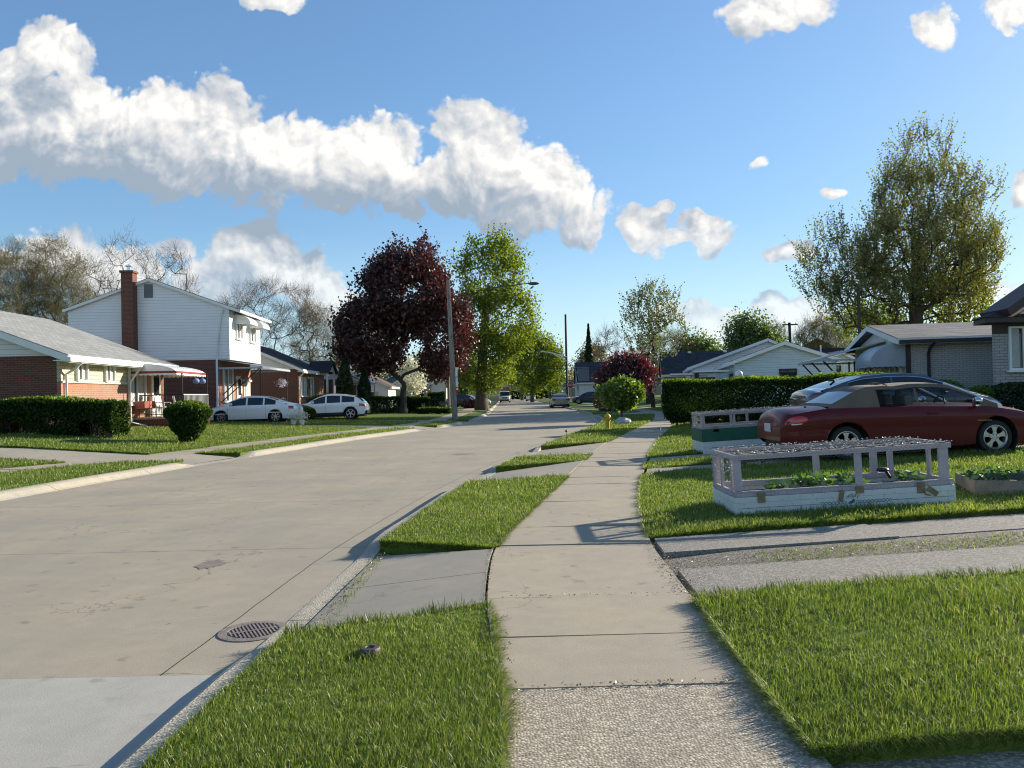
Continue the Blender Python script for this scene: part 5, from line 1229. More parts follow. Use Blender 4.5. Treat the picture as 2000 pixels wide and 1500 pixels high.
def awning(root, ax, c, a0, a1, ztop, zbot, proj, out=1, mat='whitemetal', curved=False, stripe=None, name='awning', braces=False, scallop=.09, sidefill=True):
    """metal awning standing out from a wall; ax is the wall normal"""
    mb = MB(); n = 8; prof = []
    for i in range(n+1):
        t = i/n
        if curved: prof.append((proj*sin(t*pi/2), zbot+(ztop-zbot)*cos(t*pi/2)))
        else: prof.append((proj*t, ztop+(zbot-ztop)*t))
    def P_(d, a, z): return (c+out*d, a, z) if ax == 'x' else (a, c+out*d, z)
    ns = max(4, int((a1-a0)/.2)); 
    for k in range(ns):     # standing slats
        b0_, b1_ = a0+(a1-a0)*k/ns, a0+(a1-a0)*(k+1)/ns; dz_ = .012*(k % 2)
        for (d0, z0), (d1, z1) in zip(prof[:-1], prof[1:]):
            mb.prism([P_(d0, b0_, z0+dz_), P_(d1, b0_, z1+dz_), P_(d1, b1_, z1+dz_), P_(d0, b1_, z0+dz_)], (0, 0, .02))
    if sidefill:
        for a in (a0, a1-.012):
            pts = [P_(d, a, z) for d, z in prof]+[P_(0, a, zbot)]
            mb.prism(pts, (0, .012, 0) if ax == 'x' else (.012, 0, 0))
    # scalloped valance
    def val(p, q):
        p, q = Vector(p), Vector(q); m_ = max(2, int((q-p).length/.16))
        for i in range(m_):
            u0, u1 = p.lerp(q, i/m_), p.lerp(q, (i+1)/m_); um = (u0+u1)/2; nrm = (q-p).cross(Vector((0, 0, 1))).normalized()*.01
            mb.prism([u0, u1, u1-Vector((0, 0, scallop*.6)), um-Vector((0, 0, scallop)), u0-Vector((0, 0, scallop*.6))], nrm)
    val(P_(proj, a0, zbot), P_(proj, a1, zbot)); val(P_(0, a0, zbot), P_(proj, a0, zbot)); val(P_(0, a1, zbot), P_(proj, a1, zbot))
    o = mb.build(name, MT[mat], root)
    if stripe:
        sb = MB(); e = .006
        lo, hi = zbot-.005, zbot+.075
        sb.box(*sorted((c+out*(proj+e), c+out*(proj+e+.012))), a0, a1, lo, hi) if ax == 'x' else sb.box(a0, a1, *sorted((c+out*(proj+e), c+out*(proj+e+.012))), lo, hi)
        for a in (a0-e-.012, a1+e):
            if ax == 'x': sb.box(*sorted((c, c+out*proj)), a, a+.012, lo, hi)
            else: sb.box(a, a+.012, *sorted((c, c+out*proj)), lo, hi)
        sb.build('stripe', MT[stripe], o)
    if braces:
        bb_ = MB()
        for a in braces: bb_.tube([P_(proj*.97, a, zbot), P_(.02, a, zbot-proj*.85)], .02, 5)
        bb_.build('brace', MT['black'], o)
    return o
def railing(root, pts, h, mat='black', name='railing', step=.12, r=.012):
    mb = MB()
    for p, q in zip(pts[:-1], pts[1:]):
        p, q = Vector(p), Vector(q); up = Vector((0, 0, h)); mb.tube([p+up, q+up], r*1.5, 5); mb.tube([p+up*.12, q+up*.12], r, 5); n = int((q-p).length/step)
        for i in range(n+1): u0 = p.lerp(q, i/max(1, n)); mb.tube([u0, u0+up], r*.8, 4)
    return mb.build(name, MT[mat], root)
# ===== House A: brick ranch on the far left
gA = .226; xa, ya = Q(119, 740, 27.0)[:2]
A_ = empty('ranch_house', (xa, ya, gA), .05, 'low brick ranch house with grey roof and cream stone upper wall on the far left', 'house', 'houses on the left side of the street')
A_.scale = (1.18, 1.18, 1.18); Wd, Ln, ev = 9.2, 7.6, 2.5
wall_box('brick_wall', MT['brickorange'], A_, -.12, 0, 0, Ln, -.6, 1.72)                       # street front
wall_box('stone_wall', MT['stone'], A_, -.12, 0, 0, 4.35, 1.723, ev)
wall_box('brick_wall', MT['brickorange'], A_, -.12, 0, 4.353, Ln, 1.723, ev)
wall_box('stone_sill', MT['curtain'], A_, 0.003, .05, 0, 4.35, 1.69, 1.75)
wall_box('side_wall', MT['brickdark'], A_, -Wd, -.123, 0, .12, -.6, ev)
wall_box('side_wall', MT['brickdark'], A_, -Wd, -.123, Ln-.12, Ln, -.6, ev); wall_box('back_wall', MT['brickdark'], A_, -Wd, -Wd+.12, .122, Ln-.122, -.6, ev)
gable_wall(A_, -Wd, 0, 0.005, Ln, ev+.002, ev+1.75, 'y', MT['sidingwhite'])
gable_roof(A_, -Wd, 0, 0, Ln, ev+.03, ev+1.8, 'y', MT['roofgrey'], .42)
MB().box(.40, .52, -.45, Ln+.42, ev-.20, ev-.07).build('gutter', MT['whitemetal'], A_)
window(A_, 'x', 0, 1.15, 1.80, .55, .60, sill=False); window(A_, 'x', 0, 3.0, 1.80, .55, .60, sill=False)
window(A_, 'x', 0, 5.1, 1.05, 1.25, 1.25, panes=2)
d = wall_box('door', MT['white'], A_, .003, .06, 6.35, 7.15, .45, 2.35); MB().box(.062, .07, 6.5, 7.0, 1.3, 2.2).build('pane', MT['glass'], d); MB().ball((.09, 7.02, 1.35), .03).build('handle', MT['chrome'], d)
downspout(A_, [(.48, .25, ev-.2), (.30, .22, ev-.4), (.06, .2, ev-.55), (.06, .2, -.1)])
downspout(A_, [(.48, 4.5, ev-.15), (.25, 4.42, ev-.5), (.10, 4.4, ev-.75), (.10, 4.4, .35), (.5, 4.7, .2), (1.4, 5.2, -.02)], r=.04)
awning(A_, 'x', 0, 4.55, 7.55, ev-.08, ev-.42, 1.65, mat='whitemetal', curved=True, stripe='redstripe')
MB().box(0.003, 1.75, 4.95, 7.7, -.5, .42).build('porch', MT['brickdark'], A_); MB().box(0.004, 1.82, 4.9, 7.75, .423, .50).build('porch_slab', MT['walk'], A_)
railing(A_, [(1.72, 5.0, .5), (1.72, 7.6, .5)], .8, 'whitemetal'); railing(A_, [(.15, 5.0, .5), (1.72, 5.0, .5)], .8, 'black')
for yy in (5.0, 7.6): MB().tube([(1.68, yy, .5), (1.68, yy, ev-.42)], .025, 6).build('porch_post', MT['black'], A_)
MB().cbox((.30, 5.3, .95), (.35, 1.25, .28)).build('window_box', MT['redbox'], A_)
# white plastic chairs on the porch
def chair(loc, rz, lab):
    r_ = empty('plastic_chair', loc, rz, lab, 'chair', 'white chairs on the porch'); mb = MB(); mb.cbox((0, 0, .42), (.46, .46, .04)); mb.build('seat', MT['white'], r_, bevel=.01)
    mb = MB(); mb.cbox((-.24, 0, .66), (.04, .44, .5), ry=-.2); mb.build('backrest', MT['white'], r_, bevel=.01)
    for sx_ in (-1, 1):
        for sy_ in (-1, 1): MB().tube([(sx_*.2, sy_*.2, .42), (sx_*.24, sy_*.24, 0)], .022, 5).build('leg', MT['white'], r_)
        mb = MB(); mb.tube([(-.2, sx_*.24, .62), (.2, sx_*.24, .62), (.22, sx_*.24, .42)], .02, 5).build('armrest', MT['white'], r_)
Ma = A_.matrix_basis if False else Matrix.Translation((xa, ya, gA)) @ Matrix.Rotation(.05, 4, 'Z') @ Matrix.Scale(1.18, 4)
for (lx, ly, rz_, lab) in ((.8, 5.5, -.2, 'white plastic chair on the porch nearer the downspout'), (1.0, 6.6, .5, 'white plastic chair on the porch farther along the railing')):
    w_ = Ma @ Vector((lx, ly, .5)); chair(w_, .05+rz_, lab)
for (lx, ly, r_, hh_, lab) in ((.75, 4.62, .20, .36, 'black planter pot beside the slanting downspout foot'), (1.55, 4.75, .26, .50, 'dark blue tub against the brick porch')):
    w_ = Ma @ Vector((lx, ly, -.05)); o = MB().lathe([(r_*.75, 0), (r_*.95, hh_*.8), (r_*1.05, hh_), (r_*.9, hh_), (r_*.8, hh_*.85), (.001, hh_*.85)], n=16).build('planter_pot', MT['plastic'], None, True); o.location = w_; tag(o, lab, 'pot', 'pots by the porch')
for k, (lx, ly, lz) in enumerate(((1.7, 6.35, 1.82), (1.7, 7.05, 1.82))):
    w_ = Ma @ Vector((lx, ly, lz)); o = MB().ball((0, 0, 0), .15, 12, 8, (1, 1, .85)).tube([(0, 0, .1), (0, 0, .3)], .008, 4).build('hanging_flower_basket', noisy('blue_flowers%d' % k, (.16, .22, .42), .9, .5, 8, 30, .6), None, False); o.location = w_
    tag(o, ('left' if k == 0 else 'right')+' one of two blue flower baskets hanging below the striped awning', 'basket', 'baskets under the striped awning')
# ===== House B: white two-storey
gB = .55; xb, yb = Q(449, 700, 41.0)[:2]
B_ = empty('two_storey_house', (xb, yb, gB), .05, 'white sided two storey house with tall brick chimney and red brick ground floor', 'house', 'houses on the left side of the street')
Wd, Ln, f1, ev = 8.35, 5.9, 3.1, 5.85
xl = Q(142, 605, 41)[0]-xb; xap = Q(296, 549, 41)[0]-xb; zap = Q(296, 549, 41)[2]-gB
wall_box('brick_wall', MT['brickdark'], B_, xl, -.62, 0, .12, -1.0, f1); wall_box('brick_wall', MT['brickorange'], B_, -.74, -.62, .123, Ln, -1.0, f1)
wall_box('brick_wall', MT['brickdark'], B_, xl, -.743, Ln-.12, Ln, -1, f1); wall_box('brick_wall', MT['brickdark'], B_, xl, xl+.12, .122, Ln-.122, -1, f1)
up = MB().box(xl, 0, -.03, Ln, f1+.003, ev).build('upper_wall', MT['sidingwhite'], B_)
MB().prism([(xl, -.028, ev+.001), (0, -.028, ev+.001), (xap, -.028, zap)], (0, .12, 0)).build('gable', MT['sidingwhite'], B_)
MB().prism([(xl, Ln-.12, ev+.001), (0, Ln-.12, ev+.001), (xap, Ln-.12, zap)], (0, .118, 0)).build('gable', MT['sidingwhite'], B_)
mb = MB(); fa = MB()
for xe, s_ in ((xl, -1), (0, 1)):
    sl_ = (zap-ev)/abs(xap-xe); xo = xe+s_*(.12 if s_ < 0 else .55); zo = ev-sl_*abs(xo-xe)
    mb.prism([(xo, -.18, zo+.02), (xap, -.18, zap+.02), (xap, -.18, zap+.12), (xo, -.18, zo+.12)], (0, Ln+.36, 0))
    fa.prism([(xo, -.205, zo-.06), (xap, -.205, zap-.06), (xap, -.205, zap+.09), (xo, -.205, zo+.09)], (0, .024, 0))
    fa.box(min(xo, xo+s_*.1), max(xo, xo+s_*.1), -.2, Ln+.2, zo-.06, zo+.08)
r_ = mb.build('roof', MT['roofdark'], B_); fa.build('fascia', MT['white'], r_)
xc0 = Q(242, 600, 40.5)[0]-xb; xc1 = Q(264, 600, 40.5)[0]-xb; zc = Q(253, 530, 40.5)[2]-gB
ch = MB().box(xc0, xc1, -.58, -.033, -1, zc-.12).build('chimney', MT['brickdark'], B_); MB().box(xc0-.06, xc1+.06, -.64, .02, zc-.118, zc).build('chimney_cap', MT['brickdark'], ch)
MB().lathe([(.11, zc), (.11, zc+.22), (.17, zc+.24), (.17, zc+.30), (.02, zc+.36)], ((xc0+xc1)/2, -.3, 0), 12).build('flue', MT['chrome'], ch)
vx = Q(294, 570, 41)[0]-xb; vz0 = Q(294, 583, 41)[2]-gB; MB().box(vx-.22, vx+.22, -.07, -.031, vz0, vz0+.72).build('attic_vent', noisy('vent_grey', (.12, .135, .14), .6, .2, 2, 60), B_)
downspout(B_, [(-.30, -.12, ev-.1), (-.42, -.1, ev-.4), (-.66, -.08, f1-.1), (-.66, -.08, -.6)], 'whitemetal', .06)
for k, yy in enumerate((1.6, 4.2)):
    window(B_, 'x', 0, yy, f1+1.25, .95, .95, curtain=True); awning(B_, 'x', 0, yy-.72, yy+.72, f1+2.48, f1+2.02, .85, mat='whitemetal', curved=True, scallop=.07)
awning(B_, 'x', -.6, -.02, Ln+.3, f1-.02, f1-.42, 2.3, mat='metalroof', curved=False, stripe=None, scallop=.12, sidefill=False)
for yy in (.15, 5.9): MB().tube([(1.55, yy, -.3), (1.55, yy, f1-.4)], .04, 6).build('porch_post', MT['black'], B_)
mb = MB(); mb.tube([(1.5, .15, f1-.5), (-.55, .15, f1-2.3)], .03, 5); mb.tube([(1.1, .15, f1-.45), (-.55, .4, f1-1.9)], .03, 5); mb.build('porch_brace', MT['black'], B_)
window(B_, 'x', -.62, 1.5, .9, 1.5, 1.75, panes=2, depth=.1); d = wall_box('door', MT['white'], B_, -.617, -.55, 3.0, 3.95, .15, 2.3); MB().box(-.548, -.54, 3.2, 3.75, 1.2, 2.1).build('pane', MT['glass'], d)
g_ = wall_box('garage_door', MT['curtain'], B_, -.617, -.58, 4.4, 5.7, -.3, 2.0); MB().box(-.617, -.5, 4.3, 5.8, 2.003, 2.12).build('door_head', MT['white'], g_)
railing(B_, [(1.5, .2, .1), (1.5, 5.9, .1)], .85, 'black', step=.16, r=.016); MB().box(-.6, 1.6, .1, Ln, -1.0, .09).build('porch', MT['brickdark'], B_)
w_ = Matrix.Translation((xb, yb, gB)) @ Matrix.Rotation(.05, 4, 'Z') @ Vector((1.5, 5.0, 1.9))
rs = np.random.RandomState(3); V, Qd = quads(rs.normal(size=(500, 3))*np.array([.13, .13, .11]), .06, rs); tag(npmesh('hanging_flower_basket', V, Qd, None, leafmat('lilac_flowers', (.35, .30, .45), (.6, .58, .62), .3, (1, 1, 1))), 'lilac and white flower basket hanging at the white house porch', 'basket').location = w_
# ===== House C: brick ranch with dark roof
def ranch(name, lab, px, Y, g, W_, L_, ev, rg, wm, fm, gm, rm, rot=.05, windows=(), porch=None, oh=.4, side=-1, group='houses on the left side of the street', foundation=.6, fas='white'):
    x_, y_ = Q(px, 740, Y)[:2]; R_ = empty(name, (x_, y_, g), rot, lab, 'house', group); s = side
    X0_, X1_ = sorted((0, s*W_))
    wall_box('side_wall', wm, R_, X0_, X1_, 0, .12, -foundation, ev); wall_box('side_wall', wm, R_, X0_, X1_, L_-.12, L_, -foundation, ev)
    xf = (-.12, 0) if s < 0 else (0, .12); wall_box('front_wall', fm, R_, xf[0]+(.002 if s > 0 else 0)-(.0), xf[1]+(.002 if s < 0 else 0), .122, L_-.122, -foundation, ev); xk = (X0_, X0_+.12) if s < 0 else (X1_-.12, X1_)
    wall_box('back_wall', wm, R_, *xk, .122, L_-.122, -foundation, ev)
    gable_wall(R_, X0_, X1_, .003, L_-.003, ev+.002, rg, 'y', gm); gable_roof(R_, X0_, X1_, 0, L_, ev+.03, rg+.04, 'y', rm, oh, fascia=fas)
    for (ax, a, z, w, h, pn) in windows:
        if ax == 'x': window(R_, 'x', .002 if s < 0 else 0, a, z, w, h, 1 if s < 0 else -1, panes=pn)
        else: window(R_, 'y', 0, a, z, w, h, -1, panes=pn)
    return R_
C_ = ranch('brick_house', 'red brick house with dark brown roof just beyond the white two storey house', 583, 53, .5, 8.5, 9, 3.0, 4.9, MT['brickdark'], MT['brickorange'], MT['sidingwhite'], MT['roofdark'],
    windows=(('x', 1.3, 1.2, 1.5, 1.2, 3), ('x', 4.2, 1.0, .9, 1.5, 1)))
mb = MB(); mb.prism([(.9, 5.4, 3.0), (.9, 8.4, 3.0), (.9, 6.9, 3.75)], (.1, 0, 0)); mb.build('porch_gable', MT['stucco'], C_)
mb = MB(); [mb.prism([(-.6, 6.9, 3.77), (-.6, e, 2.87), (-.6, e, 2.97), (-.6, 6.9, 3.87)], (1.8, 0, 0)) for e in (5.1, 8.7)]; mb.build('porch_roof', MT['roofdark'], C_)
for yy in (5.5, 8.3): MB().box(.85, 1.0, yy-.07, yy+.07, -.3, 3.0).build('porch_post', MT['white'], C_)
MB().box(.40, .52, -.45, 4.9, 2.72, 2.85).build('gutter', MT['whitemetal'], C_); downspout(C_, [(.46, -.3, 2.8), (.1, -.1, 2.4), (.1, -.1, -.3)])
for i, a in enumerate((2.45, 3.35)): MB().box(.005, .05, a-.2, a+.2, .9, 2.4).build('shutter', MT['plastic'], C_)
# brick garden wall and bins beside it
o = ranch('brick_house', 'brick house with rounded white awning behind the dark arborvitae', 690, 66, .35, 8, 9, 2.7, 4.2, MT['brickdark'], MT['brickdark'], MT['sidingwhite'], MT['roofdark'], windows=(('x', 2, 1, 1.4, 1.2, 2),))
awning(o, 'x', 0, 0, 3.2, 3.0, 2.3, 1.5, curved=True, stripe='redstripe')
for yy in (.2, 3.0): MB().box(1.35, 1.45, yy-.05, yy+.05, -.3, 2.3).build('porch_post', MT['white'], o)
ranch('white_house', 'small white house with brown roof behind the purple maple', 758, 84, .2, 7, 8, 2.4, 4.1, MT['stucco'], MT['stucco'], MT['stucco'], MT['roofbrown'], windows=(('y', -1.7, .6, 1.1, 1.2, 1),), group='small houses farther down on the left')
ranch('tan_house', 'tan brick bungalow with brown roof left of the utility pole', 858, 118, .1, 9, 8, 2.5, 4.4, MT['tanbrick'], MT['tanbrick'], MT['tanbrick'], MT['roofbrown'], windows=(('x', 2, .9, 1.3, 1.2, 1), ('x', 5, .9, .9, 1.2, 1)), group='small houses farther down on the left')
ranch('grey_house', 'tall slate grey house behind the tan bungalow', 886, 140, .1, 12, 9, 4.6, 7.2, MT['greywall'], MT['greywall'], MT['greywall'], MT['roofblue'], windows=(('y', -3, 3.1, 1.2, 1.2, 1),), group='small houses farther down on the left')
ranch('cream_house', 'cream sided house peeking out right of the purple maple trunk', 822, 100, .15, 4, 6, 2.6, 4.0, MT['sidingtan'], MT['stucco'], MT['stucco'], MT['roofbrown'], group='small houses farther down on the left')
ranch('white_garage', 'white garage wall with a flag beside the utility pole', 870, 108, .1, 2.0, 6, 3.0, 3.8, MT['stucco'], MT['stucco'], MT['stucco'], MT['roofblue'], group='small houses farther down on the left')
ranch('blue_house', 'dark blue house behind the navy suv', 903, 120, .1, 5, 7, 2.9, 3.6, MT['bluewall'], MT['bluewall'], MT['bluewall'], MT['roofblue'], group='small houses farther down on the left')
E_ = ranch('brick_house', 'far brick house with grey roof and white gable left of the white van', 994, 185, .2, 6.5, 8, 2.9, 5.6, MT['brickorange'], MT['brickorange'], MT['stucco'], MT['roofblue'], group='small houses farther down on the left')
ranch('cream_house', 'low pale house between the twin trunk tree and the far brick house', 978, 165, .1, 3.0, 7, 3.0, 4.6, MT['sidingtan'], MT['stucco'], MT['sidingtan'], MT['roofblue'], group='small houses farther down on the left')
# ===== right side
# House F: grey roofed with white wall behind the stop sign
F_ = empty('grey_roof_house', (*Q(1131, 760, 118)[:2], .2), 0, 'slate roofed white house right of the stop sign', 'house', 'houses on the right side of the street')
wall_box('front_wall', MT['stucco'], F_, 0, 8, 0, 7, -.4, 2.8); MB().box(-.1, 1.6, -.06, 7, 2.803, 5.2).build('upper_wall', MT['greywall'], F_)
gable_roof(F_, 0, 8, 0, 7, 2.9, 5.9, 'x', MT['roofblue'], .3); window(F_, 'x', -.1, 2.0, 3.2, 1.2, 1.3, -1, panes=2); window(F_, 'y', 0, 4.5, .9, 1.2, 1.2, -1)
awning(F_, 'x', 0, .2, 4, 2.6, 2.2, 1.4, -1, mat='metalroof', scallop=.05)
def side_gable(name, lab, pxl, pxr, pxa, pya, pye, Y, depth, g, wm, rm, win=(), rot=0.19, group='houses on the right side of the street', fas='white', oh=.3):
    """house whose gable end faces the viewer; ridge runs away from him"""
    xl_, _, zl = Q(pxl, pye, Y); xr_, _, zr_ = Q(pxr, pye, Y); xA, _, zA = Q(pxa, pya, Y); c_, s_ = cos(rot), sin(rot)
    W_ = (xr_-xl_)/c_*1.0; R_ = empty(name, (xl_, Y, g), -rot, lab, 'house', group); ev = (zl+zr_)/2-g; rg = zA-g; rp = (xA-xl_)/(xr_-xl_)
    wall_box('gable_side_wall', wm, R_, 0, W_, 0, .12, -.6, ev); wall_box('side_wall', wm, R_, 0, .12, .122, depth, -.6, ev); wall_box('side_wall', wm, R_, W_-.12, W_, .122, depth, -.6, ev)
    gable_wall(R_, 0, W_, .003, depth, ev+.002, rg, 'y', wm, ridgepos=rp); gable_roof(R_, 0, W_, 0, depth, ev+.02, rg+.03, 'y', rm, oh, ridgepos=rp, fascia=fas)
    for (pxw0, pxw1, py0, py1, pn) in win:
        a0 = (Q(pxw0, py0, Y)[0]-xl_)/c_; a1 = (Q(pxw1, py0, Y)[0]-xl_)/c_; z0 = Q(pxw0, py1, Y)[2]-g; z1 = Q(pxw0, py0, Y)[2]-g
        window(R_, 'y', 0, (a0+a1)/2, z0, a1-a0, z1-z0, -1, panes=pn, frame='plastic', curtain=False, sill=False)
    return R_
MTs = MT['sidingblue']
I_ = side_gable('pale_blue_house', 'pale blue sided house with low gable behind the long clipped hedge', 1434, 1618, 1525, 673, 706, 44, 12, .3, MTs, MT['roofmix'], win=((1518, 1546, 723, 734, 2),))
mb = MB(); mb.box(-2.2, -.25, .4, 4.6, 2.22, 2.32); mb.build('porch_roof', MT['whitemetal'], I_)
for yy in (.6, 2.5, 4.4): MB().box(-2.05, -1.95, yy-.05, yy+.05, -.3, 2.22).build('porch_post', MT['black'], I_)
MB().box(-.06, -.003, 1.0, 2.6, -.3, 2.1).build('front_brick', MT['brickdark'], I_)
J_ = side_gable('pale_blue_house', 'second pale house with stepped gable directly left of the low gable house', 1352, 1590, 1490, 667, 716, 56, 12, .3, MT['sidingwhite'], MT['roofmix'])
mb = MB(); mb.box(-1.6, 1.0, -.5, 3.5, 2.30, 2.42); mb.build('porch_roof', MT['whitemetal'], J_); MB().box(.3, 1.6, -.05, -.002, 0, 2.1).build('front_brick', MT['brickdark'], J_)
K_ = empty('dark_roof_house', (*Q(1296, 740, 82)[:2], .3), -.15, 'tan house with broad dark slate roof right of the dark red maple', 'house', 'houses on the right side of the street')
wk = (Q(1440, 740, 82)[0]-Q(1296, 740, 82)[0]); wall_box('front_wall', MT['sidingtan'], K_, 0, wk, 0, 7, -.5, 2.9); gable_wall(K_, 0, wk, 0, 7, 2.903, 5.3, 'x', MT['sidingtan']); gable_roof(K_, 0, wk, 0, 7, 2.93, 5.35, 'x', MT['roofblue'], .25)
window(K_, 'x', 0, 2.2, 1.0, .9, 1.3, -1); window(K_, 'x', 0, 4.4, 1.0, .9, 1.3, -1)
for a in (3.0, 6.8): MB().cbox((a, 3.1, 5.35), (.35, .35, .22)).build('roof_vent', MT['whitemetal'], K_)
M_h = side_gable('white_garage', 'white garage with a small window right of the pale blue house', 1600, 1668, 1640, 690, 706, 50, 9, .3, MT['stucco'], MT['roofmix'], win=((1624, 1638, 716, 731, 1),), rot=.12)
N_ = empty('dark_roof_house', (*Q(1560, 730, 66)[:2], .3), -.1, 'low dark roofed house with a white vent pipe behind the white garage', 'house', 'houses on the right side of the street')
wn_ = Q(1690, 730, 66)[0]-Q(1560, 730, 66)[0]; wall_box('wall', MT['tanbrick'], N_, 0, wn_, 0, 8, -.4, 2.9); gable_roof(N_, 0, wn_, 0, 8, 2.95, 4.6, 'x', MT['roofdark'], .4); MB().lathe([(.07, 3.6), (.07, 4.9)], (wn_*.42, 1.8, 0), 8).build('vent_pipe', MT['white'], N_)
O_ = empty('hip_roof_house', (*Q(1620, 730, 92)[:2], .3), 0, 'dark pyramid roof showing between the trees right of the crossarm pole', 'house', 'houses on the right side of the street')
wall_box('wall', MT['tanbrick'], O_, -3.2, 3.2, 0, 7, -.4, 4.6); zt = Q(1620, 656, 92)[2]-.3; MB().add([(-3.7, -.5, 4.6), (3.7, -.5, 4.6), (3.7, 7.5, 4.6), (-3.7, 7.5, 4.6), (0, 3.5, zt)], [(0, 1, 4), (1, 2, 4), (2, 3, 4), (3, 0, 4), (3, 2, 1, 0)]).build('roof', MT['roofdark'], O_)
# House G: white brick with front gable and awnings
gG = .48; rotG = -.19; xg, yg = Q(1770, 700, 28.5)[:2]
G_ = empty('white_brick_house', (xg, yg, gG), rotG, 'white brick house with weathered shingle roof, front gable and two metal awnings', 'house', 'houses on the right side of the street')
evG = Q(1770, 667, 28.5)[2]-gG; Lg = 7.6; rgG = Q(1717, 639, 31.5)[2]-gG; Wg = 12
wall_box('side_wall', MT['whitebrick'], G_, .0, Wg, 0, .12, -.6, evG); wall_box('front_wall', MT['whitebrick'], G_, 0, .12, .122, Lg-.122, -.6, evG); wall_box('side_wall', MT['whitebrick'], G_, .0, Wg, Lg-.12, Lg, -.6, evG)
gable_wall(G_, 0, Wg, .002, Lg, evG+.002, rgG-.1, 'x', MT['stucco']); gable_roof(G_, 0, Wg, 0, Lg, evG+.05, rgG, 'x', MT['roofmix'], .38)
MB().box(-.35, Wg, -.52, -.42, evG-.10, evG+.04).build('gutter', MT['darkgutter'], G_)
downspout(G_, [(.85, -.47, evG-.05), (.75, -.2, evG-.3), (.75, -.06, evG-.45), (.75, -.06, -.4)], 'darkgutter', .055); MB().box(-.02, .14, -.06, -.003, -.4, evG-.1).build('corner_trim', MT['black'], G_)
awning(G_, 'x', 0, .1, 2.3, evG-.02, evG-.85, 1.25, -1, mat='metalroof', curved=True)
awning(G_, 'x', 0, 2.5, 7.4, evG+.15, evG-.50, 2.6, -1, mat='metalroof', curved=False, sidefill=False)
for yy, xx in ((2.6, -2.45), (5.0, -2.45), (7.2, -2.45)): MB().tube([(xx, yy, evG-.5), (-1.0, yy, evG-2.2)], .035, 5).build('awning_brace', MT['black'], G_)
for yy, xx in ((2.6, -1.2), (3.5, -1.2), (2.6, -.6)): MB().tube([(xx, yy, -.2), (xx, yy, evG-.6)], .035, 5).build('porch_post', MT['black'], G_)
window(G_, 'x', 0, 1.2, .9, 1.2, 1.2, -1, panes=2); window(G_, 'x', 0, 5.6, .7, 2.0, 1.5, -1, panes=3); d = wall_box('door', MT['curtain'], G_, -.06, -.003, 3.0, 3.9, -.1, 2.0)
MB().box(-1.4, -.003, 2.4, 4.2, -.5, -.1).build('porch_slab', MT['walk'], G_)
MB().box(5.2, 5.9, .9, 1.5, rgG-1.1, rgG-.7).build('roof_vent', MT['darkgutter'], G_)
# House H: right edge, brown roof
gH = .5; xh, yh = Q(1943, 700, 22.5)[:2]; zH = Q(1960, 632, 22.5)[2]-gH
H_ = empty('brown_roof_house', (xh, yh, gH), -.08, 'grey white brick house with dark brown gable roof cut off by the right edge', 'house', 'houses on the right side of the street')
wall_box('front_wall', MT['greybrick'], H_, 0, 9, 0, .12, -.6, zH-.30); wall_box('frieze_board', MT['browntrim'], H_, -.003, 9, -.02, .12, zH-.297, zH)
MB().prism([(.003, .122, -.6), (9, .122, -.6), (14, 8, -.6), (5.4, 8, -.6)], (0, 0, zH+.5)).build('side_wall', MT['greybrick'], H_)
ax_ = 3.4; zq = zH+.35
MB().prism([(-.50, -.5, zH), (9, -.5, zH), (9, .55, zH), (-.30, .55, zH)], (0, 0, .15)).build('eave', MT['browntrim'], H_)
MB().add([(-.55, -.56, zH+.153), (9, -.56, zH+.153), (9, .6, zH+.153), (-.35, .6, zH+.153), (.6, .55, zH+.55), (9, .55, zH+.55)], [(0, 1, 5, 4), (0, 4, 3), (3, 4, 5, 2), (0, 3, 2, 1), (1, 2, 5)]).build('lower_roof', MT['roofdark'], H_)
MB().prism([(.45, -.30, zH+.16), (6.3, -.30, zH+.16), (ax_, -.30, zq+2.0)], (0, .1, 0)).build('gable', MT['stucco'], H_)
mb = MB()
for e in (.15, 6.65): s_ = 1 if e > ax_ else -1; mb.prism([(e, -.62, zH+.17), (ax_, -.62, zq+2.1), (ax_, -.62, zq+2.32), (e+s_*.1, -.62, zH+.38)], (0, 1.5, 0))
mb.build('roof', MT['browntrim'], H_)
wx0 = Q(1972, 700, 22.5)[0]-xh; wx1 = Q(1999, 700, 22.5)[0]-xh; z0 = Q(1985, 719, 22.5)[2]-gH; z1 = Q(1985, 642, 22.5)[2]-gH
window(H_, 'y', 0, (wx0+wx1)/2+.15, z0, wx1-wx0+.3, z1-z0, -1, panes=2)
# far rows of roofs closing the gaps
for k, (px, Y, W_, lab) in enumerate(((1215, 175, 9, 'distant pale roofline left of the pale upswept tree'), (1090, 215, 8, 'distant low house left of the black pole'))):
    r_ = empty('distant_house', (*Q(px, 770, Y)[:2], .2), 0, lab, 'house'); wall_box('wall', MT['tanbrick'], r_, 0, W_, 0, 7, -.3, 2.7); gable_roof(r_, 0, W_, 0, 7, 2.75, 4.6, 'x', MT['roofblue'], .3)
print('T houses')
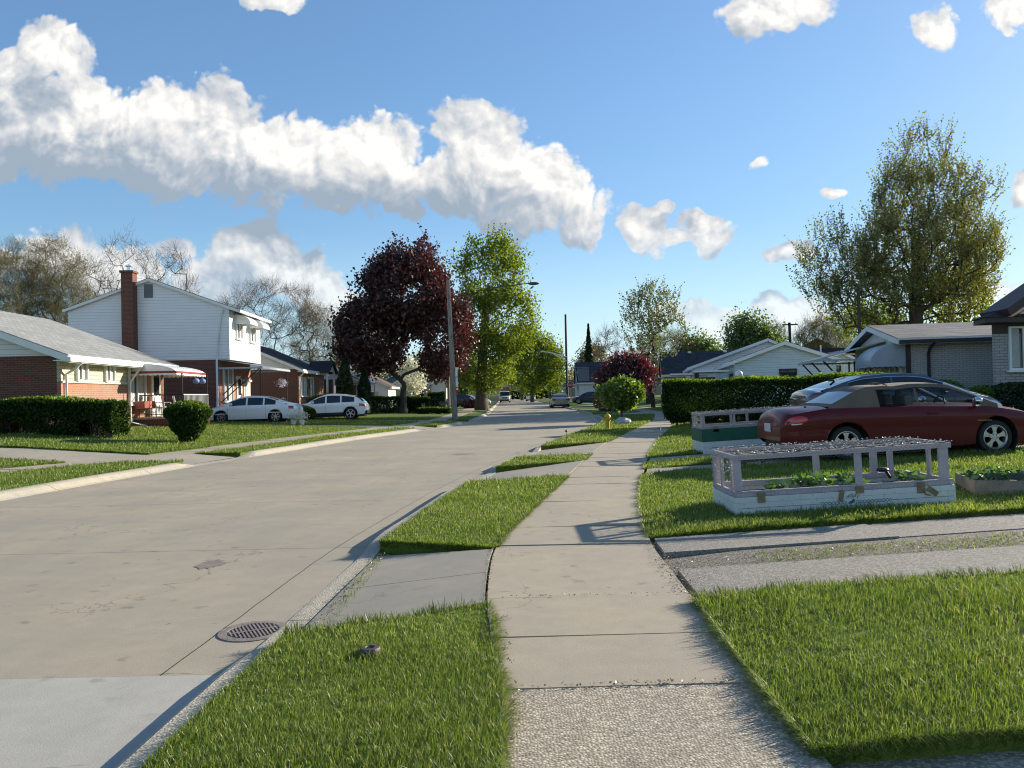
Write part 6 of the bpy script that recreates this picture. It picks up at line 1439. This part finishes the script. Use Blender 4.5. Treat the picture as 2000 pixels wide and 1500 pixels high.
# ------------------------------------------------------------------ street furniture and garden things
MT['lilac'] = noisy('lilac_paint', (.44, .385, .41), .75, .16, 6, 50, .25); MT['lilacgrey'] = noisy('grey_lilac_paint', (.36, .33, .33), .75, .2, 6, 50, .25)
m, b, o = M_('planter_white'); c = coord(b); n1 = b.noise(c, 3, 4); n2 = b.noise(c, 22, 4); z = b.sep(c)[2]
cc = b.mix(b.map(n2, .55, .78, 0, .7), (.66, .67, .63), (.27, .27, .24)); cc = b.mix(b.map(n1, .4, .7, 0, .3), cc, (.42, .45, .44)); fr = b.m('FRACT', b.m('DIVIDE', z, .135)); cc = b.mix(b.map(fr, 0, .05, .6, 0), cc, (.12, .12, .11))
pbsdf(b, o, cc, .7, bump=n2, bstr=.3, spec=.2); MT['planterwhite'] = m
MT['plantergreen'] = noisy('planter_green', (.012, .10, .055), .7, .2, 4, 40, .2); MT['wire'] = noisy('galvanised_wire', (.30, .29, .28), .5, .2, metal=.4)
MT['brass'] = noisy('old_brass', (.21, .16, .085), .6, .35, 15, 60, .3); MT['teal'] = noisy('teal_paint', (.03, .12, .16), .7, .2); MT['bulb'] = noisy('pale_bulbs', (.75, .70, .58), .4, .3, 20)
MT['drainiron'] = noisy('rusty_drain_iron', (.20, .165, .14), .75, .35, 12, 80, .4); MT['yellow'] = noisy('hydrant_yellow', (.52, .36, .01), .5, .2, 6, 40, .1); MT['rock'] = noisy('white_rock', (.42, .42, .43), .9, .3, 4, 20, .6)
MT['pole'] = bark('weathered_pole', (.27, .235, .19), 5); MT['steel'] = noisy('galvanised_steel', (.42, .43, .44), .4, .15, metal=.5); MT['redsign'] = noisy('stop_red', (.42, .02, .025), .5, .1); MT['leafy'] = leafmat('garden_leaf', (.06, .14, .02), (.14, .24, .05), .4)
def cage_planter(name, label, loc, rz, ry, Lx, Dy, hb, hc, fpost, bpost, cagem, base, group, seed=1, plants=True, bulbs=260, hinges=(), paintwork=False, squares=()):
    root = empty(name, loc, rz, label, 'planter', group); root.rotation_euler = (0, ry, rz); rs = np.random.RandomState(seed); t = .022
    for nm, z0, z1, mt, inset in base:
        mb = MB(); a = inset; mb.box(a, Lx-a, a, a+t*1.6, z0, z1); mb.box(a, Lx-a, Dy-a-t*1.6, Dy-a, z0, z1); mb.box(a, a+t*1.6, a+t*1.6+.001, Dy-a-t*1.6-.001, z0, z1); mb.box(Lx-a-t*1.6, Lx-a, a+t*1.6+.001, Dy-a-t*1.6-.001, z0, z1)
        mb.build(nm, MT[mt], root, bevel=.004)
    MB().box(.04, Lx-.04, .04, Dy-.04, -.1, hb-.05).build('soil', MT['soil'], root)
    z0, z1 = hb+.003, hb+hc; w = .075; i_ = .012
    mb = MB()   # cage: bottom rails, top rails
    for za, zb in ((z0, z0+.065), (z1-.06, z1)):
        mb.box(i_, Lx-i_, i_, i_+.035, za, zb); mb.box(i_, Lx-i_, Dy-i_-.035, Dy-i_, za, zb); mb.box(i_, i_+.035, i_+.036, Dy-i_-.036, za, zb); mb.box(Lx-i_-.035, Lx-i_, i_+.036, Dy-i_-.036, za, zb)
    mb.build('cage_frame', MT[cagem], root, bevel=.003)
    for x, ww in fpost: MB().box(x, x+ww, i_+.003, i_+.033, z0+.066, z1-.061).build('cage_post', MT[cagem], root, bevel=.003)
    for x, ww in bpost: MB().box(x, x+ww, Dy-i_-.033, Dy-i_-.003, z0+.066, z1-.061).build('cage_post', MT[cagem], root, bevel=.003)
    for x in (i_+.003, Lx-i_-.033):
        for y_ in ((.12, Dy*.55, Dy-.13) if x < .1 else (Dy*.45,)): MB().box(x, x+.03, y_, y_+.07, z0+.066, z1-.061).build('cage_post', MT[cagem], root, bevel=.003)
    # chicken wire: hexagon net over top and front rails
    a = .028; V = []; Qd = []
    def seg(p, q, r=.0011):
        p, q = Vector(p), Vector(q); d = (q-p).normalized(); u_ = d.cross(Vector((.3, .5, .8))).normalized()*r; v_ = d.cross(u_).normalized()*r; k = len(V)
        V.extend([p+u_, p-u_*.5+v_, p-u_*.5-v_, q+u_, q-u_*.5+v_, q-u_*.5-v_]); Qd.extend([(k, k+1, k+4, k+3), (k+1, k+2, k+5, k+4), (k+2, k, k+3, k+5)])
    nx_ = int(Lx/(a*1.732)); ny_ = int(Dy/(a*1.5))
    def net(fn, nx_, ny_):
        for j in range(ny_):
            for i in range(nx_):
                cx = (i+.5*(j % 2))*a*1.732; cy = j*a*1.5
                p = [fn(cx, cy), fn(cx+a*.866, cy+a*.5), fn(cx+a*1.732, cy), fn(cx+a*.866, cy+a*1.5)]; seg(p[0], p[1]); seg(p[1], p[2]); seg(p[1], p[3])
    net(lambda x, y: (min(x, Lx), min(y+.01, Dy), z1+.004+.006*sin(x*9)+.004*sin(y*11)), nx_, ny_)
    net(lambda x, y: (min(x, Lx), i_-.003, z1-.085+y), nx_, 2); net(lambda x, y: (min(x, Lx), i_-.003, z0+.0+y), nx_, 2)
    net(lambda x, y: (i_-.003, min(x, Dy), z0+y), int(Dy/(a*1.732)), int(hc/(a*1.5)))
    npmesh('chicken_wire', V, Qd, None, MT['wire'], root)
    # string of small lights strewn over the top edge
    mb = MB(); 
    for k in range(bulbs):
        e = rs.rand(); x = rs.uniform(0, Lx); y_ = rs.choice([.0, Dy, rs.uniform(0, Dy)], p=[.4, .2, .4]); z_ = z1+.012+rs.uniform(0, .012)
        if k % 9 == 0: x = rs.uniform(0, .03); y_ = rs.uniform(0, Dy); z_ = z1-rs.uniform(0, .25)
        mb.cbox((x, y_-.004*(y_ == 0), z_), (.017, .008, .007), rz=rs.uniform(0, 3), rx=rs.uniform(-.6, .6))
    tag(mb.build('fairy_lights', MT['bulb'], root), kind='stuff')
    mb = MB()
    for yy in (.0, Dy*.35, Dy): 
        pts = [(x, yy+.02*sin(x*7+yy*9)-.006, z1+.012+.008*sin(x*23)) for x in np.linspace(0, Lx, 60)]; mb.tube(pts, .003, 4)
    mb.build('light_cord', MT['black'], root)
    for (x, zz, rot_, s_) in squares: 
        mb = MB(); mb.cbox((x, Dy*.4, zz), (.055*s_, .004, .06*s_), ry=rot_); mb.tube([(x, Dy*.4, zz+.03), (x+.01, Dy*.4, z1-.01)], .0015, 3); mb.build('hanging_tag', MT['plastic'], root)
    for (x, w2, h1) in hinges: MB().box(x, x+w2, -.012, -.001, hb-h1, hb+.05).build('hinge', MT['brass'], root)
    if plants:
        for k in range(11):
            px_ = rs.uniform(.15, Lx-.2); py_ = rs.uniform(.15, Dy-.15); n = 26; th = rs.rand(n)*2*pi; rr = rs.uniform(.04, .15, n); P_ = np.stack([px_+rr*np.cos(th), py_+rr*np.sin(th), hb-.05+rs.uniform(.03, .16, n)], 1)
            V2, Q2 = quads(P_, .085, rs, 1.2, flat=1.0); npmesh('strawberry_plant' if False else 'leaf_cluster', V2, Q2, None, MT['leafy'], root)
    if paintwork:
        mb = MB(); zc = .075; f_ = -.0035
        for ph in (0, pi):
            for xa_, xb_ in ((.97, 1.27), (1.37, 1.78)):
                pts = [(x, f_, zc+.016*sin((x-xa_)*2*pi/.085+ph)) for x in np.linspace(xa_, xb_, 70)]
                for p, q in zip(pts[:-1], pts[1:]): mb.add([(p[0], f_, p[2]-.0035), (q[0], f_, q[2]-.0035), (q[0], f_, q[2]+.0035), (p[0], f_, p[2]+.0035)], [(0, 1, 2, 3)])
        mb.box(.03, .97, f_-.001, f_, zc-.002, zc+.002); mb.box(1.78, Lx-.03, f_-.001, f_, zc-.002, zc+.002)
        mb.add([(1.28, f_, .065), (1.30, f_, .08), (1.33, f_, .095), (1.35, f_, .115), (1.365, f_, .10), (1.36, f_, .08), (1.34, f_, .062), (1.31, f_, .058)], [tuple(range(8))])
        for k in range(7): x = 1.27+.02*k; mb.tube([(x, f_, .11+.01*(k % 3)), (x+.012, f_, .145+.012*(k % 2)), (x+.03, f_, .155+.01*(k % 3))], .0025, 4)
        mb.build('painted_border', MT['teal'], root)
        mb = MB(); mb.cbox((1.21, -.012, hb-.045), (.05, .006, .13), ry=.2); mb.build('hasp', MT['brass'], root); mb = MB(); mb.cbox((2.25, -.014, hb-.055), (.06, .006, .13), ry=-.9); mb.tube([(2.14, -.014, hb-.03), (2.17, -.014, hb-.085), (2.22, -.014, hb-.10)], .008, 5); mb.build('hasp', MT['brass'], root)
    return root
px0, py0 = G(1437, 1000, .10)
cage_planter('caged_planter', 'lilac framed raised planter with white painted base on the near right lawn', (px0, py0, H(px0, py0)-.01), 0, -.040, 2.52, .98, .20, .485,
    [(.014, .085), (1.40, .08), (2.36, .11)], [(.02, .08), (1.28, .08), (2.0, .09), (2.22, .07)], 'lilac', [('base_board', -.12, .20, 'planterwhite', 0)], 'caged raised planters', seed=2, bulbs=420,
    hinges=((.26, .085, .07), (1.38, .09, .03), (2.08, .09, .07)), paintwork=True, squares=((.25, .56, .5, 1.1), (.47, .57, -.4, 1.0), (1.42, .61, .2, 1.1), (1.55, .56, .5, 1.1), (1.62, .64, -.3, 1.0)))
pl = [o for o in COL.objects if o.name.startswith('caged_planter')][0]
mb = MB(); mb.tube([(2.05, .55, .25), (1.98, .5, .34)], .018, 6); mb.ball((1.93, .48, .36), .06, 10, 6, (1.3, 1, .5)); mb.build('trowel', MT['plastic'], pl, True)
px0, py0 = G(1374, 881, .14)
cage_planter('caged_planter', 'grey framed raised planter with dark green band above white base behind the convertible', (px0, py0, H(px0, py0)), .0, -.045, 2.52, .98, .52, .36,
    [(.014, .07), (.72, .04), (1.0, .05), (1.5, .05), (1.9, .05), (2.4, .09)], [(.02, .08), (.9, .06), (1.7, .06), (2.3, .07)], 'lilacgrey', [('white_base', -.12, .245, 'planterwhite', 0), ('green_band', .248, .52, 'plantergreen', -.012)], 'caged raised planters', seed=4, bulbs=200, plants=False,
    squares=((.95, .70, .4, 1.5),), hinges=((.25, .12, .06),))
# wooden box on the right edge
px0, py0 = G(1903, 955, .24); gg = H(px0, py0)
wb_ = empty('wooden_planter', (px0, py0, gg), -.30, 'low weathered wooden planter box with a dark green tray at the right edge', 'planter'); mb = MB(); mb.box(0, 1.3, 0, .03, -.08, .17); mb.box(0, 1.3, .87, .9, -.08, .17); mb.box(0, .03, .031, .869, -.08, .17); mb.box(1.27, 1.3, .031, .869, -.08, .17); mb.box(.62, .66, -.012, -.001, -.05, .16); mb.build('boards', MT['wood'], wb_, bevel=.006)
MB().box(.03, 1.27, .03, .87, -.05, .12).build('soil', MT['soil'], wb_)
mb = MB(); mb.box(.08, .62, .12, .5, .17, .185); mb.box(.08, .62, .10, .12, .17, .25); mb.box(.08, .62, .50, .52, .17, .25); mb.box(.06, .08, .10, .52, .17, .25); mb.box(.62, .64, .10, .52, .17, .25); mb.build('tray', noisy('green_tray', (.03, .06, .035), .5, .2), wb_)
rs = np.random.RandomState(9); P_ = np.concatenate([np.stack([rs.uniform(0, 1.25, 420), rs.uniform(.0, .9, 420), rs.uniform(.12, .27, 420)], 1), np.stack([rs.normal(1.0, .15, 160), rs.normal(.4, .15, 160), rs.uniform(.2, .55, 160)], 1)]); V, Qd = quads(P_, .06, rs, 1.5); npmesh('plants', V, Qd, None, MT['leafy'], wb_)
# hydrant
hx, hy = G(1187, 839, 0.0); hr = empty('fire_hydrant', (hx, hy, 0), 0, 'yellow fire hydrant in the right verge before the ball shaped shrub', 'hydrant')
MB().lathe([(.15, -.05), (.15, .02), (.095, .03), (.09, .34), (.13, .35), (.13, .38), (.105, .39), (.105, .50), (.135, .51), (.13, .54), (.09, .60), (.03, .63), (.03, .67), (.001, .68)], n=18).build('barrel', MT['yellow'], hr, True)
for a in (0, pi/2*2, -pi/2): c_, s_ = cos(a), sin(a); MB().tube([(.09*c_, .09*s_, .44), (.165*c_, .165*s_, .44)], [.042, .048], 10).build('nozzle_cap', MT['yellow'], hr, True)
rx_, ry_ = G(1217, 829, 0); rs = np.random.RandomState(6); mb = MB(); mb.ball((0, 0, .12), .34, 9, 6, (1, .8, .62)); v_ = [tuple(np.array(p)*(1+rs.uniform(-.16, .16))) for p in mb.v]; mb.v = v_; o = mb.build('white_rock', MT['rock'], None); o.location = (rx_, ry_, -.02); tag(o, 'pale grey white boulder at the foot of the ball shaped shrub', 'rock')
# ground stakes
sx_, sy_ = G(1106, 871, 0); st = empty('path_light', (sx_, sy_, 0), 0, 'small black ball on a thin stake at the kerb edge', 'stake'); MB().tube([(0, 0, -.05), (.01, 0, .40)], .008, 5).build('stem', MT['black'], st); MB().ball((.01, 0, .42), .035, 10, 8).build('ball', MT['black'], st, True)
sx_, sy_ = G(1291, 858, .03); st = empty('marker_stake', (sx_, sy_, .02), 0, 'short white flag marker stake beside the sidewalk before the hedge', 'stake'); MB().tube([(0, 0, -.05), (0, 0, .3)], .006, 5).build('stem', MT['steel'], st); MB().cbox((0, 0, .34), (.03, .008, .14)).build('marker_flag', MT['white'], st)
q = at(1979, 790, 15.5); o = MB().tube([(0, 0, -.05), (0, 0, .62)], .012, 5).build('white_stake', MT['white'], None); o.location = (q[0], q[1], q[2]+.05); tag(o, 'thin white stake standing before the dark yew at the right edge', 'stake')
# storm drain
gx_, gy_ = G(503, 1229, -.115); dr = empty('storm_drain', (-1.84, 5.38, ZR), .5, 'round rusty storm drain grate set in the gutter', 'drain')
MB().lathe([(.235, -.01), (.235, .006), (.175, .008), (.172, .0)], n=36, cap=False).build('ring', MT['drainiron'], dr)
MB().lathe([(.001, .003), (.17, .003)], n=30, cap=False).build('pit', MT['black'], dr)
mb = MB()
for k in range(-6, 7): x = k*.026; hh_ = sqrt(max(0, .168**2-x*x)); mb.cbox((x*.97, 0, .006), (.012, 2*hh_, .006), rz=.0)
mb.box(-.165, .165, -.008, .008, .0035, .0095); mb.build('grate_bars', MT['drainiron'], dr)
cx_, cy_ = G(723, 1262, .03); o = MB().lathe([(.062, -.05), (.062, .045), (.055, .06), (.03, .062), (.025, .05), (.001, .05)], n=18).build('shutoff_cap', MT['cast'], None, True); o.location = (cx_, cy_, -.035); tag(o, 'small rusty round pipe cap standing in the near verge grass', 'pipe cap')
# road marks: stain and rough patch (flush with the slabs)
for (px, py, rx2, ry2, lab) in ((412, 1102, .12, .10, ''), (908, 887, .28, .10, '')):
    x_, y_ = G(px, py, -.12); rs = np.random.RandomState(px); V = [(x_, y_, ZR+.0035)]
    for k in range(22): a = 2*pi*k/22; f_ = 1+rs.uniform(-.25, .25); V.append((x_+rx2*f_*cos(a), y_+ry2*f_*sin(a)*2, ZR+.0035))
    o = npmesh('road_stain', V, None, [(0, 1+k, 1+(k+1) % 22) for k in range(22)], noisy('stain%d' % px, (.19, .155, .13), .9, .3, 12)); tag(o, kind='structure')
# --- utility pole on the left verge
ux, uy = G(889, 820, .0); utop = Q(875, 547, uy); up_ = empty('utility_pole', (ux, uy, 0), 0, 'leaning grey wooden utility pole with a long lamp arm in the left verge', 'pole')
tx, tz = utop[0]-ux, utop[2]
MB().tube([(tx*t, 0, -.2+(tz+.2)*t) for t in np.linspace(0, 1, 8)], [.175, .165, .155, .15, .14, .13, .12, .11], 12).build('post', MT['pole'], up_, True)
la = Q(1034, 553, uy); ls = Q(878, 580, uy); P_ = [(ls[0]-ux, 0, ls[2]), (ls[0]-ux+1.2, 0, ls[2]+.12), ((ls[0]+la[0])/2-ux, 0, (ls[2]+la[2])/2+.12), (la[0]-ux, 0, la[2])]
MB().tube(P_, .026, 6).tube([(ls[0]-ux, 0, ls[2]-.7), (P_[2][0]-.4, 0, P_[2][2]-.08)], .014, 5).build('lamp_arm', MT['cast'], up_, True)
MB().ball((la[0]-ux+.25, 0, la[2]-.03), .30, 12, 8, (1.15, .5, .32)).build('lamp_head', MT['cast'], up_, True)
for k, z_ in enumerate((2.0, 2.3)): MB().box(.20+tx*z_/tz-.06, .26+tx*z_/tz, -.1, .1, z_+.3*k, z_+.3*k+.55).build('cable_guard', MT['white'], up_)
# slender post left of it
q = at(877, 800, 62); o = MB().tube([(0, 0, -.1), (0, 0, 3.4)], .12, 8).build('wooden_post', MT['pole'], None, True); o.location = q; tag(o, 'short square wooden post standing just left of the utility pole', 'post')
# --- black pole on the right with white lamp arms, stop sign, wires
kx, ky = Q(1108, 780, 94)[:2]; kt = Q(1104.5, 614, 94); kp = empty('steel_pole', (kx, ky, 0), 0, 'tall black pole with white lamp arms behind the stop sign', 'pole')
MB().tube([(0, 0, -.1), (kt[0]-kx, 0, kt[2])], [.17, .13], 10).build('post', MT['black'], kp, True)
a0 = Q(1107, 697, 94); a1 = Q(1057, 686, 94); a2 = Q(1108, 706, 94); mid = Q(1078, 690, 94)
MB().tube([(a0[0]-kx, -.1, a0[2]), (mid[0]-kx, -.1, mid[2]+.05), (a1[0]-kx, -.1, a1[2])], .07, 6).tube([(a2[0]-kx, -.1, a2[2]), (mid[0]-kx, -.1, mid[2])], .06, 6).tube([(a1[0]-kx+.3, -.1, a1[2]), (a1[0]-kx-.1, -.1, a1[2]-.03)], [.10, .06], 6).build('lamp_arm', MT['white'], kp, True)
q1 = Q(1114.5, 752, 92); sg = empty('stop_sign', (q1[0], 92, .1), 0, 'red octagonal stop sign on a thin post beside the black pole', 'sign'); zc = q1[2]-.1
MB().tube([(0, .03, -.1), (0, .03, zc+.45)], .035, 6).build('post', MT['steel'], sg)
oct_ = lambda r, y: [(r*cos(pi/8+k*pi/4), y, zc+r*sin(pi/8+k*pi/4)) for k in range(8)]
MB().prism(oct_(.44, -.02), (0, .02, 0)).build('sign_border', MT['white'], sg); MB().prism(oct_(.405, -.026), (0, .005, 0)).build('sign_face', MT['redsign'], sg)
fc = bpy.data.curves.new('stop_text', 'FONT'); fc.body = 'STOP'; fc.size = .34; fc.align_x = 'CENTER'; fc.align_y = 'CENTER'; fc.extrude = .003
fo = bpy.data.objects.new('sign_lettering', fc); COL.objects.link(fo); fo.parent = sg; fo.location = (0, -.032, zc); fo.rotation_euler = (pi/2, 0, 0); fc.materials.append(MT['white'])
bpy.context.view_layer.update(); fm_ = bpy.data.meshes.new_from_object(fo); f2 = bpy.data.objects.new('sign_lettering', fm_); COL.objects.link(f2); f2.parent = sg; f2.location = fo.location; f2.rotation_euler = fo.rotation_euler; bpy.data.objects.remove(fo); f2.name = 'sign_lettering'
MB().box(-.3, .3, -.01, .01, zc+.48, zc+.62).build('street_name_plate', noisy('sign_green', (.02, .12, .06), .5, .1), sg)
def wire(pts, r, lab):
    P_ = []
    for (p, q) in zip(pts[:-1], pts[1:]):
        p, q = Vector(p), Vector(q); n = 10
        for i in range(n+(1 if q == Vector(pts[-1]) else 0)): t = i/n; v = p.lerp(q, t); v.z -= (q-p).length*.012*4*t*(1-t); P_.append(v)
    o = MB().tube(P_, r, 4).build('overhead_wire', MT['black'], None); tag(o, lab, 'wire', 'overhead wires across the street')
for k, (py, lab) in enumerate(((714, 'upper one of the two black wires crossing the street at the black pole'), (719, 'lower one of the two black wires crossing the street at the black pole'))):
    a_ = Q(905, py+1, 96); b_ = Q(1106, py, 94.2); c_ = Q(1330, py+3, 96); wire([a_, (b_[0], 93.8, b_[2]), c_], .03, lab)
wire([(utop[0], uy, utop[2]-.6), Q(628, 603, 54)], .012, 'thin service wire running from the leaning wooden pole to the dark roofed house')
# --- wooden pole with crossarm, far right
q = at(1546, 700, 86); top_ = Q(1543, 630, 86)[2]; tp = empty('utility_pole', q, 0, 'far wooden pole with one crossarm above the pale blue house', 'pole')
MB().tube([(0, 0, -.2), (-.15, 0, top_-q[2])], .16, 8).build('post', MT['darkbark'], tp, True); MB().cbox((-.15, -.2, top_-q[2]-.25), (1.7, .12, .14)).build('crossarm', MT['darkbark'], tp)
for sx_ in (-.7, -.35, .5): MB().lathe([(.03, 0), (.05, .08), (.03, .16)], (sx_, -.2, top_-q[2]-.18), 8).build('insulator', MT['plastic'], tp)
q = at(1680, 700, 60); top_ = Q(1679, 560, 60)[2]; o = MB().tube([(0, 0, -.2), (0, 0, top_-q[2])], .13, 8).build('utility_pole', MT['darkbark'], None, True); o.location = q; tag(o, 'plain dark pole rising behind the white brick house gable', 'pole')
# --- globe lamp
q = Q(1443, 731, 36); gl_ = empty('globe_lamp', (q[0], 36, H(q[0], 36)), 0, 'white globe lamp on a post showing above the clipped hedge', 'lamp'); zz = q[2]-H(q[0], 36)
MB().tube([(0, 0, -.1), (0, 0, zz-.15)], .04, 8).build('post', MT['black'], gl_); MB().ball((0, 0, zz), .175, 18, 12).build('globe', noisy('globe_white', (.75, .72, .69), .4, .05), gl_, True)
# --- bins and pots by the left porch
for k, (px, Y, lab) in enumerate(((543, 50, 'tall dark grey wheeled bin between the two left houses'),)):
    q = at(px, 790, Y, .45); r_ = empty('wheeled_bin', q, .2, lab, 'bin'); mb = MB(); mb.add([(-.26, -.28, 0), (.26, -.28, 0), (.26, .28, 0), (-.26, .28, 0), (-.33, -.36, 1.05), (.33, -.36, 1.05), (.33, .36, 1.05), (-.33, .36, 1.05)], [(3, 2, 1, 0), (0, 1, 5, 4), (1, 2, 6, 5), (2, 3, 7, 6), (3, 0, 4, 7), (4, 5, 6, 7)]); mb.build('bin_body', noisy('bin_grey', (.05, .055, .065), .6, .15), r_, bevel=.02); MB().box(-.35, .35, -.38, .38, 1.055, 1.12).build('lid', noisy('bin_lid', (.03, .035, .04), .6, .1), r_, bevel=.02)
for k, (px, lab) in enumerate(((573, 'white flower pot nearest the white sedan tail'), (590, 'white flower pot before the low rounded bush'))):
    q = at(px, 825, 39.0-k*.3); r_ = empty('flower_pot', (q[0], q[1], q[2]), 0, lab, 'flower pot', 'white flower pots beside the left driveway'); MB().lathe([(.09, 0), (.14, .2), (.15, .22), (.12, .22)], n=14).build('pot', MT['white'], r_, True)
    rs = np.random.RandomState(k); V, Qd = quads(rs.normal(size=(260, 3))*np.array([.16, .16, .13])+np.array([0, 0, .42]), .07, rs); npmesh('flowers', V, Qd, None, MT['blossom'], r_)
# flag by the white garage
q = Q(882, 757, 104); fl = empty('flag', (q[0], 104, .1), 0, 'small red and white striped flag on the far white garage', 'flag'); mb = MB(); mb.tube([(0, 0, -.1), (0, 0, 3.4)], .03, 5); mb.build('flagpole', MT['steel'], fl)
for k in range(7): MB().box(.02, .95, -.01, .01, 1.9+k*.2, 2.1+k*.2-.002).build('stripe', MT['redsign'] if k % 2 == 0 else MT['white'], fl)
# weeds and dry clippings along the joints and lawn edges
rs = np.random.RandomState(12); P_ = []
def litter(x0, y0, x1, y1, n, w): t = rs.rand(n); P_.append(np.stack([x0+(x1-x0)*t+rs.normal(0, w, n), y0+(y1-y0)*t+rs.normal(0, w, n), np.full(n, .016)+rs.rand(n)*.012], 1))
litter(-.22, 5.6, -.22, 7.5, 160, .012); litter(-.1, 5.62, 1.2, 5.66, 60, .01); litter(0, 3.9, 1.2, 3.95, 150, .012); litter(1.27, 5.6, 1.35, 7.6, 420, .06); litter(-1.38, 5.3, -1.3, 7.8, 260, .02); litter(1.3, 6.6, 4.5, 6.8, 900, .10); litter(.0, 3.2, -.1, 5.2, 90, .02)
P_ = np.concatenate(P_); m_ = P_[:, 0] < -.9; P_[m_, 2] -= .085; m_ = P_[:, 0] > 1.5; P_[m_, 2] += .036*(P_[m_, 0]-1.27)-.0; V, Qd = quads(P_, .010, rs, 1.8, flat=2.0)
tag(npmesh('dry_clippings', V, Qd, None, leafmat('dry_clippings', (.13, .10, .055), (.30, .25, .14), .1, (1, 1, 1))), 'dry clippings and crumbs lying in the paving joints', 'clippings', kind='stuff')
# moss and grass tufts in the middle of the old drive
rs = np.random.RandomState(15); DM = []
ribbon('x', 2.1, 12, 6.50, 6.98, .2, 20, lambda x, y: H(x, y)-.055, None, s0=.055, s1=.055, link=False, data=DM)
blades(DM, 'grass', 2600, 5, 1.3, 12, hgt=(.02, .06), seed=5, mat=MT['grass'], label='sparse grass growing along the middle of the old driveway')
DM = []; ribbon('x', -1.42, -1.28, 5.3, 7.9, .2, 2, lambda x, y: -.085, None, link=False, data=DM); blades(DM, 'grass', 900, 5, 1.3, 12, hgt=(.015, .04), seed=6, mat=MT['grass'], label='weeds growing along the kerb joint')
print('T items')
